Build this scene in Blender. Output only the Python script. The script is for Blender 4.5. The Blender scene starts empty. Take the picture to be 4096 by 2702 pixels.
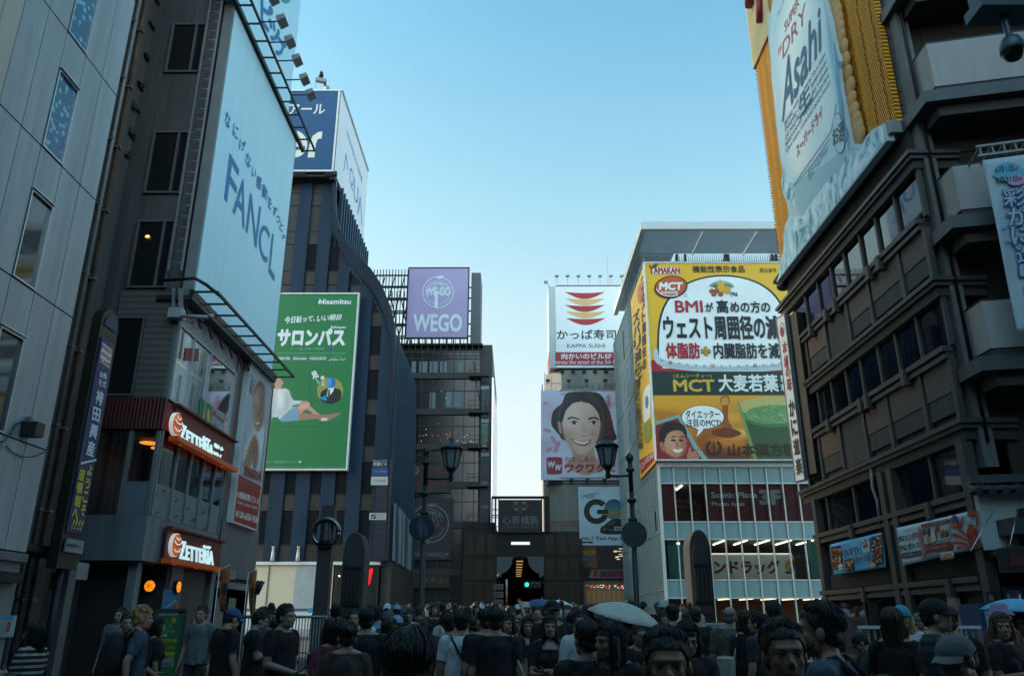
import bpy,bmesh,math,random
import numpy as np
from mathutils import Vector,Matrix,noise
from mathutils.geometry import tessellate_polygon
R=math.radians
rnd=random.Random(7)
SC=bpy.context.scene
COL=SC.collection
# ------------------------------------------------------------------ camera, sky, sun, exposure
F,CH,TH,YW=3186.,1.55,R(19.6),R(.216)
cam=bpy.data.objects.new('camera',bpy.data.cameras.new('camera'))
COL.objects.link(cam)
cam.location=(0,0,CH)
cam.rotation_euler=(R(90)+TH,0,YW)
cam.data.sensor_width=36
cam.data.lens=F/4096*36
cam.data.clip_start=.05
cam.data.clip_end=5000
SC.camera=cam
SUN_EL,SUN_AZ=R(28),R(-86)
SOUTH=(3.15,3.1,3.0)
wd=bpy.data.worlds.new('World'); SC.world=wd; wd.use_nodes=True
nt=wd.node_tree; bg=nt.nodes['Background']
sky=nt.nodes.new('ShaderNodeTexSky'); sky.sky_type='NISHITA'; sky.sun_disc=False
sky.sun_elevation=SUN_EL; sky.sun_rotation=SUN_AZ
sky.air_density=1.0; sky.dust_density=3.0; sky.ozone_density=3.0; sky.altitude=0
# summer haze: whiter towards the horizon, and an added brightness boost over the unseen half of the sky behind the camera
NW_,LW_=nt.nodes.new,nt.links.new
tcw=NW_('ShaderNodeTexCoord'); sxyz=NW_('ShaderNodeSeparateXYZ'); LW_(tcw.outputs['Generated'],sxyz.inputs[0])
hz=NW_('ShaderNodeValToRGB'); LW_(sxyz.outputs[2],hz.inputs[0])
TN=(1.,1.,1.)
HZ=((0,(.75,.84,1.0)),(.03,(.66,.73,.84)),(.093,(.40,.345,.325)),(.173,(.45,.35,.262)),(.255,(.50,.395,.27)),(.375,(.47,.435,.295)),(.488,(.38,.44,.315)),(.666,(.25,.395,.33)))
el=hz.color_ramp.elements
el[0].position=HZ[0][0]; el[0].color=tuple(a*k for a,k in zip(HZ[0][1],TN))+(1,); el[1].position=HZ[-1][0]; el[1].color=tuple(a*k for a,k in zip(HZ[-1][1],TN))+(1,)
for p_,c_ in HZ[1:-1]:e_=el.new(p_); e_.color=tuple(a*k for a,k in zip(c_,TN))+(1,)
tint=NW_('ShaderNodeMix'); tint.data_type='RGBA'; tint.blend_type='MULTIPLY'; tint.inputs[0].default_value=1
LW_(sky.outputs[0],tint.inputs[6]); LW_(hz.outputs[0],tint.inputs[7])
south=NW_('ShaderNodeMapRange'); south.interpolation_type='SMOOTHSTEP'; LW_(sxyz.outputs[1],south.inputs[0])
south.inputs[1].default_value=-.15; south.inputs[2].default_value=-.85
south_boost=NW_('ShaderNodeMix'); south_boost.data_type='RGBA'; LW_(south.outputs[0],south_boost.inputs[0])
south_boost.inputs[6].default_value=(1,1,1,1); south_boost.inputs[7].default_value=SOUTH+(1,)
m2_=NW_('ShaderNodeMix'); m2_.data_type='RGBA'; m2_.blend_type='MULTIPLY'; m2_.inputs[0].default_value=1
LW_(tint.outputs[2],m2_.inputs[6]); LW_(south_boost.outputs[2],m2_.inputs[7])
gain=NW_('ShaderNodeVectorMath'); gain.operation='SCALE'; LW_(m2_.outputs[2],gain.inputs[0]); east=NW_('ShaderNodeMath'); east.operation='MULTIPLY_ADD'; LW_(sxyz.outputs[0],east.inputs[0]); east.inputs[1].default_value=1.1; east.inputs[2].default_value=4.; LW_(east.outputs[0],gain.inputs['Scale'])
LW_(gain.outputs[0],bg.inputs[0])
bg.inputs[1].default_value=.15
sun=bpy.data.objects.new('sun',bpy.data.lights.new('sun','SUN')); COL.objects.link(sun)
sun.data.energy=2.5; sun.data.angle=R(.5); sun.data.color=(1,.93,.82)
sd=Vector((math.sin(SUN_AZ)*math.cos(SUN_EL),math.cos(SUN_AZ)*math.cos(SUN_EL),math.sin(SUN_EL)))
sun.rotation_euler=sd.to_track_quat('Z','Y').to_euler()
vs=SC.view_settings
vs.view_transform='Standard'; vs.look='None'; vs.exposure=.8; vs.gamma=1
SC.cycles.use_denoising=True
SC.cycles.max_bounces=8; SC.cycles.transparent_max_bounces=12
# ------------------------------------------------------------------ reading the photograph: sight lines met with real planes
VW={'A':(0,0,1.5677),'B':(0,1000,1.7418),'C':(0,1800,1.7382),'D':(950,200,1.3064),'E':(950,1300,1.3064),'F':(1800,1900,1.9556),'G':(2100,1000,1.568),'H':(2450,850,1.493),'I':(2450,1800,1.738),'J':(2950,0,1.3063),'K':(3000,1100,1.5684),'L':(3200,1900,1.9554),'M':(1100,1150,3.135),'N':(1600,1350,2.6125),'O':(3496,1000,2.6133),'Q':(3496,1900,2.6133),'S':(3296,0,2.24),'0':(0,0,1),'1':(0,2300,2.9713),'2':(700,2300,2.9713),'3':(1400,2300,2.9713),'4':(2000,2300,2.9713),'5':(2700,2300,2.9713),'6':(3296,2300,2.9713)}
EYE=Vector((0,0,CH))
def ray(c,x,y):
 o=VW[c]; a=(o[0]+x/o[2]-2048)/F; b=(1351-o[1]-y/o[2])/F
 d=Vector((a,math.cos(TH)-b*math.sin(TH),math.sin(TH)+b*math.cos(TH)))
 return Vector((d.x*math.cos(YW)-d.y*math.sin(YW),d.x*math.sin(YW)+d.y*math.cos(YW),d.z))
class PL:
 """a vertical plane of the street: a point, the normal towards the viewer, U = rightwards as seen, V = up"""
 def __init__(s,p0,n):
  s.p=Vector(p0); s.n=Vector(n).normalized(); s.v=Vector((0,0,1)); s.u=s.v.cross(s.n)
 def at(s,c,x,y,off=0.):
  d=ray(c,x,y); t=(s.p+s.n*off-EYE).dot(s.n)/d.dot(s.n); return EYE+d*t
 def uv(s,c,x,y):
  q=s.at(c,x,y)-s.p; return q.dot(s.u),q.dot(s.v)
 def pt(s,u,v,off=0.):return s.p+s.u*u+s.v*v+s.n*off
def PX(X):return PL((X,0,0),(1 if X<0 else-1,0,0))
def PY(Y):return PL((0,Y,0),(0,-1,0))
# ------------------------------------------------------------------ materials
_m={}
EMK=.42
def hx(s):
 s=s.lstrip('#'); o=[]
 for i in(0,2,4):
  c=int(s[i:i+2],16)/255; o.append(c/12.92 if c<=.04045 else((c+.055)/1.055)**2.4)
 return tuple(o)
def newmat(name):
 m=bpy.data.materials.new(name); m.use_nodes=True
 return m,m.node_tree,m.node_tree.nodes['Principled BSDF']
def mat(name,col,rough=.6,metal=0.,var=.12,scale=2.,bump=0.,bscale=None,stretch=(1,1,1),spec=.5,streak=0.):
 """painted / stone / metal surface: base colour with slow procedural mottling and fine bump"""
 if name in _m:return _m[name]
 if isinstance(col,str):col=hx(col)
 m,t,p=newmat(name); N=t.nodes.new; L=t.links.new
 p.inputs['Roughness'].default_value=rough; p.inputs['Metallic'].default_value=metal
 p.inputs['Specular IOR Level'].default_value=spec
 tc=N('ShaderNodeTexCoord'); mp=N('ShaderNodeMapping'); mp.inputs['Scale'].default_value=stretch
 L(tc.outputs['Object'],mp.inputs[0])
 n=N('ShaderNodeTexNoise'); n.inputs['Scale'].default_value=scale; n.inputs['Detail'].default_value=5
 L(mp.outputs[0],n.inputs[0])
 r=N('ShaderNodeValToRGB'); r.color_ramp.elements[0].position=.3; r.color_ramp.elements[1].position=.72
 r.color_ramp.elements[0].color=tuple(c*(1-var)for c in col)+(1,)
 r.color_ramp.elements[1].color=tuple(min(1,c*(1+var))for c in col)+(1,)
 L(n.outputs[0],r.inputs[0]); L(r.outputs[0],p.inputs['Base Color'])
 if streak:
  m3=N('ShaderNodeMapping'); m3.inputs['Scale'].default_value=(2.6,2.6,.16); L(tc.outputs['Object'],m3.inputs[0]); n3=N('ShaderNodeTexNoise'); n3.inputs['Scale'].default_value=1.; n3.inputs['Detail'].default_value=7; n3.inputs['Roughness'].default_value=.65; L(m3.outputs[0],n3.inputs[0])
  r3=N('ShaderNodeValToRGB'); r3.color_ramp.elements[0].position=.36; r3.color_ramp.elements[1].position=.58; r3.color_ramp.elements[0].color=(1-streak,)*3+(1,); r3.color_ramp.elements[1].color=(1,1,1,1); L(n3.outputs[0],r3.inputs[0])
  x3=N('ShaderNodeMix'); x3.data_type='RGBA'; x3.blend_type='MULTIPLY'; x3.inputs[0].default_value=1; L(r.outputs[0],x3.inputs[6]); L(r3.outputs[0],x3.inputs[7]); L(x3.outputs[2],p.inputs['Base Color'])
 if bump:
  n2=N('ShaderNodeTexNoise'); n2.inputs['Scale'].default_value=bscale or scale*12; n2.inputs['Detail'].default_value=3
  L(mp.outputs[0],n2.inputs[0]); b=N('ShaderNodeBump'); b.inputs['Strength'].default_value=bump; b.inputs['Distance'].default_value=.02
  L(n2.outputs[0],b.inputs['Height']); L(b.outputs[0],p.inputs['Normal'])
 _m[name]=m; return m
def pr(col):
 """printed sheet of one ink"""
 k='ink_'+(col if isinstance(col,str)else '_'.join('%.3f'%c for c in col))
 return mat(k,col,.5,0,.05,.7)
def emit(name,col,st,base=None):
 if name in _m:return _m[name]
 if isinstance(col,str):col=hx(col)
 m,t,p=newmat(name); p.inputs['Base Color'].default_value=tuple(base or col)+(1,); st*=EMK
 p.inputs['Emission Color'].default_value=tuple(col)+(1,); p.inputs['Emission Strength'].default_value=st
 p.inputs['Roughness'].default_value=.4
 _m[name]=m; return m
def bands(name,c1,c2,scale,axis='Z',rough=.6,bump=.4,dist=0.,prof='SIN',metal=0.,pos=(.4,.6)):
 """two tone ribbing (siding, blinds, corrugation) running across one object axis"""
 if name in _m:return _m[name]
 c1=hx(c1)if isinstance(c1,str)else c1; c2=hx(c2)if isinstance(c2,str)else c2
 m,t,p=newmat(name); N=t.nodes.new; L=t.links.new
 tc=N('ShaderNodeTexCoord'); w=N('ShaderNodeTexWave'); w.bands_direction=axis; w.wave_profile=prof
 w.inputs['Scale'].default_value=scale; w.inputs['Distortion'].default_value=dist; w.inputs['Detail'].default_value=0
 L(tc.outputs['Object'],w.inputs[0])
 r=N('ShaderNodeValToRGB'); r.color_ramp.elements[0].position,r.color_ramp.elements[1].position=pos
 r.color_ramp.elements[0].color=tuple(c1)+(1,); r.color_ramp.elements[1].color=tuple(c2)+(1,)
 L(w.outputs[0],r.inputs[0])
 n=N('ShaderNodeTexNoise'); n.inputs['Scale'].default_value=1.3; n.inputs['Detail'].default_value=5; L(tc.outputs['Object'],n.inputs[0])
 mx=N('ShaderNodeMix'); mx.data_type='RGBA'; mx.blend_type='MULTIPLY'; mx.inputs[0].default_value=.35
 L(r.outputs[0],mx.inputs[6]); L(n.outputs[1],mx.inputs[7]); L(mx.outputs[2],p.inputs['Base Color'])
 b=N('ShaderNodeBump'); b.inputs['Strength'].default_value=bump; b.inputs['Distance'].default_value=.02
 L(w.outputs[0],b.inputs['Height']); L(b.outputs[0],p.inputs['Normal'])
 p.inputs['Roughness'].default_value=rough; p.inputs['Metallic'].default_value=metal
 _m[name]=m; return m
def bricks(name,c1,c2,mortar,bw,bh,rot=(0,0,0),rough=.7,bump=.5,off=.5,ms=.02):
 if name in _m:return _m[name]
 m,t,p=newmat(name); N=t.nodes.new; L=t.links.new
 tc=N('ShaderNodeTexCoord'); mp=N('ShaderNodeMapping'); mp.inputs['Rotation'].default_value=rot
 b=N('ShaderNodeTexBrick'); L(tc.outputs['Object'],mp.inputs[0]); L(mp.outputs[0],b.inputs[0])
 for i,c in((1,c1),(2,c2),(3,mortar)):
  b.inputs[i].default_value=tuple(hx(c)if isinstance(c,str)else c)+(1,)
 b.inputs['Scale'].default_value=1; b.inputs['Brick Width'].default_value=bw; b.inputs['Row Height'].default_value=bh
 b.inputs['Mortar Size'].default_value=ms*bh*3; b.offset=off
 n=N('ShaderNodeTexNoise'); n.inputs['Scale'].default_value=.9; n.inputs['Detail'].default_value=6; L(tc.outputs['Object'],n.inputs[0])
 mx=N('ShaderNodeMix'); mx.data_type='RGBA'; mx.blend_type='MULTIPLY'; mx.inputs[0].default_value=.4
 L(b.outputs[0],mx.inputs[6]); L(n.outputs[1],mx.inputs[7]); L(mx.outputs[2],p.inputs['Base Color'])
 bp=N('ShaderNodeBump'); bp.invert=True; bp.inputs['Strength'].default_value=bump; bp.inputs['Distance'].default_value=.02
 L(b.outputs[1],bp.inputs['Height']); L(bp.outputs[0],p.inputs['Normal']); p.inputs['Roughness'].default_value=rough
 _m[name]=m; return m
def glass_clear(name,tint=(.8,.9,.95),refl=.10):
 """shop window: you look through it, and it mirrors the sky"""
 if name in _m:return _m[name]
 m,t,p=newmat(name); N=t.nodes.new; L=t.links.new; t.nodes.remove(p)
 o=t.nodes['Material Output']; tr=N('ShaderNodeBsdfTransparent'); tr.inputs[0].default_value=tuple(tint)+(1,)
 g=N('ShaderNodeBsdfGlossy'); g.inputs['Roughness'].default_value=.03; g.inputs[0].default_value=(.9,.95,1,1)
 lw=N('ShaderNodeFresnel'); lw.inputs[0].default_value=1.55
 ad=N('ShaderNodeMath'); ad.operation='ADD'; ad.inputs[1].default_value=refl; L(lw.outputs[0],ad.inputs[0])
 mx=N('ShaderNodeMixShader'); L(ad.outputs[0],mx.inputs[0]); L(tr.outputs[0],mx.inputs[1]); L(g.outputs[0],mx.inputs[2])
 L(mx.outputs[0],o.inputs[0]); _m[name]=m; return m
def glass_dark(name,col=(.012,.015,.02),rough=.05,metal=0.,spec=.7,wob=.02):
 """window pane over an unlit room: dark body, mirror gloss, panes not perfectly flat"""
 if name in _m:return _m[name]
 m,t,p=newmat(name); N=t.nodes.new; L=t.links.new
 p.inputs['Base Color'].default_value=tuple(col)+(1,); p.inputs['Roughness'].default_value=rough
 p.inputs['Metallic'].default_value=metal; p.inputs['Specular IOR Level'].default_value=spec
 tc=N('ShaderNodeTexCoord'); n=N('ShaderNodeTexNoise'); n.inputs['Scale'].default_value=.8; L(tc.outputs['Object'],n.inputs[0])
 b=N('ShaderNodeBump'); b.inputs['Strength'].default_value=wob; L(n.outputs[0],b.inputs['Height']); L(b.outputs[0],p.inputs['Normal'])
 _m[name]=m; return m
 # ------------------------------------------------------------------ mesh building
 # parts one could count are separate objects: each disjoint piece of a mesh of these names becomes its own part
EACH=set('column render_panel tile_panel entry post lattice_panel pier corner_post spandrel rung pale_blind raised_character upright stile canopy_rib mullion'.split())
class MB:
 def __init__(s):s.v=[]; s.f=[]; s.fm=[]; s.sm=[]; s.mats=[]
 def mi(s,m):
  if m not in s.mats:s.mats.append(m)
  return s.mats.index(m)
 def add(s,vs,fs,m,smooth=False):
  b=len(s.v); s.v+=[tuple(v)for v in vs]; k=s.mi(m)
  for f in fs:s.f.append(tuple(b+i for i in f)); s.fm.append(k); s.sm.append(smooth)
  return s
 def poly(s,pts,m):return s.add(pts,[tuple(range(len(pts)))],m)
 def box(s,x0,x1,y0,y1,z0,z1,m):
  x0,x1=min(x0,x1),max(x0,x1); y0,y1=min(y0,y1),max(y0,y1)
  return s.add([(x0,y0,z0),(x1,y0,z0),(x1,y1,z0),(x0,y1,z0),(x0,y0,z1),(x1,y0,z1),(x1,y1,z1),(x0,y1,z1)],[(0,3,2,1),(4,5,6,7),(0,1,5,4),(1,2,6,5),(2,3,7,6),(3,0,4,7)],m)
 def prism(s,pts,vec,m):
  n=len(pts); vec=Vector(vec); a=[Vector(p)for p in pts]
  return s.add(a+[p+vec for p in a],[tuple(range(n)),tuple(range(2*n-1,n-1,-1))]+[(i,i+n,(i+1)%n+n,(i+1)%n)for i in range(n)],m)
 def pbox(s,pl,u0,u1,v0,v1,d0,d1,m):
  """box on a wall plane: u, v in the plane, d out of it"""
  return s.prism([pl.pt(u0,v0,d0),pl.pt(u1,v0,d0),pl.pt(u1,v1,d0),pl.pt(u0,v1,d0)],pl.n*(d1-d0),m)
 def bar(s,p,q,w,h,m,up=(0,0,1)):
  p=Vector(p); q=Vector(q); d=(q-p).normalized(); up=Vector(up)
  if abs(d.dot(up))>.99:up=Vector((0,1,0))
  a=d.cross(up).normalized()*w/2; b=a.cross(d).normalized()*h/2
  return s.prism([p-a-b,p+a-b,p+a+b,p-a+b],q-p,m)
 def tube(s,pts,r,m,n=8,sx=1.):
  pts=[Vector(p)for p in pts]; k=len(pts); rs=r if isinstance(r,(list,tuple))else[r]*k
  vs=[]; prev=None
  for i,p in enumerate(pts):
   d=(pts[min(i+1,k-1)]-pts[max(i-1,0)]).normalized()
   if prev is None:
    up=Vector((0,0,1))if abs(d.z)<.9 else Vector((1,0,0)); a=d.cross(up).normalized()
   else:a=(prev-d*prev.dot(d)).normalized()
   prev=a; b=d.cross(a)
   for j in range(n):
    t=2*math.pi*j/n; vs.append(p+a*(math.cos(t)*rs[i]*sx)+b*(math.sin(t)*rs[i]))
  fs=[(i*n+j,i*n+(j+1)%n,(i+1)*n+(j+1)%n,(i+1)*n+j)for i in range(k-1)for j in range(n)]
  s.add(vs,fs,m,True); b0=len(s.v)-len(vs); km=s.mi(m)
  for c in(tuple(range(n-1,-1,-1)),tuple((k-1)*n+j for j in range(n))):
   s.f.append(tuple(b0+i for i in c)); s.fm.append(km); s.sm.append(False)
  return s
 def ell(s,c,r,m,nu=16,nv=10,rot=None,v0=0.,v1=1.):
  c=Vector(c); vs=[]; r=(r,r,r)if isinstance(r,(int,float))else r
  for j in range(nv+1):
   t=math.pi*(v0+(v1-v0)*j/nv)
   for i in range(nu):
    a=2*math.pi*i/nu
    p=Vector((r[0]*math.sin(t)*math.cos(a),r[1]*math.sin(t)*math.sin(a),r[2]*math.cos(t)))
    vs.append(c+(rot@p if rot else p))
  fs=[(j*nu+i,(j+1)*nu+i,(j+1)*nu+(i+1)%nu,j*nu+(i+1)%nu)for j in range(nv)for i in range(nu)]
  return s.add(vs,fs,m,True)
 def lathe(s,prof,c,m,n=20,smooth=True,axis=None):
  c=Vector(c); vs=[]; q=Vector(axis).to_track_quat('Z','Y')if axis else None
  for r,z in prof:
   for i in range(n):
    a=2*math.pi*i/n; p=Vector((r*math.cos(a),r*math.sin(a),z)); vs.append(c+(q@p if q else p))
  k=len(prof)
  fs=[(j*n+i,j*n+(i+1)%n,(j+1)*n+(i+1)%n,(j+1)*n+i)for j in range(k-1)for i in range(n)]
  fs+=[tuple(range(n-1,-1,-1)),tuple((k-1)*n+i for i in range(n))]
  return s.add(vs,fs,m,smooth)
 def islands(s):
  r=list(range(len(s.v)))
  def find(i):
   while r[i]!=i:r[i]=r[r[i]]; i=r[i]
   return i
  for f in s.f:
   for j in f[1:]:r[find(j)]=find(f[0])
  g={}
  for k,f in enumerate(s.f):g.setdefault(find(f[0]),[]).append(k)
  out=[]
  for ks in g.values():
   b=MB(); mp={}
   for k in ks:
    for i in s.f[k]:
     if i not in mp:mp[i]=len(b.v); b.v.append(s.v[i])
    b.f.append(tuple(mp[i]for i in s.f[k])); b.fm.append(b.mi(s.mats[s.fm[k]])); b.sm.append(s.sm[k])
   out.append(b)
  return out
 def build(s,name,parent=None,label=None,bevel=0.):
  if not s.v:return None
  if name in EACH and parent is not None:
   g=s.islands()
   if 1<len(g)<=100:return[b.build1(name,parent,label,bevel)for b in g][0]
  return s.build1(name,parent,label,bevel)
 def build1(s,name,parent=None,label=None,bevel=0.):
  me=bpy.data.meshes.new(name); v=np.array(s.v,dtype=float)
  if parent is not None:org=Vector(parent.get('_org',(0,0,0)))
  else:org=Vector(((v[:,0].min()+v[:,0].max())/2,(v[:,1].min()+v[:,1].max())/2,v[:,2].min()))
  me.from_pydata([tuple(x)for x in(v-np.array(org))],[],s.f)
  for m in s.mats:me.materials.append(m)
  me.polygons.foreach_set('material_index',s.fm); me.polygons.foreach_set('use_smooth',s.sm); me.update()
  o=bpy.data.objects.new(name,me); COL.objects.link(o); ORG[o.name]=org
  if parent is not None:o.parent=parent
  else:o.location=org
  o['_org']=tuple(org)
  if label:o['label']=label
  if bevel:
   b=o.modifiers.new('bevel','BEVEL'); b.width=bevel; b.segments=2; b.limit_method='ANGLE'
  return o
ORG={}
def thing(name,label,cat,loc=(0,0,0),group=None):
 o=bpy.data.objects.new(name,None); COL.objects.link(o); o.location=loc; o['_org']=tuple(loc)
 o.empty_display_size=.2; o['label']=label; o['category']=cat
 if group:o['group']=group
 return o
def tag(o,label,cat,group=None):
 o['label']=label; o['category']=cat
 if group:o['group']=group
 return o
def struct(o,kind='structure'):o['kind']=kind; return o
def copy_tree(o,loc,label=None,parent=None):
 c=o.copy(); COL.objects.link(c); c.parent=parent
 if parent is None:c.location=loc; c['_org']=tuple(loc)
 if label:c['label']=label
 for ch in o.children:copy_tree(ch,None,None,c)
 return c
 # ------------------------------------------------------------------ lettering and printed boards
_tx={}
def text2d(s,bold=0.,shear=0.,vert=False,space=1.):
 k=(s,bold,shear,vert,space)
 if k in _tx:return _tx[k]
 cu=bpy.data.curves.new('t','FONT'); cu.body='\n'.join(s)if vert else s
 cu.align_x='CENTER'; cu.offset=bold; cu.shear=shear; cu.space_character=space; cu.space_line=.95 if vert else 1.; cu.resolution_u=3
 o=bpy.data.objects.new('t',cu); COL.objects.link(o); dg=bpy.context.evaluated_depsgraph_get()
 me=bpy.data.meshes.new_from_object(o.evaluated_get(dg))
 v=np.array([(p.co.x,p.co.y)for p in me.vertices]); f=[tuple(p.vertices)for p in me.polygons]
 bpy.data.objects.remove(o); bpy.data.curves.remove(cu); bpy.data.meshes.remove(me)
 if len(v)==0:v=np.zeros((1,2)); f=[]
 lo=v.min(0); sp=np.maximum(v.max(0)-lo,1e-6); _tx[k]=((v-lo)/sp,f,sp); return _tx[k]
class Board:
 """flat artwork on a wall plane; coordinates are read off the photograph, layers stand a few millimetres apart"""
 def __init__(s,root,pl,off=.02,step=.004):
  s.root,s.pl,s.off,s.step=root,pl,off,step; s.art=MB(); s.lets=[]; s.top=0
 def d(s,layer):s.top+=.0002; return s.off+s.step*layer+s.top
 def poly(s,c,pts,col,layer=1):
  m=pr(col)if not hasattr(col,'node_tree')else col
  d=s.d(layer); s.art.poly([s.pl.at(c,x,y)+s.pl.n*d for x,y in pts],m); return s
 def rect(s,c,x0,y0,x1,y1,col,layer=1):
  u0,v1=s.pl.uv(c,x0,y0); u1,v0=s.pl.uv(c,x1,y1); m=pr(col)if not hasattr(col,'node_tree')else col
  d=s.d(layer); s.art.poly([s.pl.pt(u,v,d)for u,v in((u0,v0),(u1,v0),(u1,v1),(u0,v1))],m); return s
 def spl(s,c,pts,col,layer=1,k=5):
  n=len(pts); out=[]
  for i in range(n):
   p0,p1,p2,p3=(np.array(pts[(i+j-1)%n],float)for j in range(4))
   for q in range(k):
    t=q/k; out.append(tuple(.5*((2*p1)+(-p0+p2)*t+(2*p0-5*p1+4*p2-p3)*t*t+(-p0+3*p1-3*p2+p3)*t**3)))
  return s.poly(c,out,col,layer)
 def ell(s,c,cx,cy,rx,ry,col,layer=1,rot=0.,n=28):
  a=R(rot); P=[]
  for i in range(n):
   t=2*math.pi*i/n; x=rx*math.cos(t); y=ry*math.sin(t)
   P.append((cx+x*math.cos(a)-y*math.sin(a),cy+x*math.sin(a)+y*math.cos(a)))
  return s.poly(c,P,col,layer)
 def ring(s,c,cx,cy,rx,ry,w,col,layer=1,a0=0.,a1=360.,n=40):
  m=pr(col)if not hasattr(col,'node_tree')else col; P=[]; d=s.d(layer)
  for i in range(n+1):
   t=R(a0+(a1-a0)*i/n)
   P.append([s.pl.at(c,cx+(rx+k)*math.cos(t),cy+(ry+k)*math.sin(t))+s.pl.n*d for k in(-w/2,w/2)])
  s.art.add([p for q in P for p in q],[(2*i,2*i+1,2*i+3,2*i+2)for i in range(n)],m); return s
 def line(s,c,x0,y0,x1,y1,w,col,layer=1):
  L=math.hypot(x1-x0,y1-y0); nx,ny=-(y1-y0)/L*w/2,(x1-x0)/L*w/2
  return s.poly(c,[(x0+nx,y0+ny),(x1+nx,y1+ny),(x1-nx,y1-ny),(x0-nx,y0-ny)],col,layer)
 def text(s,t,c,x0,y0,x1,y1,col,layer=3,bold=.0,shear=0.,vert=False,space=1.,ex=0.,quad=None):
  """lettering filling the box from (x0, y0) top-left to (x1, y1) bottom-right; quad: four corners TL TR BR BL"""
  heavy=bold if bold>0 and not ex else 0; h7=heavy*.7
  let=MB(); s.lets.append(let); v,f,sp=text2d(t,0. if heavy else bold,shear,vert,space); m=pr(col)if not hasattr(col,'node_tree')else col
  if quad:
   q=[s.pl.uv(c,*p)for p in quad]; q=[np.array(p)for p in q]
   uv=[(q[3]*(1-a)+q[2]*a)*(1-b)+(q[0]*(1-a)+q[1]*a)*b for a,b in v]
  else:
   u0,v1=s.pl.uv(c,x0,y0); u1,v0=s.pl.uv(c,x1,y1)
   uv=[(u0+(u1-u0)*a,v0+(v1-v0)*b)for a,b in v]
  d=s.d(layer); pts=[s.pl.pt(a,b,d)for a,b in uv]
  if ex:
   k=len(pts); fs=list(f); cnt={}
   for q in f:
    for i in range(len(q)):
     e=(q[i],q[(i+1)%len(q)]); cnt[tuple(sorted(e))]=cnt.get(tuple(sorted(e)),0)+1
   fs2=[tuple(i+k for i in q)for q in f]
   sd_=[(e[0],e[1],e[1]+k,e[0]+k)for e,n in cnt.items()if n==1]
   let.add(pts+[p+s.pl.n*ex for p in pts],fs+fs2+sd_,m)
  elif heavy:
   for k,(dx,dy)in enumerate(((0,0),(heavy,0),(-heavy,0),(0,heavy),(0,-heavy))+(((h7,h7),(-h7,h7),(h7,-h7),(-h7,-h7))if heavy>.028 else())):
    if quad:mv=(q[1]-q[0])*(dx/sp[0])+(q[0]-q[3])*(dy/sp[1])
    else:mv=((u1-u0)*dx/sp[0],(v1-v0)*dy/sp[1])
    let.add([p+s.pl.u*mv[0]+s.pl.v*mv[1]+s.pl.n*(.0004*k)for p in pts],f,m)
  else:let.add(pts,f,m)
  return s
 def paint(s,c,x0,y0,x1,y1,nx,base):return Paint(s,c,x0,y0,x1,y1,nx,base)
 def done(s,art='printed_design',let='lettering'):
  s.art.build(art,s.root)
  for b in s.lets:b.build(let,s.root)
  return s
def photo_ink():
 if 'photo_print' in _m:return _m['photo_print']
 m,t,p=newmat('photo_print'); a=t.nodes.new('ShaderNodeAttribute'); a.attribute_name='print'
 t.links.new(a.outputs['Color'],p.inputs['Base Color']); p.inputs['Roughness'].default_value=.48; _m['photo_print']=m; return m
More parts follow.
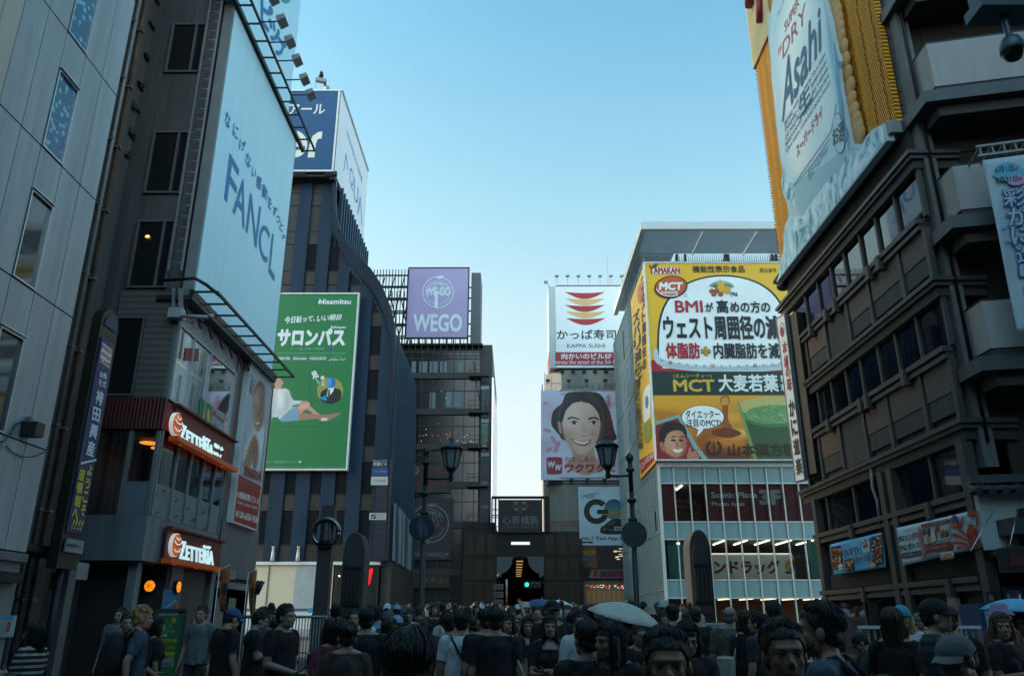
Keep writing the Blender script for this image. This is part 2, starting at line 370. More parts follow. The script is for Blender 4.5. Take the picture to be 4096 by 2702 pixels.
class Paint:
 """a printed photograph: soft brush shapes laid over one another on a fine sheet, same coordinates as Board"""
 def __init__(s,bd,c,x0,y0,x1,y1,nx,base):
  s.bd,s.c,s.x0,s.y0,s.x1,s.y1=bd,c,x0,y0,x1,y1; s.nx=nx; s.ny=int(nx*(y1-y0)/(x1-x0)); s.k=nx/(x1-x0)
  s.X,s.Y=np.meshgrid(np.linspace(x0,x1,s.nx+1),np.linspace(y0,y1,s.ny+1)); s.img=np.empty(s.X.shape+(3,)); s.img[:]=hx(base); s.clip=None
 def blur(s,m,r):
  r=int(round(r*s.k))
  for _ in range(3 if r>1 else r and 2):
   for ax in(0,1):
    q=np.concatenate([np.repeat(np.take(m,[0],ax),r,ax),m,np.repeat(np.take(m,[-1],ax),r,ax)],ax); cs=np.cumsum(q,ax); z=np.zeros_like(np.take(cs,[0],ax)); cs=np.concatenate([z,cs],ax); n=m.shape[ax]; w=2*r+1
    m=(np.take(cs,range(w,w+n),ax)-np.take(cs,range(n),ax))/w
  return m
 def poly(s,c,pts,col,layer=0,soft=.8,a=1.):
  m=np.zeros(s.X.shape,bool); n=len(pts)
  for i in range(n):
   (xa,ya),(xb,yb)=pts[i],pts[(i+1)%n]
   if ya==yb:continue
   m^=((ya>s.Y)!=(yb>s.Y))&(s.X<(xb-xa)*(s.Y-ya)/(yb-ya)+xa)
  m=s.blur(m.astype(float),soft)[...,None]*a; s.img=s.img*(1-m)+np.array(hx(col)if isinstance(col,str)else col)*m; return s
 def spl(s,c,pts,col,layer=0,k=6,soft=.8,a=1.):
  n=len(pts); out=[]
  for i in range(n):
   p0,p1,p2,p3=(np.array(pts[(i+j-1)%n],float)for j in range(4))
   for q in range(k):t=q/k; out.append(tuple(.5*((2*p1)+(-p0+p2)*t+(2*p0-5*p1+4*p2-p3)*t*t+(-p0+3*p1-3*p2+p3)*t**3)))
  return s.poly(c,out,col,0,soft,a)
 def ell(s,c,cx,cy,rx,ry,col,layer=0,rot=0.,n=26,soft=.8,a=1.):
  q=R(rot); return s.poly(c,[(cx+rx*math.cos(t)*math.cos(q)-ry*math.sin(t)*math.sin(q),cy+rx*math.cos(t)*math.sin(q)+ry*math.sin(t)*math.cos(q))for t in[2*math.pi*i/n for i in range(n)]],col,0,soft,a)
 def line(s,c,x0,y0,x1,y1,w,col,layer=0,soft=.8,a=1.):
  L=math.hypot(x1-x0,y1-y0); nx,ny=-(y1-y0)/L*w/2,(x1-x0)/L*w/2; return s.poly(c,[(x0+nx,y0+ny),(x1+nx,y1+ny),(x1-nx,y1-ny),(x0-nx,y0-ny)],col,0,soft,a)
 def rect(s,c,xa,ya,xb,yb,col,layer=0,soft=.3,a=1.):return s.poly(c,[(xa,ya),(xb,ya),(xb,yb),(xa,yb)],col,0,soft,a)
 def done(s,layer=1,clip=None,name='printed_photo'):
  d=s.bd.d(layer); pl=s.bd.pl; V=[pl.at(s.c,x,y)+pl.n*d for x,y in zip(s.X.ravel(),s.Y.ravel())]; w=s.nx+1; i=(np.arange(s.ny)[:,None]*w+np.arange(s.nx)).ravel(); f=np.stack([i,i+1,i+w+1,i+w],1)
  if clip:
   m=np.zeros(s.X.shape,bool); n=len(clip)
   for k in range(n):
    (xa,ya),(xb,yb)=clip[k],clip[(k+1)%n]
    if ya!=yb:m^=((ya>s.Y)!=(yb>s.Y))&(s.X<(xb-xa)*(s.Y-ya)/(yb-ya)+xa)
   f=f[m.ravel()[f].mean(1)>.6]
  b=MB(); b.add(V,[tuple(q)for q in f],photo_ink()); o=b.build(name,s.bd.root); at=o.data.color_attributes.new('print','FLOAT_COLOR','POINT'); at.data.foreach_set('color',np.concatenate([s.img.reshape(-1,3),np.ones((len(V),1))],1).astype(np.float32).ravel()); return o
def panel(root,pl,uv0,uv1,th,m,name='panel',off=0.,frame=None,fw=.1,fth=.04):
 """board of a sign: a slab with its own thickness and, if given, a frame round it"""
 (u0,v0),(u1,v1)=uv0,uv1; u0,u1=min(u0,u1),max(u0,u1); v0,v1=min(v0,v1),max(v0,v1)
 MB().pbox(pl,u0,u1,v0,v1,off-th,off,m).build(name,root)
 if frame:
  b=MB(); d0,d1=off-th,off+fth
  b.pbox(pl,u0-fw,u0-.001,v0-fw,v1+fw,d0,d1,frame).pbox(pl,u1+.001,u1+fw,v0-fw,v1+fw,d0,d1,frame)
  b.pbox(pl,u0,u1,v0-fw,v0-.001,d0,d1,frame).pbox(pl,u0,u1,v1+.001,v1+fw,d0,d1,frame); b.build('frame',root)
 return u0,u1,v0,v1
 # shared surfaces
CONC=mat('concrete',(.20,.19,.18),.85,0,.22,.8,.25)
DARK=mat('dark_steel',(.022,.021,.021),.5,.6,.25,3)
BLACK=mat('black_paint',(.012,.012,.012),.5,0,.2,3)
ALU=mat('aluminium',(.42,.43,.45),.35,.85,.1,4)
WHITEM=mat('white_metal',(.62,.64,.66),.4,.1,.06,2)
GREYM=mat('grey_metal',(.20,.205,.21),.5,.4,.14,3)
GLD=glass_dark('dark_glass')
GLC=glass_clear('shop_glass')
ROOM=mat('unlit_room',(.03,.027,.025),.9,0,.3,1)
# ------------------------------------------------------------------ ground
def groundz(y):
 t=min(1,max(0,(y-11)/26)); return .55*t*t*(3-2*t)
b=MB(); ys=[-400,-30]+list(range(-6,60,2))+[70,90,140,400,2500]; pav=bricks('stone_paving',(.10,.098,.095),(.075,.074,.072),(.035,.035,.035),.6,.6,bump=.25,off=0,ms=.012)
for i in range(len(ys)-1):
 y0,y1=ys[i],ys[i+1]
 b.poly([(-1500,y0,groundz(y0)),(1500,y0,groundz(y0)),(1500,y1,groundz(y1)),(-1500,y1,groundz(y1))],pav)
struct(b.build('ground'))
# plain blocks added unseen behind the viewer; they close off the low sky and keep the plaza in shade
b=MB(); SW=mat('shade_wall_grey',(.10,.095,.09),.8,0,.2,.4)
b.box(-30,30,-16,-10,0,17,SW).box(11.5,40,-10,3.5,0,20,SW); struct(b.build('shade_wall'))
# ------------------------------------------------------------------ white panel-clad building, left
XL=-9.2
PAN=mat('white_cladding',(.31,.335,.365),.42,.15,.06,.6,.03,streak=.22)
BEI=mat('beige_cladding',(.42,.39,.33),.5,0,.06,.6,streak=.15)
t=thing('office_building','tall pale building clad in flush panels with a column of narrow windows','building',(-14,8,0))
b=MB(); b.box(-24,XL-.055,-14,15.36,2.9,34,mat('panel_backing',(.03,.03,.032),.8)); b.build('structural_core',t)
zs=[2.77,4.72,7.5,10.26,12.99,15.7,18.45,21.2,23.95,26.7,29.4,33.0]
ysj=[-13.9+.705*i for i in range(0,37)]; ysj=[y for y in ysj if y<11.7]+[11.96,12.64,13.30,14.05,14.75,15.44]
b=MB(); g=.011
for i in range(len(zs)-1):
 for j in range(len(ysj)-1):
  y0,y1=ysj[j]+g,ysj[j+1]-g; z0,z1=zs[i]+g*1.4,zs[i+1]-g*1.4
  m=BEI if y1<11.97 else PAN
  if abs(ysj[j]-13.30)<.01:z0=zs[i]+1.84
  if abs(ysj[j]-13.30)<.01 and i==0:z0=zs[i]+g
  b.box(XL-.05,XL,y0,y1,z0,z1,m)
b.build('wall_cladding',t)
def dotfilm():
 m,tt,p=newmat('dotted_window_film'); N=tt.nodes.new; L=tt.links.new
 tc=N('ShaderNodeTexCoord'); v=N('ShaderNodeTexVoronoi'); v.inputs['Scale'].default_value=6.5; L(tc.outputs['Object'],v.inputs[0])
 r=N('ShaderNodeValToRGB'); r.color_ramp.interpolation='EASE'; e=r.color_ramp.elements
 e[0].position=.33; e[0].color=(.16,.42,.62,1); e[1].position=.38; e[1].color=(.02,.10,.19,1)
 L(v.outputs['Distance'],r.inputs[0]); L(r.outputs[0],p.inputs['Base Color']); p.inputs['Roughness'].default_value=.12; return m
FILM=dotfilm()
for i,z in enumerate(zs[:-1]):
 if i==0:continue
 w=MB(); w.box(XL-.054,XL-.035,13.345,14.005,z+.05,z+1.79,FILM if i>=3 else glass_dark('office_glass',(.02,.03,.04),.05,0,1.)); wo=w.build('window',t)
 fm=MB(); f0=-.03
 for(a,c,d,e)in((13.315,13.345,z+.02,z+1.83),(14.005,14.035,z+.02,z+1.83)):fm.box(XL-.054,XL+.02,a,c,d,e,ALU)
 fm.box(XL-.054,XL+.021,13.345,14.005,z+.02,z+.05,ALU).box(XL-.054,XL+.021,13.345,14.005,z+1.79,z+1.83,ALU)
 fm.box(XL-.01,XL+.06,13.30,14.05,z+1.835,z+1.855,ALU); fm.build('frame',wo)
 # return wall towards the alley and the recessed shop below the panels
b=MB(); b.box(-24,XL-.06,15.365,15.42,2.9,34,mat('side_wall_paint',(.13,.125,.12),.8,0,.2,.7,.1)); b.build('side_wall',t)
b=MB(); b.box(-24,-9.9,-14,15.3,.0,2.88,mat('shop_recess',(.10,.10,.10),.8,0,.2)); b.build('shopfront_wall',t)
b=MB()
b.box(XL-.6,XL-.05,14.7,15.42,.0,2.76,mat('shop_pier',(.17,.175,.18),.7,0,.15)); b.box(XL-.6,XL-.07,12.2,12.6,.0,2.76,mat('shop_pier',0)); b.build('pier',t)
b=MB(); b.box(XL-.7,XL+.05,-14,15.45,2.60,2.75,mat('shop_fascia',(.12,.12,.125),.6,0,.2)); b.box(XL-.5,XL+.12,9,15.3,2.22,2.40,DARK); b.build('fascia',t)
b=MB(); b.box(-9.86,-9.80,12.62,14.66,.5,2.5,glass_dark('shop_pane',(.03,.035,.04))); b.build('shop_window',t)
# small floodlight with its drooping cable
t=thing('flood_light','small dark floodlight on the pale panel wall with a loose hanging cable','floodlight',(XL,14.4,4.6))
pf=PX(XL); q=pf.at('B',170,1250); y,z=q.y,q.z
b=MB(); b.box(XL+.02,XL+.30,y-.14,y+.14,z-.13,z+.13,BLACK); b.box(XL-.01,XL+.12,y-.05,y+.05,z+.12,z+.24,GREYM); b.build('lamp_head',t)
b=MB(); b.tube([pf.at('B',x,yy)+Vector((.03,0,0))for x,yy in((150,1190),(100,1210),(60,1280),(20,1330),(-10,1335))],.012,BLACK,6)
b.tube([pf.at('B',x,yy)+Vector((.03,0,0))for x,yy in((30,1360),(80,1410),(150,1440),(230,1435),(330,1395))],.01,BLACK,6); b.build('cable',t)
# cafe notice poster low on the pier
t=thing('notice_poster','pale poster with a blue heading on the pier beside the alley','poster',(XL,15,1.2))
pf=PX(XL+.02); u0,v1=pf.uv('C',0,1145); u1,v0=pf.uv('C',92,1295)
panel(t,pf,(u0,v0),(u1,v1),.03,pr('#8d99a3')); bd=Board(t,pf,.002)
bd.rect('C',0,1148,90,1178,'#2f7fa0',1).rect('C',45,1190,62,1260,'#7a3a3a',1).rect('C',5,1195,35,1280,'#6f7d8a',1).done()
# ------------------------------------------------------------------ recess between the two left buildings: grey building with raised characters
XR=-11.2
GRW=mat('grey_stucco',(.10,.095,.09),.85,0,.14,.5,.12,30,streak=.4)
t=thing('alley_building','grey stucco building set back in the alley with raised characters down its wall','building',(-14,18,0))
b=MB(); b.box(-24,XR,15.45,20.28,0,34,GRW); b.build('wall',t)
b=MB(); b.box(XR-.02,XR+.10,20.0,20.27,8,34,mat('stucco_dark_joint',(.05,.048,.046),.8)); b.build('corner_joint',t)  # dark strip up the inner corner of the stucco
bd=Board(t,PX(XR),.0,.0); NAVY=mat('raised_characters',(.05,.055,.065),.5,.3,.2)
for ch,(x,y,s)in zip('道頓堀シシトビル',((1000,-110,1),(985,20,1),(962,190,1),(930,385,1),(890,560,1),(858,700,1),(838,860,1),(815,990,1))):
 bd.text(ch,'A',x-32,y-66,x+32,y+66,NAVY,0,.02,ex=.09)
bd.done(let='raised_character')
b=MB()
for i,(dy,r,m)in enumerate(((18.3,.05,GREYM),(18.75,.06,GREYM),(19.15,.05,mat('rusty_pipe',(.11,.065,.04),.8,.2,.4,2)),(17.7,.04,GREYM))):
 b.tube([(XR+.10+.05*(i%2),dy,.3),(XR+.10+.05*(i%2),dy,33)],r,m,10)
 for z in range(2,33,2):b.box(XR,XR+.2,dy-.085,dy+.085,z,z+.05,GREYM)
b.build('drain_pipe',t)
b=MB(); b.box(-24,XR+.25,15.43,17.0,0,34,mat('dark_pier',(.05,.048,.047),.8,0,.2)); b.build('dark_pier',t)
b=MB(); b.box(XR-.02,-9.75,15.6,18.6,2.9,3.05,DARK); b.box(-10.1,-9.8,18.2,18.5,0,3,mat('alley_post',(.10,.10,.10),.7)); b.build('alley_canopy',t)
b=MB(); pf=PX(-10.3); q0=pf.at('C',525,775); q1=pf.at('C',575,900); b.box(-10.45,-10.25,q0.y,q1.y+.1,q1.z,q0.z,mat('meter_box',(.25,.25,.25),.5)); b.build('meter_box',t)
# blue vertical projecting sign
t=thing('vertical_sign','tall narrow blue sign with white and yellow characters under a dark arched hood','sign',(-9.4,17.4,0))
pf=PX(-9.4); u0,v1=pf.uv('B',705,600); u1,_=pf.uv('B',797,640); _,v0=pf.uv('C',470,565); u0=17.05; u1=17.68
panel(t,pf,(u0,v0),(u1,v1),.22,pr('#0d2550'),'face_panel')
b=MB(); n=14; cyy=(u0+u1)/2; rr=(u1-u0)/2+.08
P=[(-9.66,u0-.08,2.6),(-9.66,u1+.08,2.6)]+[(-9.66,cyy+rr*math.cos(math.pi*i/n),v1+.35+rr*1.1*math.sin(math.pi*i/n))for i in range(n+1)]
b.prism(P,(.22,0,0),mat('sign_bronze',(.035,.028,.022),.5,.5,.2)); b.build('hood_frame',t)
b=MB(); rr-=.12; P=[(-9.43,cyy+rr*math.cos(math.pi*i/n),v1+.32+rr*1.1*math.sin(math.pi*i/n))for i in range(n+1)]
b.prism(P,(.02,0,0),pr('#0d2550')); b.build('arched_panel',t)
bd=Board(t,pf,.006,.003)
bd.poly('B',[(712,640),(780,695),(762,828),(690,775)],'#c9c9c9',1)
bd.text('HAD','B',0,0,0,0,'#b8332a',2,.03,quad=[(714,650),(776,700),(772,728),(708,678)])
bd.text('AMA','B',0,0,0,0,'#b8332a',2,.03,quad=[(704,700),(768,748),(765,775),(700,722)])
bd.text('KAM','B',0,0,0,0,'#b8332a',2,.03,quad=[(698,748),(764,790),(760,820),(694,772)])
W_,Y_='#c4cede','#c9b62c'
for ch,(x0,y0,x1,y1,x2,y2,x3,y3)in(('会',(692,838,716,850,712,892,688,880)),('社',(688,893,708,905,702,950,682,938)),('株',(718,850,742,862,738,904,714,892)),('式',(714,905,738,917,732,962,708,950)),('袴',(674,968,722,990,704,1085,656,1063)),('田',(648,1088,698,1110,684,1200,636,1180)),('興',(632,1205,682,1225,664,1315,614,1298)),('産',(612,1322,660,1342,644,1440,594,1422))):
 bd.text(ch,'B',0,0,0,0,W_,2,.03,quad=[(x0,y0),(x1,y1),(x2,y2),(x3,y3)])
bd.poly('C',[(560,82),(666,60),(666,72),(556,98)],W_,2)
for i,ch in enumerate('ようこそ'):
 x=625-i*15.5; y=100+i*92; bd.text(ch,'C',0,0,0,0,Y_,2,.03,quad=[(x-16,y),(x+16,y+8),(x+4,y+78),(x-28,y+70)])
bd.text('!!','C',0,0,0,0,Y_,2,.02,.15,quad=[(545,482),(578,490),(562,556),(530,548)]).text('!!','C',0,0,0,0,Y_,2,.02,.15,quad=[(505,478),(538,486),(520,548),(488,540)])
for i,ch in enumerate('道頓堀へ'):
 x=570-i*15; y=125+i*92; bd.text(ch,'C',0,0,0,0,Y_,2,.03,quad=[(x-20,y),(x+20,y+10),(x+6,y+88),(x-34,y+78)])
bd.done()
b=MB(); b.tube([(-9.55,cyy,0),(-9.55,cyy,2.62)],.07,DARK,10); b.build('post',t)
t=thing('name_plate','small white name plate under the tall blue sign','sign',(-9.4,17.4,2.95))
pf=PX(-9.36); u0,v1=pf.uv('C',455,620); u1,v0=pf.uv('C',572,700); panel(t,pf,(17.08,2.93),(17.76,3.2),.05,pr('#7c8086'))
Board(t,pf,.004).text('道頓堀清水ビル','C',0,0,0,0,'#22262c',1,.01,quad=[(465,640),(562,655),(558,682),(461,668)]).done()
t=thing('notice_board','yellow tenant notice on the alley wall below the white name plate','poster',(-10.2,18,1.9))
pf=PX(-10.2); u0,v1=pf.uv('C',372,845); u1,v0=pf.uv('C',462,980); panel(t,pf,(u0,v0),(u1,v1),.04,pr('#8a7a14'))
bd=Board(t,pf,.004); bd.rect('C',375,812,462,840,'#333537',1).text('テント募集','C',378,815,460,836,'#a0a0a0',2).rect('C',420,858,452,910,'#2a6f93',1).rect('C',372,855,412,920,'#93461f',1).text('06-0000','C',365,930,450,950,'#93461f',2).done()
# ------------------------------------------------------------------ corner building with the burger restaurant and the huge white board
YS=20.3
t=thing('corner_building','narrow grey corner building with a burger restaurant below a huge white board','building',(-10,24,0))
SID=bands('beige_siding',(.15,.13,.115),(.10,.088,.08),1.75,'Z',.75,.5,prof='SAW')
GR2=mat('grey_render',(.085,.08,.078),.85,0,.13,.5,.12,30,streak=.4)
PLT=mat('pale_render',(.15,.157,.17),.7,0,.1,.6,.08,30,streak=.3)
RED=bands('red_corrugated_panel',(.115,.012,.014),(.075,.008,.01),3.2,'X',.5,.5)
REDY=bands('red_ribbed_panel',(.16,.012,.014),(.10,.008,.01),3.2,'Y',.5,.5)
b=MB()
b.box(-24,-9.35,YS+.02,27.95,10.22,20.0,GR2).box(-24,-9.35,YS+.02,26.7,20.0,46,GR2)
b.box(-24,-10.93,YS-.0,29.3,0,10.22,GR2)
b.box(-10.92,-9.36,23.4,29.3,0,10.2,mat('inner_wall',(.07,.06,.055),.9))
b.build('wall',t)
b=MB(); b.box(-10.9,-9.56,YS,YS+.15,9.42,10.21,SID).box(-10.08,-9.26,YS-.004,YS+.15,7.12,9.42,SID); b.box(-9.56,-9.26,YS-.002,YS+.15,9.424,10.21,SID); b.build('siding',t)
FRM=mat('pale_frame',(.34,.35,.37),.5,.3,.08)
def flat_window(parent,pl,u0,u1,v0,v1,glass,frame,fw=.05,mull=(),proud=.03,rails=(),name='window'):
 w=MB(); w.pbox(pl,u0,u1,v0,v1,-.03,.0,glass); wo=w.build(name,parent); f=MB()
 f.pbox(pl,u0,u0+fw,v0,v1,.002,proud,frame).pbox(pl,u1-fw,u1,v0,v1,.002,proud,frame)
 f.pbox(pl,u0+fw,u1-fw,v0,v0+fw,.002,proud,frame).pbox(pl,u0+fw,u1-fw,v1-fw,v1,.002,proud,frame)
 for m in mull:f.pbox(pl,m-fw/2,m+fw/2,v0+fw,v1-fw,.002,proud+.003,frame)
 for m in rails:f.pbox(pl,u0+fw,u1-fw,m-fw/2,m+fw/2,.002,proud+.006,frame)
 f.build('frame',wo); return wo
pf=PY(YS); GW=mat('weathered_frame',(.12,.12,.125),.6,.3,.1)
for z in(10.25,13.22,17.43,20.9,24.4,27.9):
 h=2.1 if z<17 else 1.85
 flat_window(t,PL((0,YS-.01,0),(0,-1,0)),-10.75,-9.66,z,z+h,glass_dark('old_pane',(.012,.012,.013),.18,0,.4),GW,.06,(-9.98,),.05)
flat_window(t,PL((0,YS-.01,0),(0,-1,0)),-10.86,-10.09,7.17,9.4,glass_dark('old_pane'),GW,.05,(),.04)
b=MB(); q=pf.at('A',930,1488); b.ell((q.x,YS-.06,q.z),(.07,.03,.045),emit('warm_bulb','#ffb060',3),10,6); b.build('bulb',t)
# red band wrapping the corner
b=MB(); b.box(-10.86,-9.14,YS-.12,YS-.01,6.26,7.10,RED); b.build('red_band_south',t)
b=MB(); b.box(-9.24,-9.13,YS-.009,25.35,6.28,7.02,REDY); b.build('red_band_street',t)
# second floor: glass, rail wall, slab
b=MB(); b.box(-10.86,-9.2,YS-.05,25.3,2.98,4.08,PLT); b.build('floor_slab',t)
b=MB(); b.box(-10.80,-9.40,YS+.02,25.2,4.09,4.12,ROOM).box(-10.80,-9.40,YS+.02,25.2,6.18,6.25,ROOM).box(-10.8,-9.5,23.3,23.38,4.12,6.18,mat('cafe_wall',(.09,.05,.03),.8)); b.build('cafe_room',t)
b=MB()
for x,y in((-9.9,21.2),(-9.75,22.4),(-9.9,21.9)):b.ell((x,y,6.10),(.24,.24,.03),emit('orange_glow','#ff8a30',3.2),14,6)
b.build('ceiling_light',t)
b=MB(); b.box(-10.84,-9.22,YS+.01,YS+.03,4.12,6.24,GLC); b.box(-9.24,-9.22,YS+.031,25.2,4.09,6.24,GLC); b.build('glazing',t)
FRG=mat('frosted_band',(.13,.15,.17),.5,0,.2,1.5)
b=MB(); b.box(-9.219,-9.212,YS+.03,25.2,4.09,4.92,FRG).box(-10.0,-9.22,YS-.008,YS+.008,4.09,4.92,FRG)
b.build('glass_film',t)
bd=Board(t,PX(XL-.011),.0,.002)
for x,y in((1075,310),(1140,275),(1225,345),(1225,455),(1300,400),(1090,430),(1340,480),(1410,430),(1460,400),(1415,545)):
 bd.poly('C',[(x-14,y+6),(x+12,y-10),(x+16,y+2),(x-10,y+16)],'#0e1114',1)
bd.done('film_print')
b=MB()
for y in(YS+.06,21.45,22.4,23.35,24.3,25.15):b.box(-9.215,-9.15,y-.03,y+.03,4.1,6.26,GREYM)
for x in(-9.95,-9.24):b.box(x-.05,x+.05,YS-.05,YS+.008,4.09,6.25,GREYM)
b.build('mullion',t)
# third floor street window
pf=PX(XL); b=MB(); b.box(-9.35,-9.22,YS+.16,25.4,9.3,10.2,mat('pale_lintel',(.27,.28,.30),.7)); b.build('lintel',t)
b=MB(); b.box(-9.3,-9.18,25.12,25.35,6.1,9.9,PLT).box(-9.27,-9.17,YS-.01,YS+.14,7.12,9.3,PLT); b.build('corner_post',t)
b=MB(); b.box(-10.8,-9.40,YS+.2,25.2,7.1,7.13,ROOM).box(-10.9,-9.4,24.9,24.95,7.13,9.3,ROOM); b.build('upper_room',t)
wo=flat_window(t,PL((-9.23,0,0),(1,0,0)),YS+.16,25.1,7.12,9.28,GLC,FRM,.06,(21.55,22.9),.05)
bd=Board(wo,PL((-9.225,0,0),(1,0,0)),.006,.003)
bd.poly('B',[(1395,1025),(1480,1085),(1465,1240),(1380,1190)],'#1c6a3c',1).poly('B',[(1480,1085),(1565,1140),(1550,1300),(1465,1240)],'#7d8a90',1)
bd.ell('B',1490,1135,12,22,'#9a2f34',2).ell('B',1495,1225,12,20,'#1c6a3c',2).text('MASSAGE','B',0,0,0,0,'#7f3038',2,.02,quad=[(1505,1140),(1560,1180),(1556,1205),(1501,1168)])
bd.spl('B',[(1410,1130),(1425,1120),(1430,1170),(1415,1180)],'#a04a3a',2).spl('B',[(1440,1120),(1455,1110),(1460,1190),(1442,1190)],'#b59a3a',2)
bd.poly('B',[(1290,680),(1385,685),(1380,775),(1280,770)],'#7e1d26',1).done('window_poster')
# ground floor: column, brick wall, pilaster, doorway
b=MB(); b.box(-9.62,-9.40,20.55,20.8,0,2.98,PLT); b.build('column',t)
BRK=bricks('dark_wall_tiles',(.065,.055,.05),(.05,.043,.04),(.03,.027,.026),.22,.07,(R(90),0,0),.6,.4)
b=MB(); b.box(-10.9,-9.24,22.0,22.15,0,2.97,BRK); b.build('tiled_wall',t)
b=MB(); b.box(-9.52,-9.19,22.15,22.95,0,2.97,bricks('pilaster_tiles',(.16,.17,.18),(.13,.14,.15),(.08,.08,.085),.3,.07,(R(90),0,R(90)),.6,.4)); b.build('pilaster',t)
b=MB(); b.box(-10.9,-9.5,YS+.6,YS+.8,0,2.9,ROOM).box(-9.6,-9.5,23.0,25.2,0,2.9,mat('entry_wall',(.05,.03,.025),.8)); b.build('entry',t)
b=MB(); pf=PX(-9.48); q0=pf.at('2',245,20); q1=pf.at('2',395,225); b.box(-9.5,-9.46,q0.y,q1.y,q1.z,q0.z,emit('menu_glow','#c06a28',.16)); b.build('menu_light_box',t)
b=MB(); b.box(-9.4,-9.2,25.15,25.5,0,3.7,PLT); b.box(-9.6,-9.19,25.5,29.25,2.9,4.6,mat('grey_canopy_wall',(.10,.105,.11),.7,0,.15)); b.box(-9.4,-9.12,25.5,29.2,2.55,2.75,GREYM); b.box(-9.5,-9.36,25.5,29.2,0,2.55,mat('grey_shutter_wall',(.11,.115,.125),.6,0,.18)); b.build('side_frontage',t)
b=MB(); b.box(-9.4,-9.22,25.4,29.3,4.6,10.2,mat('brown_tile_wall',(.075,.062,.055),.7,0,.15)); b.build('tiled_end_wall',t)
for z,y0,y1 in((2.5,26.2,26.9),(2.5,27.3,28.0)):
 b=MB(); b.box(-9.365,-9.33,y0,y1,.9,2.3,mat('shop_notice',(.14,.15,.15),.6)); b.build('notice_panel',t)
b=MB(); pf=PX(-9.12); b.box(-9.2,-9.0,26.0,26.7,2.82,3.1,GREYM); b.build('lamp_box',t)
# lit restaurant signs on the street face
def diner_sign(zt,zb,logo,name_q,small,label,extra):
 t=thing('restaurant_sign',label,'sign',(-9.1,23,zb))
 pf=PX(-9.06); y0,y1=extra['y']
 b=MB(); b.box(-9.125,-9.07,y0,y1,zb,zt,mat('sign_red',(.13,.012,.012),.5)); b.build('panel',t)
 c,lx,ly,rx,ry=logo
 b=MB(); qa=pf.at(c,lx,ly-ry); qb=pf.at(c,lx,ly+ry); qm=pf.at(c,lx,ly); rz=(qa.z-qb.z)/2; ru=rz*.98
 for k,(r_,col,th)in enumerate(((1.0,emit('sign_rim','#f4f4ea',.5),.10),(.93,emit('bun_orange','#d8661c',.42),.115))):
  b.prism([(-9.07,qm.y+ru*r_*math.cos(a),qm.z+rz*r_*math.sin(a))for a in[2*math.pi*i/28 for i in range(28)]],(th,0,0),col)
 for(p0,col)in(([(-.85,.25),(-.3,.1),(.3,-.05),(.86,.1),(.83,.3),(.35,.45),(0,.3),(-.3,.45),(-.7,.55)],emit('sign_red_glow','#a81818',.5)),):
  b.prism([(-9.0+.05,qm.y+ru*a*.93,qm.z+rz*v*.93-rz*.1)for a,v in p0],(.012,0,0),col)
 for p0 in([(-.88,.2),(-.35,.0),(.3,-.02),(.9,.22),(.88,.34),(.3,.12),(-.3,.14),(-.8,.38)],[(-.8,-.35),(-.2,-.55),(.4,-.5),(.85,-.2),(.85,-.32),(.4,-.64),(-.2,-.68),(-.72,-.5)],[(-.6,.62),(0,.38),(.5,.62),(.4,.7),(0,.5),(-.5,.72)]):
  b.prism([(-9.0+.06,qm.y+ru*a*.93,qm.z+rz*v*.93)for a,v in p0],(.012,0,0),emit('sign_rim',0,0))
 b.build('burger_emblem',t)
 bd=Board(t,pf,.0,.0); LT=emit('lit_letters','#cfeef0',.95)
 cc,q=name_q; (ax,ay),(bx,by),(dx,dy),(ex_,ey)=q
 k=.17; mid=lambda p,r,s_:(p[0]+(r[0]-p[0])*s_,p[1]+(r[1]-p[1])*s_)
 bd.text('Z',cc,0,0,0,0,LT,0,.02,quad=[(ax,ay),mid(q[0],q[1],k),mid(q[3],q[2],k),(ex_,ey)],ex=.04)
 tl=mid(q[0],q[1],k+.02); bl=mid(q[3],q[2],k+.02); tl=mid(tl,bl,.17); tr=mid(q[1],q[2],.17)
 bd.text('ETTERIA',cc,0,0,0,0,LT,0,.02,space=1.12,quad=[tl,tr,q[2],bl],ex=.04)
 for s,qq in small:bd.text(s,cc,0,0,0,0,LT,0,.02,quad=qq,ex=.03)
 bd.done(let='lit_lettering')
 oy0,oy1,oz0,oz1=extra['lip']
 b=MB(); b.box(-9.12,-8.86,oy0,oy1,oz0,oz1,emit('orange_lip','#c8470c',.16,(.30,.08,.015))); b.build('orange_lip',t)
 b=MB()
 for i in range(3):b.ell((-8.98,oy0+.5+i*1.6,oz0-.01),(.035,.035,.012),emit('sign_spot','#ff8a30',.45),8,4)
 b.build('spot_lamp',t)
 b=MB(); b.box(-9.12,-8.95,oy0,oy1,zt,zt+.05,mat('sign_red',0)); b.build('top_cap',t)
 return t
diner_sign(7.0,6.19,('B',1213,1212,30,86),('B',[(1255,1205),(1482,1345),(1478,1448),(1250,1310)]),[('ゼッテリア',[(1412,1288),(1462,1318),(1458,1345),(1408,1316)]),('絶品バーガー',[(1492,1340),(1556,1375),(1553,1405),(1489,1370)]),('フェアトレード',[(1485,1395),(1538,1425),(1535,1448),(1482,1418)]),('コーヒー',[(1505,1450),(1548,1472),(1545,1495),(1502,1472)])],'upper glowing red burger restaurant sign with white letters and an orange lip',{'y':(YS+.4,25.25),'lip':(YS+.3,25.4,6.04,6.17)})
diner_sign(3.86,3.12,('C',1205,658,32,84),('C',[(1248,625),(1480,682),(1478,798),(1243,752)]),[('ゼッテリア',[(1410,655),(1462,665),(1460,690),(1408,680)])],'lower glowing red burger restaurant sign over the doorway with white letters',{'y':(21.25,25.3),'lip':(21.2,25.45,2.98,3.10)})
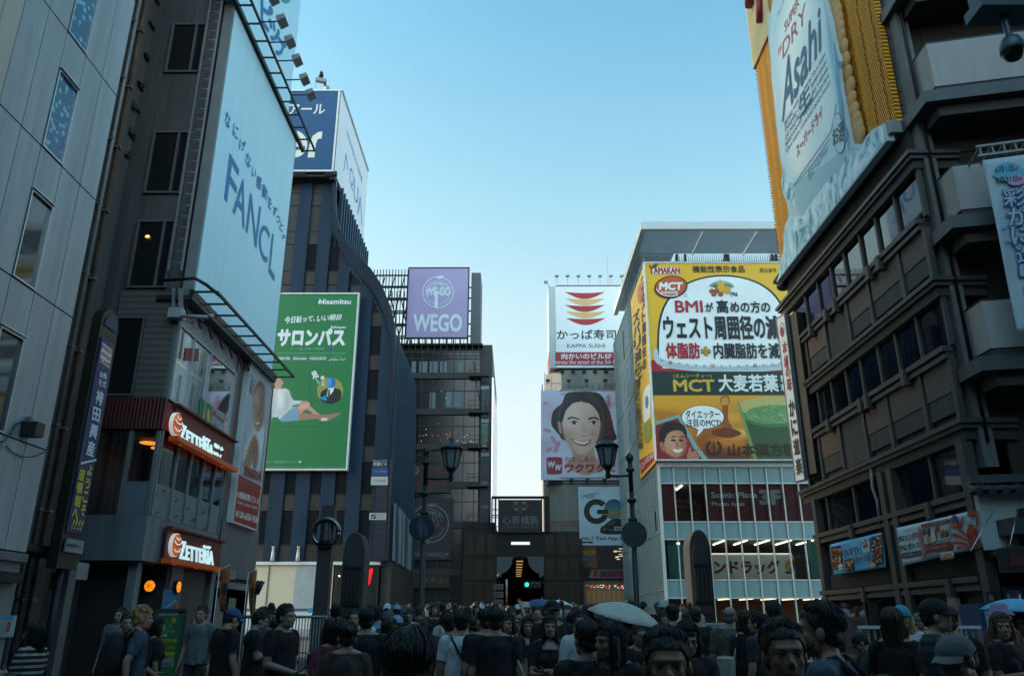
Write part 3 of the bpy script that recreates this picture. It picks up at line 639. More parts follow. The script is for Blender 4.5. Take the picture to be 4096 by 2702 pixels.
# round caged wall lamps
LAMP=emit('amber_globe','#f08c18',1.7)
for c,lab,nx in((Vector((-9.62,21.93,2.44)),'round glowing amber wall lamp with a wire cage on the tiled wall',0),(Vector((-9.12,22.5,2.44)),'glowing amber caged lamp on the pale pilaster beside the doorway',1)):
 t=thing('wall_lamp',lab,'lamp',tuple(c),'amber caged lamps by the restaurant door')
 ax=Vector((1,0,0))if nx else Vector((0,-1,0)); r=(.055,.14,.14)if nx else(.14,.055,.14)
 b=MB(); b.ell(c+ax*.03,r,LAMP,20,12); b.build('globe',t); b=MB()
 b.lathe([(.17,-.05),(.17,.02),(.145,.03)],c,BLACK,24,axis=ax); b.build('base',t)
 b=MB(); o=Vector((0,1,0))if nx else Vector((1,0,0)); z=Vector((0,0,1))
 for k in range(3):
  a=math.pi*(k/3+.17); d=o*math.cos(a)+z*math.sin(a)
  b.tube([c+d*.155*math.cos(s)+ax*(.03+.075*math.sin(s))for s in[math.pi*i/10 for i in range(11)]],.006,BLACK,5)
 b.build('wire_cage',t)
 # posters by the door
t=thing('menu_poster','bright blue drinks poster with an orange corner on the pilaster below the amber lamp','poster',(-9.15,22.5,1.6))
pf=PX(-9.17); q0=pf.at('C',1140,965); u0,v1=pf.uv('C',1140,965); u1,v0=pf.uv('C',1230,1112); panel(t,pf,(u0,v0),(u1,v1),.01,pr('#14628f'))
bd=Board(t,pf,.003,.002); bd.text('いいこと','C',1150,1010,1215,1050,'#5fa8cc',1).line('C',1155,1090,1180,1070,6,'#79b8d8').line('C',1165,1085,1222,1040,6,'#79b8d8').rect('C',1205,1060,1230,1110,'#94451f',1).rect('C',1212,970,1226,1000,'#8c3a30',1).rect('C',1142,1090,1152,1110,'#8f8326',1).done()
# green massage stand board
t=thing('stand_board','tall green and yellow price board standing outside the restaurant','sign',(-6.6,16.3,0))
pl=PL((-6.3,16.3,0),(.25,-1,0)); q=lambda x,y:pl.uv('C',x,y)
u0,v1=q(1100,1118); u1,v0=q(1225,1560); u0-=.0; v0=.12
panel(t,pl,(u0,v0),(u1,v1),.05,pr('#255c33'),frame=mat('board_frame',(.03,.03,.03),.5),fw=.05)
bd=Board(t,pl,.004,.003)
bd.poly('C',[(1102,1122),(1236,1122),(1235,1148),(1101,1148)],'#8c8f88',1).ell('C',1208,1180,18,20,'#8f8a1c',1).rect('C',1118,1310,1225,1335,'#9c8f16',1).rect('C',1105,1400,1212,1425,'#9c8f16',1).rect('C',1102,1450,1205,1500,'#7d807a',1).rect('C',1105,1432,1205,1448,'#9c8f16',1)
bd.ring('C',1150,1195,14,16,3,'#7fa68a',1).ring('C',1185,1215,10,12,3,'#7fa68a',1).line('C',1130,1225,1200,1228,3,'#7fa68a')
bd.text('2,980','C',1112,1275,1160,1297,'#b8c4b8',2,.02).text('HEAD / 足つぼ','C',1105,1240,1210,1258,'#8fae97',2).text('ボディケア','C',1108,1256,1215,1272,'#8fae97',2).text('3,300','C',1155,1360,1205,1385,'#9c8f16',2,.02).text('3,300','C',1120,1430,1170,1447,'#1f4d2a',2,.02).text('マッサージ','C',1108,1126,1228,1145,'#7c2f2c',2).text('60分','C',1122,1313,1215,1332,'#4d4a12',2).text('RELAX','C',1120,1470,1190,1490,'#2c3330',2,.02)
bd.spl('C',[(1128,1345),(1142,1340),(1146,1390),(1130,1392)],'#3a1d17',2).done()
b=MB(); b.box(u0,u0,0,0,0,0,BLACK)if 0 else None
for u in(u0+.1,u1-.1):b.bar(pl.pt(u,.12,-.05),pl.pt(u,0,.18),.04,.03,BLACK); b.bar(pl.pt(u,.12,-.05),pl.pt(u,0,-.3),.04,.03,BLACK)
b.build('foot',t)
# red standing banner strip
t=thing('standing_banner','narrow red standing banner with pale writing beside the restaurant entrance','banner',(-6.6,20,0))
pl=PL((-7.0,19.0,0),(.15,-1,0)); bd=Board(t,pl,.004,.003); P=[('2',190,525),('2',222,528),('2',130,1190),('2',88,1190)]
b=MB(); b.prism([pl.at(*p)for p in P[:3]]+[pl.at(*P[3])],(0,.02,0),pr('#6d1119')); b.build('cloth',t)
for k,ch in enumerate('足もみ屋'):bd.text(ch,'2',0,0,0,0,'#aa8888',1,.01,quad=[(172-k*14,700+k*90),(196-k*14,702+k*90),(186-k*14,760+k*90),(162-k*14,758+k*90)])
bd.done()
b=MB(); b.tube([pl.at('2',226,520),pl.at('2',130,1210)-Vector((0,0,.5))],.012,ALU,8); b.build('pole',t)
# orange nobori flags
for k,(x0,x1,xb0,xb1,y0,y1,lab)in enumerate(((1530,1598,1528,1570,830,1120,'tall orange shop flag with dark characters, nearer the restaurant doorway'),(1730,1785,1738,1760,855,1180,'tall orange shop flag hanging beside the dark poles at the river end'))):
 Yf=23.0+k*3.6; t=thing('shop_flag',lab,'flag',tuple(PY(Yf).at('C',x0,1560)),'orange shop flags'); t.location.z=0; t['_org']=tuple(t.location)
 t['_org']=(t.location.x,t.location.y,0.); pl=PL((0,Yf,0),(.0,-1,0)); b=MB(); n=10; vs=[]
 for i in range(n+1):
  f=i/n; y=y0+(y1-y0)*f
  for x in(x0+(xb0-x0)*f,x1+(xb1-x1)*f):
   vs.append(pl.at('C',x,y+(0 if x<(x0+x1)/2 else-28*(1-f)))+Vector((0,.06*math.sin(f*7+k),0)))
 b.add(vs,[(2*i,2*i+1,2*i+3,2*i+2)for i in range(n)],mat('orange_cloth','#9c5a2c',.8,0,.12,3),True)
 o=b.build('cloth',t); s=o.modifiers.new('thickness','SOLIDIFY'); s.thickness=.006
 bd=Board(t,PL((0,Yf-.08,0),(0,-1,0)),.0,.002)
 for i,ch in enumerate('セール中' if k==0 else 'ラーメン'):bd.text(ch,'C',x0+16-i*1,y0+45+i*62,x1-18-i*4,y0+92+i*62,'#2b2433' if i else '#8f3e3a',1,.03)
 bd.done(); q=pl.at('C',x0-2,y0-12)
 b=MB(); b.tube([(q.x,Yf,0),(q.x,Yf,q.z)],.013,WHITEM,8).tube([(q.x,Yf,q.z-.05),pl.at('C',x1+4,y0-38)],.01,WHITEM,6); b.build('pole',t)
t=thing('rolled_banners','pair of dark rolled poles leaning beside the second orange flag','pole',(-8.4,26.4,0)); pl=PY(26.8)
b=MB(); b.tube([pl.at('C',1775,985),pl.at('C',1800,905)],.07,BLACK,10); b.build('first_roll',t); b=MB(); b.tube([pl.at('C',1785,1000),pl.at('C',1828,908)],.07,BLACK,10); b.build('second_roll',t)
b=MB(); q=pl.at('C',1775,990); b.tube([(q.x,q.y,0),q+Vector((0,0,.1))],.05,BLACK,10); b.build('stand',t)
# ------------------------------------------------------------------ clinic poster hung at the river end of the left front
t=thing('clinic_billboard','upright billboard of a smiling shaven man above a red band with a telephone number','billboard',(-9.1,27.7,4.6))
pf=PX(-9.02); panel(t,pf,(25.9,4.58),(28.36,9.84),.2,pr('#8d97a0'),'face_panel',frame=WHITEM,fw=.04,fth=.02)
bd=Board(t,pf,.003,.003); pf2=pf
bd.rect('B',0,0,0,0,'#8d97a0')if 0 else None
u=lambda f:25.9+2.46*f
def uvp(a,c_):return pf.pt(u(a),4.58+5.26*c_,0)
def upoly(pts,col,layer):bd.art.poly([pf.pt(u(a),4.58+5.26*c_,bd.d(layer))for a,c_ in pts],pr(col))
upoly([(0,0),(1,0),(1,.285),(0,.285)],'#8a1d1f',1)
art=bd.paint('B',1655,795,1900,1620,110,'#98a2ac')
art.spl('B',[(1690,1560),(1700,1380),(1740,1290),(1770,1240),(1800,1205),(1860,1250),(1890,1330),(1880,1560)],'#b4bbc2',soft=6).spl('B',[(1790,1250),(1830,1240),(1850,1330),(1820,1500),(1800,1400)],'#c6ccd2',soft=8)
art.spl('B',[(1765,1010),(1790,930),(1815,912),(1838,950),(1840,1060),(1835,1150),(1815,1240),(1790,1265),(1768,1215),(1760,1110)],'#9a7462',soft=4).spl('B',[(1768,1020),(1785,990),(1800,1000),(1795,1080),(1788,1190),(1772,1180)],'#b08a76',soft=9).spl('B',[(1815,1000),(1838,1010),(1836,1140),(1812,1235),(1800,1220),(1822,1130)],'#6e4e40',soft=9)
art.spl('B',[(1766,1000),(1785,935),(1815,908),(1844,950),(1842,1030),(1832,985),(1815,955),(1790,962)],'#57504c',soft=5).spl('B',[(1772,1190),(1790,1202),(1810,1194),(1800,1212),(1785,1212)],'#d0cac4',soft=1.5).line('B',1770,1085,1790,1092,7,'#3a2a24',soft=1.5).line('B',1805,1098,1828,1108,7,'#3a2a24',soft=1.5).line('B',1772,1102,1788,1106,5,'#2a1e1a',soft=1.5).line('B',1806,1116,1824,1120,5,'#2a1e1a',soft=1.5).spl('B',[(1790,1110),(1802,1112),(1804,1165),(1786,1162)],'#7c5a4a',soft=4)
art.spl('B',[(1680,1520),(1712,1430),(1745,1330),(1768,1285),(1788,1305),(1778,1390),(1765,1450),(1730,1530)],'#946e5c',soft=4).spl('B',[(1762,1330),(1792,1318),(1802,1400),(1790,1500),(1765,1530),(1758,1430)],'#86604f',soft=4)
for yy in(1335,1365,1395):art.line('B',1740-(yy-1335)*.5,yy,1785,yy+10,4,'#6a493c',soft=3)
art.done(1,[(1745,798),(1888,935),(1800,1588),(1680,1490)])
for i in range(3):bd.text('ずっと見た目年齢マイナス'[i*4:i*4+4],'B',1735+i*12,850+i*20,1745+i*12,990+i*20,'#2b3138',2,.0,vert=True)
bd.text('東京美容外科','C',0,0,0,0,'#8a2a2c',4,.03,quad=[(1700,105),(1815,150),(1812,218),(1694,175)])
bd.text('大阪駅前第1ビル 2F','C',0,0,0,0,'#c8c8c8',2,.03,quad=[(1648,280),(1800,330),(1796,378),(1644,325)])
bd.text('美容整形・美容皮膚科・痩身医療','C',0,0,0,0,'#c8b8b8',2,.01,quad=[(1650,350),(1785,392),(1783,412),(1648,370)])
bd.text('0120-658-958','C',0,0,0,0,'#c8c8c8',2,.03,quad=[(1640,415),(1788,462),(1785,508),(1634,455)])
bd.text('形成外科専門医','C',0,0,0,0,'#55606a',2,.0,quad=[(1690,215),(1785,248),(1782,270),(1687,238)]).done()
# ------------------------------------------------------------------ the huge white board, upper board, catwalks with lamps, ladder
XF=-8.95; pf=PX(XF)
WB=mat('white_sheet',(.70,.73,.75),.5,0,.04,.35)
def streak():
 m=mat('sky_tinted_ribbed_sheet',(.45,.74,.87),.45,0,.05,.5,.35,9,(1,9,.12)); return m  # white sheet tinted blue to carry the tone of the sky light
t=thing('main_billboard','huge white board with blue characters and capitals on the corner building','billboard',(-9.1,25,10.3))
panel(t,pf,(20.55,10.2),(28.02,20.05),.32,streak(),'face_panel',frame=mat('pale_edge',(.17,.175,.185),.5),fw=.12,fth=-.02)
bd=Board(t,pf,.006,.004); BL_=mat('blue_letters','#0f6aa6',.5,0,.04)
J1=[(1412,690,1442,815),(1462,770,1492,880),(1502,865,1537,960),(1540,950,1572,1060),(1580,1040,1602,1120),(1608,1090,1638,1195),(1645,1150,1675,1260),(1680,1225,1702,1318),(1710,1285,1735,1365),(1733,1345,1752,1405),(1755,1385,1775,1455),(1772,1468,1785,1498)]
for ch,(x0,y0,x1,y1)in zip('なにげない感動をずっと。',J1):
 s=(y1-y0)*.28; bd.text(ch,'A',0,0,0,0,BL_,1,.02,quad=[(x0+2,y0),(x1+4,y0+s),(x1-4,y1),(x0-6,y1-s)])
for ch,q in(('F',[(1440,960),(1497,1065),(1465,1340),(1405,1240)]),('A',[(1528,1120),(1540,1135),(1545,1455),(1458,1325)]),('N',[(1568,1210),(1635,1305),(1605,1555),(1540,1445)]),('C',[(1636,1376),(1692,1452),(1672,1660),(1614,1572)]),('L',[(1706,1462),(1740,1508),(1718,1762),(1682,1700)])):
 if ch=='A':q=[(1490,1085),(1555,1175),(1530,1435),(1458,1325)]
 bd.text(ch,'A',0,0,0,0,BL_,1,.006,quad=q)
bd.done()
t=thing('upper_billboard','white board with large blue kana above the catwalk of lamps','billboard',(-9.1,24,20.7))
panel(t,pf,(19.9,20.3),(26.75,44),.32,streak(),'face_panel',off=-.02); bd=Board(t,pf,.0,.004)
for ch,q in(('ピ',[(1640,-40),(1712,60),(1690,215),(1640,130)]),('ッ',[(1690,105),(1755,190),(1740,305),(1690,225)]),('プ',[(1735,190),(1795,270),(1780,405),(1725,320)])):
 bd.text(ch,'A',0,0,0,0,BL_,1,.028,quad=q)
bd.ell('A',1795,-5,28,26,'#1f8f9a',1).done()
# catwalks
def catwalk(z,y0,y1,out,label,solid):
 t=thing('catwalk',label,'catwalk',(XF,(y0+y1)/2,z),'service catwalks on the big board'); b=MB()
 b.bar((XF+.05,y0,z),(XF+.05,y1,z),.12,.16,BLACK); b.bar((XF+out,y0,z-.0),(XF+out,y1,z),.07,.07,BLACK); b.build('rail',t)
 b=MB(); n=int((y1-y0)/.82)
 for i in range(n+1):y=y0+(y1-y0)*i/n; b.bar((XF+.1,y,z),(XF+out,y,z),.05,.05,BLACK)
 b.build('rung',t)
 if solid:
  b=MB(); b.box(XF-.9,XF+.1,y0,y1,z-.22,z-.09,BLACK)
  for i in range(n):y=y0+(y1-y0)*i/n; b.bar((XF-.1,y,z-.3),(XF-.1,y+.4,z-.6),.05,.05,BLACK)
  b.build('walkway',t)
  b=MB(); b.tube([(XF-.8,y0-.2,z+.25),(XF+.2,y0-.25,z+.3),(XF+.45,y0,z+.2),(XF+out,y0+.4,z)],.05,BLACK,8); b.build('handrail',t)
catwalk(20.2,16.3,28.9,.55,'black steel catwalk along the top of the huge white board',False)
catwalk(10.1,20.2,28.3,.75,'black steel catwalk along the bottom edge of the huge white board',True)
t0=None
for i,(x,y,lab)in enumerate(((1668,160,'nearest the photo top'),(1725,318,'second down'),(1775,460,'third down'),(1820,592,'fourth down'),(1868,712,'fifth down, before the blue billboard'),(1905,822,'lowest, over the big white letters'),(1610,0,'cut by the top of the photo'))):
 q=PX(XF+1.15).at('A',x,y); loc=(XF+.5,q.y,20.22)
 if t0 is None:
  t0=thing('flood_lamp','','floodlight',loc,'floodlights on arms over the big board'); ax=Vector(loc)
  b=MB(); b.bar(ax,ax+Vector((.62,0,.02)),.035,.035,BLACK); b.build('arm',t0)
  b=MB(); c=ax+Vector((.78,0,.02)); rot=Matrix.Rotation(R(-25),3,'Y')
  P=[rot@Vector(p)for p in((-.14,-.22,-.1),(.14,-.22,-.06),(.14,-.22,.1),(-.14,-.22,.12))]
  b.prism([c+p for p in P],(0,.44,0),GREYM); b.build('lamp_head',t0)
  b=MB(); b.prism([c+rot@Vector(p)for p in((-.15,-.2,-.09),(-.165,-.2,-.09),(-.165,-.2,.1),(-.15,-.2,.1))],(0,.4,0),mat('lamp_glass',(.3,.3,.28),.2)); b.build('lens',t0)
  t0['label']='grey floodlight on an arm of the board catwalk, '+lab
 else:copy_tree(t0,loc,'grey floodlight on an arm of the board catwalk, '+lab)
t=thing('steel_ladder','tall steel ladder climbing the wall beside the huge white board','ladder',(-9.4,YS,10.7))
b=MB(); yl=YS-.18
for x in(-9.60,-9.24):b.box(x-.022,x+.022,yl-.03,yl+.03,10.7,44,mat('galvanised',(.26,.27,.29),.5,.6,.12))
b.build('stile',t); b=MB()
for k in range(90):b.tube([(-9.58,yl,10.95+k*.36),(-9.26,yl,10.95+k*.36)],.014,mat('galvanised',0),6)
b.build('rung',t)
# camera boom on the corner
t=thing('surveillance_camera','pale surveillance camera boom fixed to the corner below the catwalk','camera',(-9.3,YS-.1,9.7)); pl=PY(YS-.25)
b=MB(); q=pl.at('B',1210,440); b.box(q.x-.14,q.x+.22,YS-.3,YS+.0,q.z-.12,q.z+.16,mat('pale_housing',(.30,.31,.33),.5)); b.build('bracket_box',t)
b=MB(); b.tube([pl.at('B',1250,458),pl.at('B',1450,466)],.05,mat('pale_housing',0),10); b.ell(pl.at('B',1470,460),(.09,.07,.07),mat('pale_housing',0),10,8); b.build('boom',t)
b=MB(); b.ell(pl.at('B',1400,490),(.07,.07,.07),BLACK,10,8); b.tube([pl.at('B',1290,490),pl.at('B',1320,508),pl.at('B',1360,500)],.012,BLACK,6); b.build('dome',t)
b=MB()
for x in(1200,1250):b.bar(pl.at('B',x,255)+Vector((0,.1,0)),pl.at('B',x,420)+Vector((0,.1,0)),.12,.05,mat('galvanised',0))
b.build('hanger',t)
# ------------------------------------------------------------------ dark blue building across the river, left
Y1=50.
NB=mat('navy_panel',(.008,.028,.060),.6,0,.16,.5,spec=.25,streak=.2); NB2=mat('navy_trim',(.007,.014,.030),.4,.3,.2,.6)
SP=mat('brown_spandrel',(.035,.03,.028),.4,.2,.2); GD2=glass_dark('grey_pane',(.06,.063,.07),.12,0,.8)
t=thing('office_tower','dark blue striped tower across the river with a sweeping curved edge','building',(-18,56,.5))
SL=[('D',500,700),('D',497,890),('D',510,960),('D',545,1050),('D',590,1130),('D',640,1190),('D',700,1250),('D',740,1320),('D',775,1400),('D',795,1480),('E',803,50),('E',806,180),('E',800,400),('E',790,700),('E',787,900),('E',775,1232)]
SRr=[('D',520,680),('D',518,850),('D',535,930),('D',570,1010),('D',640,1095),('D',700,1150),('D',760,1240),('D',800,1340),('D',825,1440),('E',828,80),('E',822,250),('E',806,500),('E',797,700),('E',793,900),('E',781,1232)]
p1_=PY(Y1); l3=[p1_.at(*q)for q in SL]; r3=[p1_.at(*q)for q in SRr]; XB=l3[-1].x
# body: extruded behind the front screen
def xedge(z):
 zs_=[p.z for p in l3]
 for a,b_ in zip(l3[:-1],l3[1:]):
  if a.z>=z>=b_.z:f=(a.z-z)/max(1e-6,a.z-b_.z); return a.x+(b_.x-a.x)*f
 return l3[0].x if z>l3[0].z else l3[-1].x
b=MB(); P=[(-34,Y1+.3,4.9)]+[(-34,Y1+.3,31.6)]+[(p.x-.25,Y1+.3,min(p.z,31.6))for p in l3]
b.prism(P,(0,12.3,0),NB2); b.build('wall',t)
b=MB()
for i in range(len(l3)-1):
 j=min(i,len(r3)-2)
b.prism([tuple(p)for p in l3]+[tuple(p)for p in reversed(r3)],(0,-.35,0),NB2); b.build('curved_edge',t)
# alternating panel strips and window columns on the front
period=1.60; x=-14.44+.0; xs_s=[(-14.44+.0+period*k)for k in range(-12,5)]
b=MB(); zt=31.4
def clip_top(x0,x1):
 z=zt
 for zz in[4.95+.25*i for i in range(107)]:
  if xedge(zz)<x1-.02:z=min(z,zz); break
 return z
wins=[]
for x0 in xs_s:
 x1=x0+.69; s0,s1=x0-.90,x0
 z1=clip_top(s0,s1)
 z1b=clip_top(s0,s0+.1)
 if z1b>6:
  pts=[(s0,Y1,4.95),(s1,Y1,4.95)]if z1>5 else[]
  if pts:
   zz=z1; right=[]
   while zz<=z1b:right.append((min(s1,xedge(zz)),Y1,zz)); zz+=.4
   b.prism(pts+([(s1,Y1,z1)]if not right else right)+[(s0,Y1,z1b)],(0,.28,0),NB)
 zw=clip_top(x0,x1)
 if zw>6:wins.append((x0,x1,zw))
b.build('panel_strip',t)
floors=[5.0+3.05*k for k in range(9)]
for x0,x1,zw in wins:
 if x1<-16.2-8:continue
 w=MB(); s_=MB()
 for k,z in enumerate(floors):
  if z+.9<zw:s_.box(x0+.01,x1-.01,Y1+.14,Y1+.25,z,min(zw,z+.95),SP)
 s_.build('spandrel',t)
 for k,z in enumerate(floors):
  z0,z1=z+1.0,min(z+3.02,zw)
  if z1-z0<.5 or(x1<-10.6 and 10.6<z0<20):continue
  w=MB(); w.box(x0+.01,x1-.01,Y1+.18,Y1+.25,z0,z1,GD2 if rnd.random()<.55 and z>19 else GLD); wo=w.build('window',t)
  f=MB(); f.box(x0+.01,x1-.01,Y1+.13,Y1+.179,z0-.04,z0+.03,DARK); f.build('sill',wo)
  # street side with vertical fins
b=MB(); XS=XB
for k in range(9):pass
zsd=[p for p in l3]
fin_m=mat('fin_blue',(.018,.05,.09),.4,.3,.15)
b=MB()
for k in range(16):
 y=Y1+.55+k*.72
 pts=[(xedge(z)+.02,z)for z in np.linspace(5.0,23.2,26)]
 vs=[];
 for xx,z in pts:vs+=[(xx-.02,y,z),(xx+.26,y,z),(xx+.26,y+.13,z),(xx-.02,y+.13,z)]
 n=len(pts); fs=[]
 for i in range(n-1):
  for e in range(4):fs.append((i*4+e,i*4+(e+1)%4,i*4+4+(e+1)%4,i*4+4+e))
 b.add(vs,fs,fin_m)
b.build('fin',t)
b=MB()
for k in range(14):
 y=Y1+.8+k*.8; b.box(-12.66,-12.42,y,y+.15,25.8,31.2,fin_m)
b.build('upper_fin',t)
# ground floor shop: white fascia bands, cream window wall, dark doorway
b=MB(); b.box(-34,-8.15,Y1-.12,Y1+.3,4.80,4.98,WHITEM); b.box(-34,-11.0,Y1-.25,Y1-.02,1.15,2.15,mat('white_hoarding',(.50,.55,.58),.6,0,.06)); b.box(-34,-11.0,Y1-.28,Y1-.01,2.152,2.30,mat('teal_strip',(.03,.10,.15),.5)); b.build('fascia',t)
b=MB(); b.box(-34,-11.0,Y1+.1,Y1+.2,2.3,4.79,emit('cream_lit_blind','#b7ad8c',.10,(.5,.46,.36))); b.build('lit_window',t)
b=MB()
for i in range(26):b.box(-13.3+i*.055,-13.27+i*.055,Y1+.0,Y1+.06,2.31,4.78,mat('white_slat',(.5,.56,.6),.5))
b.box(-14.9,-14.87,Y1+.03,Y1+.09,2.31,4.79,DARK); b.build('slat_screen',t)
b=MB(); b.box(-10.9,-8.3,Y1+.15,Y1+2.4,.5,4.78,mat('shop_back',(.12,.085,.06),.8)); b.build('shop_interior',t)
b=MB(); b.box(-10.95,-8.2,Y1+.02,Y1+.05,.6,4.78,GLC); b.build('shop_glazing',t)
b=MB(); b.box(-8.95,-8.3,Y1-.2,Y1+.0,1.0,2.2,mat('white_hoarding',0)); b.build('white_counter',t)
b=MB()
for xx in(-10.6,-10.35,-10.1,-9.4):b.ell((xx,Y1-.02,4.25+.1*math.sin(xx*9)),(.05,.05,.05),emit('shop_spot','#ffd9a0',5),8,6)
b.build('spot_lamp',t)
bd=Board(t,PY(Y1-.02),.03,.003); bd.spl('E',[(690,1275),(708,1270),(700,1310),(692,1345),(680,1362),(678,1340),(688,1300)],emit('red_neon','#ff1420',1.0)); bd.line('E',668,1300,690,1285,7,emit('red_neon',0,0)).done('neon_sign')
for xx in(187,318,0):
 if not xx:continue
 q=PY(Y1-.1).at('E',xx,1200); b=MB(); b.lathe([(.13,0),(.10,.35),(.07,.8),(.14,.85)],(q.x,Y1-.2,q.z-.35),WHITEM,12); b.build('wall_spotlight',t)
 # side glazing posters towards the street
pf=PL((XB+.02,0,0),(1,0,0)); b=MB(); b.box(XB-.3,XB+.3,Y1+.35,Y1+11.8,.5,5.0,mat('street_shopfront',(.035,.03,.028),.6)); b.build('side_shopfront',t)
bd=Board(t,pf,.33,.004)
bd.poly('E',[(790,925),(838,970),(828,1250),(780,1225)],'#76828f',1).poly('E',[(841,975),(890,1040),(883,1285),(832,1255)],'#7a8794',1)
bd.spl('E',[(800,960),(815,960),(812,1230),(796,1215)],'#3c4a58',2).spl('E',[(850,1010),(866,1020),(860,1260),(846,1240)],'#46535f',2).done('window_poster')
# floor directory beside the corner
t=thing('directory_sign','stack of small tenant plates up the corner of the dark blue tower','sign',(-8.6,49.6,5)); pf=PY(Y1-.35)
u0,v1=pf.uv('E',707,700); u1,v0=pf.uv('E',787,1230); u0=u1-.95; panel(t,pf,(u0,v0),(u1,v1),.12,mat('directory_navy',(.01,.014,.03),.4)); bd=Board(t,pf,.004,.004)
bd.rect('E',705,702,787,738,'#12151c',1).text('戎橋ビル','E',710,714,782,734,'#a8adb4',2,.02).text('Ebisubashi Bldg.','E',708,703,784,711,'#a8adb4',2)
bd.rect('E',702,742,786,786,'#15386e',1).text('Trip.com','E',708,758,745,770,'#3f8fd0',2).text('Group','E',748,758,778,770,'#9ab0c4',2).rect('E',699,790,785,834,'#9fa6ab',1).text('GENIE','E',722,806,776,818,'#555555',2).ring('E',712,812,5,6,2,'#777777',2)
for y in(885,930,1030,1080,1130,1180):bd.rect('E',695,y,784,y+3,'#26334a',1)
bd.rect('E',690,980,776,1016,'#a0a6a8',1).rect('E',700,986,722,1010,'#15181c',2).line('E',704,1006,718,990,3,'#d0d4d4',3)
for i,s in enumerate(('MARKEN','TOTAL','SOURCING')):bd.text(s,'E',728,986+i*9,770,992+i*9,'#33383c',2)
bd.done()
# rooftop boards
t=thing('rooftop_billboard','box-shaped rooftop billboard, navy front with cut-off white letters and pale side','billboard',(-16,56,31.6)); pf=PY(49.0)
b=MB(); b.box(-32,-12.74,49.08,60.3,31.75,38.3,mat('billboard_core',(.12,.13,.15),.7)); b.build('box',t)
u0,v1=pf.uv('D',200,222); u1,v0=pf.uv('D',505,632); u1=-12.93; panel(t,pf,(-31.9,31.6),(u1,38.25),.07,pr('#0a4270'),frame=mat('board_white_frame',(.62,.64,.64),.5),fw=.13)
bd=Board(t,pf,.006,.004); CR='#cfd2c6'
bd.text('アール','D',272,285,455,335,CR,1,.02).ring('D',297,492,50,52,36,CR,1).rect('D',297,504,352,522,'#0a4270',2).rect('D',262,484,345,506,CR,3)
bd.poly('D',[(366,562),(375,500),(392,450),(420,430),(444,426),(440,462),(420,466),(410,490),(402,562)],CR,1).done()
pf=PX(-12.72); u0,v0=49.12,31.55; panel(t,pf,(49.0,31.45),(60.3,38.3),.015,mat('white_sheet',0),'side_panel',off=.0)
bd=Board(t,pf,.004,.004); BQ='#1c76b4'
for ch,q in(('Λ',[(556,535),(578,545),(578,625),(553,632)]),('Q',[(588,600),(606,640),(604,745),(583,700)]),('U',[(610,660),(632,720),(630,815),(605,775)]),('Λ',[(636,760),(648,770),(652,920),(626,850)])):
 bd.text(ch,'D',0,0,0,0,BQ,1,.0,quad=q)
for k,ch in enumerate('心地よさをとらえる洗濯'):
 f=k/10; bd.text(ch,'D',0,0,0,0,BQ,1,.01,quad=[(571+f*74,410+f*240),(577+f*74,425+f*240),(577+f*74,455+f*240),(570+f*74,440+f*240)])
bd.done(); b=MB()
b.box(-32,-12.8,49.2,60.2,31.2,31.4,BLACK)
for k in range(14):b.box(-13.1,-12.74,49.3+k*.8,49.5+k*.8,31.05,31.5,BLACK)
for k in range(9):b.box(-31+k*2.2,-30.2+k*2.2,49.1,49.4,31.3,31.6,BLACK)
b.build('support',t)
b=MB()
for x in(-15.6,-14.6,-13.7):b.box(x,x+.7,49.2,49.5,38.35,38.5,mat('pale_housing',(.3,.31,.33),.5))
b.box(-12.95,-12.6,49.0,60.2,38.31,38.42,WHITEM); b.build('top_trim',t)
t=thing('roof_mast','short angled weather mast on top of the navy rooftop billboard','mast',(-14,50,38.4)); pf=PY(50.5)
b=MB(); b.tube([pf.at('D',465,215),pf.at('D',455,170),pf.at('D',432,140)],.10,DARK,8); b.build('pole',t)
b=MB(); b.bar(pf.at('D',412,155),pf.at('D',462,165),.3,.3,GREYM); b.lathe([(.18,0),(.16,.35),(.05,.55)],pf.at('D',436,142),DARK,10); b.build('camera_head',t)
b=MB(); b.tube([pf.at('D',470,215),pf.at('D',466,195)],.2,GREYM,8); b.tube([pf.at('D',412,160),pf.at('D',406,200)],.015,DARK,5); b.build('motor',t)
# green medicine billboard
t=thing('medicine_billboard','big green billboard with white kana above a reclining woman and a round portrait','billboard',(-13,49.6,10.5)); pf=PY(49.55)
u0,v1=pf.uv('D',205,1270); u1,v0=pf.uv('E',575,757); u1=pf.uv('D',630,1270)[0]; u0=-16.1
GRN=mat('green_sheet','#177040',.48,0,.01,.3)
panel(t,pf,(u0,v0+.1),(u1,v1-.08),.35,GRN,frame=mat('board_white_frame',0),fw=.1); bd=Board(t,pf,.006,.002)
WT='#d6e0e6'
bd.text('Hisamitsu','M',560,145,948,205,WT,1,.03).ring('M',575,182,30,14,8,WT,1)
bd.text('今日貼って、','M',0,0,0,0,WT,1,.03,.15,quad=[(128,362),(505,350),(500,420),(122,452)]).text('いい明日','M',0,0,0,0,WT,1,.03,.15,quad=[(535,345),(838,338),(830,400),(530,432)])
bd.text('サロンパス','M',50,525,860,720,WT,1,.06).text('Salonpas','M',695,478,890,520,WT,1,.02,.25).ring('M',877,710,9,9,3,WT,1)
bd.text('肩こり・腰痛・筋肉痛に 第3類医薬品','M',200,752,612,778,'#7fae94',1).rect('M',662,752,720,776,'#2a4f9a',1).rect('M',25,819,885,823,'#7fae94',1)
bd.text('撒隆巴斯','M',20,870,188,905,WT,1,.02).text('Salonpas','M',225,868,400,912,WT,1,.02,.25).text('ซาลอนพาส','M',436,870,640,905,WT,1,.02).text('سالونباس','M',678,872,882,915,WT,1,.01)
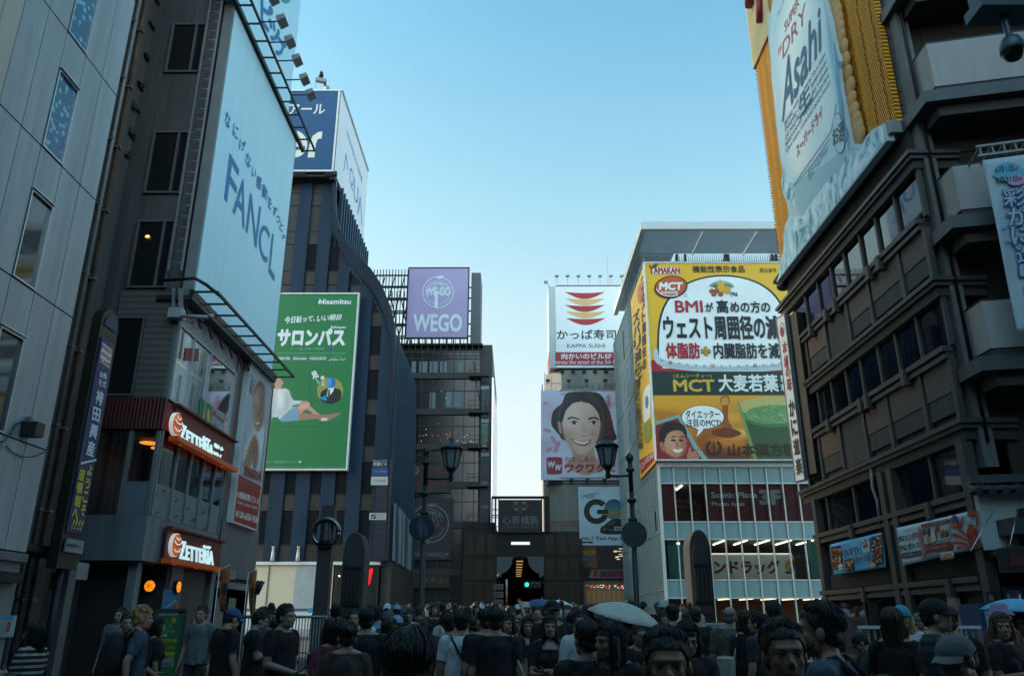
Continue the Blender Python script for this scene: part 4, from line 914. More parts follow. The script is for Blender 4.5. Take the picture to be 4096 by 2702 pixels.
for x0,x1 in((50,165),(228,402),(442,642),(732,835)):bd.rect('M',x0,848,x1,858,'#4f8c6a',1)
SKN='#b98d78'; SKD='#9c7462'
art=bd.paint('M',515,1105,870,1470,110,'#177040')
art.ell('M',692,1290,168,168,'#8c8f48',1)
art.spl('M',[(580,1310),(650,1265),(760,1260),(825,1290),(824,1390),(770,1440),(690,1458),(600,1430),(570,1390)],'#12151f',2)
art.poly('M',[(668,1262),(745,1240),(730,1300),(668,1372),(648,1360)],WT,3).poly('M',[(672,1272),(692,1275),(688,1370),(655,1375)],'#1f5a35',4)
art.spl('M',[(660,1180),(668,1135),(710,1118),(750,1138),(756,1190),(740,1240),(710,1258),(675,1250),(664,1215)],'#1b74c0',5).spl('M',[(668,1150),(690,1130),(700,1180),(690,1240),(672,1220)],'#46a0e0',soft=10).spl('M',[(735,1140),(755,1180),(742,1240),(725,1250)],'#0d4f90',soft=10)
art.spl('M',[(552,1362),(600,1372),(620,1350),(650,1385),(640,1415),(600,1405)],'#1b8ac8',5).line('M',672,1184,698,1182,5,'#0f4c86',6).line('M',722,1182,748,1186,5,'#0f4c86',6).line('M',695,1222,728,1222,4,'#0f4c86',6).line('M',712,1190,708,1208,4,'#155fa0',6)
art.done(1,[(692+166*math.cos(i*.16),1290+166*math.sin(i*.16))for i in range(40)]+[])
bd.text('足','M',0,0,0,0,WT,2,.06,quad=[(452,1068),(515,1042),(552,1110),(480,1145)]).text('にも','M',0,0,0,0,WT,2,.02,quad=[(505,1140),(530,1130),(565,1190),(535,1202)],vert=True)
bd.text('肩','M',575,1105,615,1150,WT,2,.05).text('にも','M',588,1160,625,1232,WT,2,.02,vert=True)
art=bd.paint('M',-40,1080,880,1800,260,'#177040')
art.spl('M',[(-40,1190),(0,1145),(50,1130),(88,1165),(104,1190),(85,1230),(70,1262),(90,1290),(20,1290),(-10,1250)],SKN,3).spl('M',[(-60,1140),(0,1110),(55,1128),(10,1150),(-10,1200),(0,1245),(-40,1250)],'#2a211f',4)
art.spl('M',[(-40,1290),(30,1275),(120,1262),(175,1290),(200,1360),(240,1412),(330,1415),(345,1445),(240,1470),(215,1480),(190,1560),(100,1600),(-40,1600)],'#c3c8cc',2)
art.spl('M',[(-86,1670),(-50,1502),(-26,1334),(21,1286),(45,1382),(9,1526),(-38,1646),(-74,1682)],'#b4bbc0',3).spl('M',[(21,1526),(249,1490),(297,1526),(225,1598),(69,1658)],'#b9c0c6',3)
art.spl('M',[(69,1646),(225,1502),(285,1490),(321,1646),(201,1670),(105,1677)],'#6f97b4',3).spl('M',[(285,1502),(369,1430),(436,1466),(489,1526),(580,1598),(657,1646),(585,1670),(501,1598),(393,1526),(309,1598)],SKN,4)
art.spl('M',[(309,1578),(417,1574),(561,1593),(669,1588),(801,1569),(818,1583),(729,1634),(657,1665),(585,1646),(465,1646),(321,1658)],SKD,3).spl('M',[(321,1430),(393,1418),(446,1454),(417,1468),(345,1458)],SKN,5).rect('M',585,1631,657,1667,'#c9ced2',5)
art.spl('M',[(20,1300),(80,1290),(120,1380),(90,1500),(30,1480)],'#dfe4e6',soft=25,a=.7).spl('M',[(140,1300),(190,1360),(180,1480),(120,1540)],'#98a2aa',soft=20,a=.7).spl('M',[(300,1480),(420,1450),(440,1475),(330,1520)],'#d8ae98',soft=10,a=.7)
art.done(1,[(-40,1080),(430,1080),(440,1490),(880,1500),(880,1740),(-40,1740)])
bd.text('詳しい商品情報はこちらへ','E',147,706,318,720,'#7fae94',1).poly('E',[(322,706),(322,720),(337,713)],WT,1).rect('E',150,737,560,742,'#3f7a5a',1).done()
# ------------------------------------------------------------------ tall dark glass building with the lilac board
Y2=66.; WG=mat('brown_grey_wall',(.055,.052,.052),.6,.1,.16,.5); t=thing('restaurant_tower','tall dark grid-fronted tower of restaurants left of the shopping arcade','building',(-6,70,.5))
NG=glass_dark('netted_glass',(.022,.026,.028),.16,0,.6); FRD=mat('dark_frame',(.05,.05,.052),.5,.4,.15)
b=MB(); b.box(-16,-3.0,Y2+.2,Y2+18,.5,24.2,WG).box(-3.0,-1.98,Y2+.25,Y2+17,.5,24.5,WG); b.build('wall',t)
b=MB(); b.box(-1.98,-1.86,Y2+.26,Y2+17,.5,21.5,mat('bright_metal_side',(.62,.66,.70),.18,.9,.1)); b.build('metal_side',t)
fl=[.55,5.0,8.7,11.9,15.1,18.1,21.3,23.9]
for k in range(len(fl)-1):
 z0,z1=fl[k],fl[k+1]
 b=MB(); b.box(-16,-3.05,Y2+.02,Y2+.195,z0+.55,z1-.02,NG); wo=b.build('window_band',t)
 f=MB()
 for i in range(14):x=-15.5+i*.93; f.box(x-.03,x+.03,Y2-.08,Y2+.018,z0+.56,z1-.02,FRD)
 f.box(-16,-3.05,Y2-.05,Y2+.016,(z0+z1)/2+.5,(z0+z1)/2+.56,FRD); f.build('mullion',wo)
 b=MB(); b.box(-16,-2.9,Y2-.18,Y2+.19,z0,z0+.54,mat('floor_edge',(.035,.034,.035),.6,0,.2)); b.build('floor_edge',t)
b=MB()
rr=random.Random(3)
for i in range(24):
 x=-9.3+rr.random()*6; z=16.2+rr.gauss(0,.35); b.ell((x,Y2-.03+0,z),(.028,.028,.036),emit('candle_bulb','#ff8c3a',1.3)if i%3 else emit('candle_white','#ffe0b0',1.6),6,4)
for x,z in((-6.3,20.2),(-5.9,19.6),(-5.7,19.2),(-2.6,19.9),(-2.5,19.5)):b.ell((x,Y2-.04,z),(.03,.03,.03),emit('candle_white',0,0),6,4)
b.build('window_lights',t)
# interior curtains glimpsed on two floors
b=MB(); PBL=mat('pale_blind',(.16,.21,.24),.6,0,.1)
for x0,x1,z0,z1 in((-8.3,-7.6,21.7,22.9),(-7.4,-6.7,21.7,22.9),(-6.5,-5.9,21.7,22.9),(-4.9,-4.4,21.7,22.9),(-9.0,-8.6,21.7,22.9)):b.box(x0,x1,Y2+.003,Y2+.018,z0,z1,PBL)
for x0,x1,z0,z1 in((-7.3,-6.8,18.7,20.1),(-5.9,-4.5,18.8,20.2)):b.box(x0,x1,Y2+.003,Y2+.018,z0,z1,PBL)
b.build('pale_blind',t)
b=MB()
for k,z in enumerate(fl[2:-1]):b.box(-3.9,-2.2,Y2-.8,Y2-.2,z+.05,z+.12,FRD).box(-3.9,-3.86,Y2-.8,Y2-.76,z+.12,z+1.1,FRD).box(-2.24,-2.2,Y2-.8,Y2-.76,z+.12,z+1.1,FRD).box(-3.85,-2.25,Y2-.79,Y2-.77,z+1.05,z+1.1,FRD)
b.bar((-3.6,Y2-.3,22.8),(-2.9,Y2-.7,18.5),.08,.05,FRD); b.build('balcony',t)
b=MB(); b.box(-16,-2.8,Y2-.6,Y2+.3,24.22,24.36,DARK)
for i in range(24):b.box(-15.8+i*.55,-15.76+i*.55,Y2-.58,Y2-.54,23.6,24.2,FRD)
b.box(-16,-2.85,Y2-.6,Y2-.52,23.55,23.6,FRD); b.build('parapet_rail',t)
t=thing('roof_scaffold','dark lattice of steel framing on the roof behind the lilac board','frame',(-8,68,24.4)); b=MB()
for i in range(16):x=-13.4+i*.28; b.box(x-.035,x+.035,Y2+.5,Y2+.57,24.4,31.9,DARK)
for z in(25.2,26.4,27.6,28.9,30.2,31.3):b.box(-13.5,-9.5,Y2+.6,Y2+.72,z,z+.12,DARK).box(-13.5,-4,Y2+3.4,Y2+3.5,z,z+.12,DARK)
for i in range(5):b.bar((-13.4+i*.9,Y2+1.4,24.4),(-12.0+i*.9,Y2+1.4,31.5),.09,.09,DARK); b.bar((-12.0+i*.9,Y2+2.2,24.4),(-13.4+i*.9,Y2+2.2,30.5),.09,.09,DARK)
for i in range(26):b.box(-13.5+i*.38,-13.44+i*.38,Y2+3.6,Y2+3.66,24.4,31.0,DARK)
b.box(-9.4,-4.05,Y2+.6,Y2+.9,24.42,24.6,DARK)
for i in range(9):b.box(-9.2+i*.62,-9.12+i*.62,Y2+.1,Y2+.9,24.4,25.1,DARK)
b.build('lattice',t); b=MB(); b.box(-3.95,-3.1,Y2+.6,Y2+4,24.42,31.6,mat('roof_housing',(.10,.115,.125),.6,.2,.1)); b.build('side_cladding',t)
t=thing('lilac_billboard','square lilac rooftop billboard with a white globe emblem over four capitals','billboard',(-7,66,25)); pf=PY(Y2)
u0,v1=pf.uv('D',898,1140); u1,v0=pf.uv('D',1200,1500); panel(t,pf,(u0,v0),(u1,v1),.25,mat('lilac_sheet','#a897bf',.5,0,.05,.5,.1,1.5),frame=DARK,fw=.09); bd=Board(t,pf,.006,.006); LW='#d3dde8'
bd.text('WEGO','D',922,1382,1170,1468,LW,1,.03)
def globe(bd,c,cx,cy,r,col,w,hole=None):
 bd.ring(c,cx,cy,r,r,w,col,1)
 bd.ring(c,cx,cy,r*.78,r*.78,w*.6,col,1,20,340)
 bd.spl(c,[(cx-r*.1,cy-r*1.0),(cx+r*.3,cy-r*1.08),(cx+r*.35,cy-r*.95),(cx,cy-r*.88)],col,1)
 for k in(.2,.45,.7):bd.ring(c,cx,cy+r*.1,r*.9*k+4,r*.75,w*.6,col,1,180,360)
 for k in(-.35,0,.3):bd.ring(c,cx,cy+r*k,r*.7,r*.2,w*.6,col,1,180,360)
 bd.poly(c,[(cx-r*.22,cy-r*.1),(cx-r*.02,cy-r*.1),(cx-r*.02,cy+r*1.1),(cx-r*.22,cy+r*1.0)],col,1)
globe(bd,'D',1048,1265,80,LW,4); bd.text('WE-GO','D',985,1240,1112,1282,LW,2,.03); bd.done()
# signs on that tower
t=thing('neon_signs','unlit red and white restaurant lettering on the dark tower front','sign',(-6.5,65.6,11)); pf=PY(Y2-.22); b=MB(); q=pf.uv('E',905,730); q2=pf.uv('E',1110,875); b.pbox(pf,q[0],q2[0],q2[1],q[1],.0,.03,mat('sign_backing',(.03,.03,.031),.6)); b.build('backing',t); bd=Board(t,pf,.04,.004)
bd.ell('E',927,757,22,24,'#6f7478',1).text('7F','E',912,742,942,772,'#5a2024',2,.03).text('プリ','E',950,738,985,778,'#5a1d22',1,.03).text('リ','E',1008,738,1032,778,'#5a1d22',1,.03).text('モニ','E',1035,745,1105,775,'#6a4048',1,.02)
bd.text('サイゼリヤ','E',918,815,1098,850,'#7a1216',1,.04).rect('E',918,854,984,870,'#143c30',1).rect('E',1008,854,1098,870,'#143c30',1).text('GOKAN','E',920,668,965,688,'#3c3524',1).done()
t=thing('globe_wall_sign','large grey globe emblem and web address on the dark lower front of the tower','sign',(-6.9,65.6,6.3)); pf=PY(Y2-.22); q=pf.uv('E',890,905); q2=pf.uv('E',1120,1225); b=MB(); b.pbox(pf,q[0],q2[0],q2[1],q[1],.0,.035,mat('sign_backing',0)); b.build('backing',t); bd=Board(t,pf,.045,.004)
globe(bd,'E',1005,1035,98,'#6c7075',7); bd.text('WWW.WEGO.JP','E',900,1188,1102,1214,'#6c7075',1,.03); bd.text('109','E',1030,1008,1075,1060,'#4a1518',2,.03).done()
t=thing('drugstore_sign','dim yellow slanted kana over the street-level shop of the dark tower','sign',(-6.9,65.6,4)); pf=PY(Y2-.25); q=pf.uv('E',780,1300); q2=pf.uv('E',1110,1372); b=MB(); b.pbox(pf,q[0],q2[0],q2[1],q[1],.0,.04,mat('sign_black',(.018,.018,.018),.6)); b.build('backing',t); bd=Board(t,pf,.05,.004)
bd.text('マツモトキヨシ','E',0,0,0,0,'#57561a',1,.03,.2,quad=[(880,1322),(1105,1312),(1100,1350),(870,1348)]).text('薬','E',815,1318,846,1342,'#3a3a16',1,.03).done()
t=thing('column_sign','narrow column of tenant plates, green and red, on the tower edge facing the arcade','sign',(-2.6,65.5,8)); pf=PY(Y2-.3); q=pf.uv('N',850,500); q2=pf.uv('N',932,1240); b=MB(); b.pbox(pf,q[0],q2[0],1.2,q[1],-.3,0,mat('plate_dark',(.035,.04,.042),.5)); b.build('box',t); bd=Board(t,pf,.006,.004)
for y in(502,850,1200):bd.rect('N',848,y,930,y+36,'#8fa0ac',1)
bd.rect('N',858,548,925,780,'#4a4d54',1).text('プリ機','N',868,560,915,770,'#1d2028',2,.02,vert=True).rect('N',858,785,925,845,'#22343c',1).text('7F','N',868,792,912,826,'#4f94a8',2,.04)
bd.rect('N',852,895,918,1100,'#247a58',1).text('サイゼリヤ','N',864,905,906,1092,'#a8b0ac',2,.05,vert=True).text('サイゼリヤ','N',867,908,903,1089,'#7c1a22',3,.02,vert=True).rect('N',850,1104,916,1195,'#671c22',1).text('6F','N',864,1112,902,1188,'#a8a8a8',2,.05,vert=True)
for y in(1500,1750):bd.rect('N',848,y,928,y+32,'#5d6a72',1)
bd.done()
# ------------------------------------------------------------------ arcade gate
Y3=64.; t=thing('arcade_gate','dark arcade entrance with a heart emblem above its white place name','gate',(.4,65,.55)); pf=PY(Y3); GT=mat('gate_bronze',(.016,.013,.011),.6,.3,.2)
q=lambda x,y:pf.uv('F',x,y)
(sl,st),(sr,sb)=q(385,190),q(722,446); b=MB(); b.pbox(pf,sl,sr,sb,st,-.3,0,mat('gate_black',(.013,.012,.012),.55)); b.build('sign_panel',t)
b=MB(); (gl,gt),(gr,_)=q(325,178),q(775,178)
for a,c_ in((325,334),(352,364),(378,386),(712,718),(735,775)):b.pbox(pf,q(a,0)[0],q(c_,0)[0],8.2,gt,-.3,.05,GT)
b.pbox(pf,gl,gr,gt,gt+.15,-.4,.1,GT); b.pbox(pf,gl-.02,sl-.02,sb+1.3,sb+1.36,-.1,.02,GT)
for z in(8.6,9.3,9.9):b.pbox(pf,gl,q(386,0)[0],z,z+.05,-.15,.0,GT)
b.build('sign_frame',t)
(wl,wt),(wr,_)=q(105,435),q(1012,432); (ol,_),(or_,_)=q(362,700),q(737,700); b=MB()
for a,c_ in((wl,ol),(or_,wr)):
 b.pbox(pf,a,c_,.55,8.25,-.6,-.25,mat('gate_wall',(.02,.015,.012),.7,0,.25))
b.pbox(pf,ol,or_,6.35,7.25,-.6,-.25,mat('gate_wall',0)); b.pbox(pf,ol,q(478,0)[0],7.25,8.25,-.6,-.25,mat('gate_wall',0)); b.pbox(pf,q(622,0)[0],or_,7.25,8.25,-.6,-.25,mat('gate_wall',0)); b.pbox(pf,q(478,0)[0],q(622,0)[0],7.5,8.25,-.6,-.25,mat('gate_wall',0)); b.build('wall',t)
b=MB(); BRZ=mat('copper_panel',(.030,.018,.010),.5,.3,.3,1.5)
for a,c_ in((wl,ol),(or_,wr)):
 n=3
 for i in range(n):
  for k in range(4):
   if k==0 and a==or_:continue
   u0=a+(c_-a)*(i+.12)/n; u1=a+(c_-a)*(i+.88)/n; z0=.9+k*1.85; b.pbox(pf,u0,u1,z0,z0+1.6,-.249,-.2,BRZ)
b.build('lattice_panel',t)
b=MB()
for sx in(-1,1):
 c=(ol+or_)/2; P=[]
 for i in range(13):a=math.pi/2*i/12; P.append((c+sx*(1.83-1.25*math.sin(a)),5.0+1.2*math.sin(a)**.8 if 0 else 5.0+1.25*(1-math.cos(a))))
 P2=[pf.pt(u,v,-.2)for u,v in P]+[pf.pt(c+sx*.4,6.34,-.2),pf.pt(c+sx*1.83,6.34,-.2)]
 b.prism(P2,(0,.2,0),mat('bracket_pale',(.10,.11,.12),.6)); b.ell(pf.pt(c+sx*1.62,4.9,0),(.2,.15,.16),mat('bracket_pale',0),12,8)
b.build('bracket',t)
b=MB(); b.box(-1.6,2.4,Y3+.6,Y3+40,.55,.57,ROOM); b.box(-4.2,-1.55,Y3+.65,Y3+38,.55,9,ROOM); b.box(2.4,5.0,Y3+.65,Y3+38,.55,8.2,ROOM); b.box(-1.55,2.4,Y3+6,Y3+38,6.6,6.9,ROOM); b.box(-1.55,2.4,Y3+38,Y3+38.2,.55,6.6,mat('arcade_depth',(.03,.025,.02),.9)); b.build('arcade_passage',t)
b=MB()
for i in range(7):b.box(.1,.7,Y3+8+i*4,Y3+8.6+i*4,6.52,6.58,emit('arcade_lamp','#ffcf90',.6))
b.build('passage_lamp',t)
bd=Board(t,pf,.006,.006)
def heart(x,y,w,h,col):bd.poly('F',[(x-w,y),(x-w*.5,y-h*.45),(x,y),(x+w*.5,y-h*.45),(x+w,y),(x,y+h*.75)],col,1)
for x,y,c_ in((518,212,'#6c6d6c'),(578,212,'#6c6d6c'),(490,237,'#6b231f'),(550,237,'#6b231f'),(608,237,'#6b231f'),(518,260,'#6c6d6c'),(580,260,'#6c6d6c'),(550,282,'#6b231f')):heart(x,y,23,24,c_)
bd.text('心斎橋筋','F',412,316,688,382,'#76787c',1,.005).text('SHIN SAI BASHI-SUJI','F',413,390,688,420,'#5b5c60',1,.0).done()
t=thing('traffic_light','horizontal traffic light showing green before the dark arcade','traffic light',(1.3,60,.5)); pf=PY(60.); qg=pf.at('F',601,853); b=MB(); b.box(qg.x-.25,qg.x+1.0,60.02,60.3,qg.z-.22,qg.z+.22,BLACK); b.build('housing',t)
b=MB(); b.ell(qg+Vector((0,.0,0)),(.145,.05,.145),emit('green_signal','#20ffc0',2.6),16,8); b.build('green_lens',t); b=MB()
for k in(1,2):b.ell(qg+Vector((.38*k,0,0)),(.14,.04,.14),mat('dead_lens',(.02,.015,.012),.3),14,8)
b.build('unlit_lens',t); b=MB(); b.tube([(qg.x+2.3,60.2,.5),(qg.x+2.3,60.2,5.2)],.09,DARK,10); b.bar((qg.x+.9,60.2,qg.z+.1),(qg.x+2.3,60.2,qg.z+.3),.07,.07,DARK); b.build('pole',t)
t=thing('poster_stand','stack of three small framed posters left of the arcade mouth','poster stand',(-1.6,58,.5)); pf=PY(58.)
for k,(y0,y1,c_)in enumerate(((848,893,'#3c3a38'),(908,955,'#4a2a26'),(970,1010,'#2a4a30'))):
 a=pf.uv('F',342,y0); c2=pf.uv('F',417,y1); b=MB(); b.pbox(pf,a[0],c2[0],c2[1],a[1],-.08,0,mat('stand_frame',(.09,.09,.085),.6)); fo=b.build('framed_poster',t)
 b=MB(); b.pbox(pf,a[0]+.1,c2[0]-.1,c2[1]+.08,a[1]-.08,.003,.01,pr(c_)); b.build('print',fo)
b=MB(); q0=pf.at('F',380,1010); b.tube([(q0.x,58.1,.5),(q0.x,58.1,4.3)],.05,DARK,8); b.build('post',t)
t=thing('striped_pole','thin pole striped white, yellow, red and blue beside the poster stack','pole',(-.7,57,.5)); pf=PY(57.); q0=pf.at('F',443,900); b=MB()
for z0,z1,c_ in((.5,1.9,'#b8b8b0'),(1.9,2.6,'#8f7a1c'),(2.6,3.1,'#8a2a20'),(3.1,3.5,'#8f8a2a'),(3.5,4.3,'#a8a8a0')):b.tube([(q0.x,57,z0),(q0.x,57,z1)],.07,pr(c_),10)
b.build('striped_tube',t)
# ------------------------------------------------------------------ building with the portrait billboard, right of the arcade
Y4=70.; t=thing('corner_tower','weathered concrete building with a chamfered corner right of the arcade','building',(10,76,.5))
CW=mat('stained_concrete',(.30,.28,.25),.85,0,.3,.45,.15,12,(1,1,.25))
def chamfer(x0,xc,x1,y,cd,yb):return[(x0,y+cd),(xc,y),(x1,y),(x1,yb),(x0,yb)]
b=MB(); b.prism([(x,y,.5)for x,y in chamfer(2.92,4.25,22,Y4+.1,1.4,88)],(0,0,22.85),CW); b.build('wall',t)
b=MB(); b.prism([(x,y,21.4)for x,y in chamfer(2.8,4.15,22,Y4-.1,1.5,72)],(0,0,.12),GREYM); b.prism([(x,y,13.0)for x,y in chamfer(2.8,4.15,22,Y4-.1,1.5,72)],(0,0,.1),GREYM)
for i in range(12):b.box(4.3+i*.55,4.34+i*.55,Y4-.1,Y4+.1,21.4,22.0,GREYM)
b.box(2.8,12,Y4-.5,Y4-.44,21.9,21.95,GREYM)
for i in range(7):b.box(2.5+.0,2.56,Y4+.2+i*.3,Y4+.24+i*.3,20.6,22.1,GREYM)
b.build('ledge',t)
b=MB(); b.box(2.75,2.8,Y4+1.0,Y4+1.06,21.2,23.4,DARK); b.box(2.62,2.68,Y4+.8,Y4+.86,5,21.2,DARK); b.build('downpipe',t)
for k,(zz,xs)in enumerate(((22.0,(3.0,4.9,6.5,8.2,9.8)),(13.0,(4.9,6.3,7.8,9.3)))):
 for x in xs:
  b=MB(); b.box(x-.18,x+.18,Y4-.75,Y4-.5,zz+.05,zz+.25,DARK); b.bar((x,Y4-.1,zz),(x,Y4-.6,zz+.08),.05,.05,DARK); b.build('flood_lamp',t)
b=MB(); b.box(5.4,12,Y4-.25,Y4+.05,4.9,7.6,mat('shop_dark',(.05,.03,.028),.7)); b.box(5.9,12,Y4-.2,Y4+.05,.6,4.0,emit('shop_glow','#a07a50',.16)); b.build('shopfront',t)
b=MB()
for i in range(9):b.box(5.9+i*.42,5.96+i*.42,Y4-.27,Y4-.21,.6,4.0,mat('cream_grid',(.25,.22,.18),.6))
for z in(1.4,2.2,3.0):b.box(5.9,9.4,Y4-.28,Y4-.205,z,z+.07,mat('cream_grid',0))
b.build('window_grid',t)
b=MB(); rr=random.Random(5)
for i in range(44):b.ell((5.9+rr.random()*3.2,Y4-.4,4.32+rr.uniform(-.12,.12)),(.05,.04,.04),emit('bulb_red','#ff3020',1.6)if rr.random()<.55 else emit('bulb_green','#30e090',1.2)if rr.random()<.6 else emit('bulb_white','#fff0d0',1.6),6,4)
b.build('string_bulbs',t)
b=MB()
for i in range(16):b.box(7.6+rr.random()*3,7.8+rr.random()*.1+3*0,Y4-.26,Y4-.255,6.6,6.64,emit('shop_tube','#ffe8c0',1.2))if 0 else b.box(*(lambda x,z:(x,x+.3,Y4-.29,Y4-.26,z,z+.05))(7.3+rr.random()*2.2,6.5+rr.random()*.9),emit('shop_tube','#ffe8c0',1.0))
b.build('ceiling_tube',t)
t=thing('discount_posters','yellow and blue discount posters beside the lit chemist window','poster',(6,69.6,5)); pf=PY(Y4-.3); a=pf.uv('F',1022,555); c2=pf.uv('F',1148,722); panel(t,pf,(a[0],c2[1]),(c2[0],a[1]),.05,pr('#7d3a14')); bd=Board(t,pf,.004,.005)
bd.rect('F',1024,585,1142,628,'#5a4a10',1).text('18%OFF','F',1032,588,1138,625,'#8f8a1c',2,.04).rect('F',1024,632,1148,676,'#1c4a70',1).text('15%','F',1080,636,1146,674,'#8f2c20',2,.04).text('最大','F',1030,640,1070,665,'#7f9ab0',2).rect('F',1024,680,1078,720,'#6a3030',1).rect('F',1082,680,1146,720,'#7a6a18',1).text('3%','F',1090,684,1140,718,'#8f2c20',2,.03).done()
t=thing('chemist_sign','projecting shop sign with red and navy kana on a pale sloping board','sign',(7.5,69.4,5)); pf=PY(Y4-.45); bd=Board(t,pf,.006,.005)
b=MB(); b.prism([pf.at('F',x,y)for x,y in((1085,805),(1110,735),(1372,735),(1372,805))],(0,.3,0),pr('#5a6a74')); b.build('panel',t)
bd.poly('F',[(1110,742),(1160,742),(1160,797),(1098,797)],'#7d8890',1).text('薬','F',1115,742,1160,797,'#8f2a2c',2,.04).rect('F',1170,742,1368,797,'#7e2a22',1).text('ダイコク','F',1180,746,1350,790,'#1c2650',2,.06).line('F',1090,803,1370,803,4,'#2f7aa8',1).done()
t=thing('sushi_billboard','white rooftop billboard with red and gold crescents over brushed kana and a red band','billboard',(8,70,23.5)); pf=PY(Y4)
a=pf.uv('G',188,228); c2=pf.uv('G',610,737); b=MB(); b.box(3.2,14,Y4+.02,Y4+3.8,c2[1],a[1],pr('#aab2b6')); b.build('box',t)
panel(t,pf,(a[0],c2[1]),(14,a[1]),.04,mat('white_sheet',0),off=.03); bd=Board(t,pf,.04,.006)
def cres(y,w0,w1,d,col):
 P=[(w0+(w1-w0)*i/16,y+7*math.sin(math.pi*i/16))for i in range(17)]+[(w1-(w1-w0)*i/16,y+d*math.sin(math.pi*i/16))for i in range(1,16)]
 bd.poly('G',P,col,1)
for y,w0,w1,c_ in((263,250,500,'#a01226'),(303,252,500,'#c9a560'),(344,251,500,'#a01226'),(384,254,506,'#c9a560'),(426,256,506,'#a01226')):cres(y,w0,w1,44,c_)
bd.text('かっぱ寿司','G',200,500,572,560,'#1c1d22',1,.015).text('KAPPA SUSHI','G',263,588,502,612,'#23252b',1,.0).rect('G',190,640,620,722,'#a01226',1)
bd.text('向かいのビル5F','G',228,648,542,684,'#cdd4d8',2,.03).text('Across the street of the 5th floor','G',176,690,615,714,'#cdd4d8',2,.012).text('コロワイドグループ','G',355,724,410,731,'#55585e',1).done()
pf2=PX(3.19); pf2=PL((3.19,0,0),(-1,0,0)); b=MB(); z0,z1=c2[1],a[1]; b.box(3.17,3.195,Y4+.03,Y4+3.8,z0+.25,z0+1.7,pr('#a01226')); b.build('side_band',t)
b=MB(); b.box(3.9,14,Y4-.02,Y4+.3,31.75,31.82,GREYM).box(4.0,14,Y4+.4,Y4+3,23.3,23.55,DARK)
for i in range(9):b.box(4.2+i*1.0,4.5+i*1.0,Y4-.2,Y4+.2,23.1,23.35,DARK)
b.build('support',t)
for i in range(7):
 x=4.0+i*1.03; b=MB(); b.box(x-.02,x+.02,Y4-.4,Y4-.36,31.8,32.5,GREYM); b.box(x-.18,x+.18,Y4-.6,Y4-.3,32.5,32.62,GREYM); b.build('flood_lamp',t)
b=MB(); q0=pf.at('G',135,200); b.bar((3.4,Y4+.3,31.7),q0,.04,.04,GREYM); b.box(q0.x-.25,q0.x+.1,Y4-.1,Y4+.15,q0.z-.1,q0.z+.1,GREYM); b.build('corner_lamp',t)
b=MB(); b.tube([(9.05,Y4+1,31.7),(9.05,Y4+1,35.2)],.02,GREYM,5); b.build('aerial',t)
# portrait billboard
t=thing('portrait_billboard','pale pink billboard of a smiling dark-haired woman with red characters','billboard',(8,69.6,13.4)); yb=Y4-.25; pf=PY(yb)
LB=mat('petal_sheet','#a9b3cf',.45,0,.06,.3); z0,z1=13.45,21.3
b=MB(); b.prism([(x,y,z0)for x,y in((2.55,yb+1.45),(4.05,yb),(14,yb),(14,yb+.2),(4.12,yb+.2),(2.7,yb+1.5))],(0,0,z1-z0),LB); b.build('panel',t)
b=MB()
for z in(z0-.1,z1):b.prism([(x,y,z)for x,y in((2.5,yb+1.42),(4.03,yb-.06),(14,yb-.06),(14,yb+.1),(4.1,yb+.1),(2.6,yb+1.5))],(0,0,.1),GREYM)
b.build('frame',t); bd=Board(t,pf,.004,.006)
HR='#1b1718'; FC='#dcb5a5'; FD='#bd8f7e'
art=bd.paint('G',100,880,620,1440,190,'#c6cde2')
for x,y,r_,c_ in((150,1000,70,'#cdb4c6'),(140,1240,60,'#c9a8bc'),(540,1300,70,'#bfa6c0'),(560,960,60,'#d0b8c8'),(200,1330,80,'#d8d4e2')):art.ell('G',x,y,r_,r_,c_,soft=30)
for x,y,rx,ry,r_ in((300,925,28,18,20),(250,902,32,12,0),(275,960,20,26,30),(245,1180,24,16,40),(540,960,40,14,10)):art.ell('G',x,y,rx,ry,'#c9a6b4',1,r_)
art.spl('G',[(230,960),(255,905),(300,888),(420,888),(480,910),(520,985),(545,1060),(560,1130),(575,1180),(530,1205),(470,1200),(440,1215),(250,1190),(215,1160),(190,1130),(165,1090),(172,1020),(200,985)],HR,2)
art.spl('G',[(290,1210),(420,1210),(440,1300),(500,1360),(380,1410),(260,1350),(300,1290)],FD,3,soft=4)
art.spl('G',[(232,1010),(262,958),(345,935),(430,960),(468,1020),(472,1100),(455,1180),(415,1250),(365,1280),(315,1265),(265,1205),(238,1120)],FC,4,soft=2).spl('G',[(250,1000),(300,960),(350,950),(350,1060),(300,1130),(255,1110)],'#ecccc0',soft=22,a=.8).spl('G',[(430,1000),(468,1030),(470,1110),(440,1210),(380,1275),(420,1180),(440,1100)],'#b98876',soft=20,a=.7).spl('G',[(240,1090),(262,1200),(315,1265),(300,1200),(262,1120)],'#a87a68',soft=14,a=.7).ell('G',285,1150,26,22,'#cf9080',soft=14,a=.6).ell('G',425,1150,26,22,'#b87464',soft=14,a=.6)
art.spl('G',[(345,890),(352,945),(300,960),(255,1010),(232,1080),(215,1040),(250,950),(300,900)],HR,5).spl('G',[(345,890),(420,900),(480,1000),(478,1090),(458,1020),(410,965),(350,945)],HR,5)
art.spl('G',[(205,1080),(220,1080),(230,1140),(222,1150),(210,1120)],FD,5)
art.spl('G',[(268,1052),(300,1044),(338,1056),(338,1064),(300,1054),(270,1062)],HR,6).spl('G',[(398,1054),(432,1044),(462,1056),(460,1064),(432,1055),(400,1064)],HR,6)
for x in(308,432):
 art.spl('G',[(x-28,1082),(x,1072),(x+28,1084),(x,1094)],'#d8d4d4',6).ell('G',x,1083,11,10,HR,7).spl('G',[(x-30,1082),(x,1068),(x+30,1082),(x,1076)],HR,8)
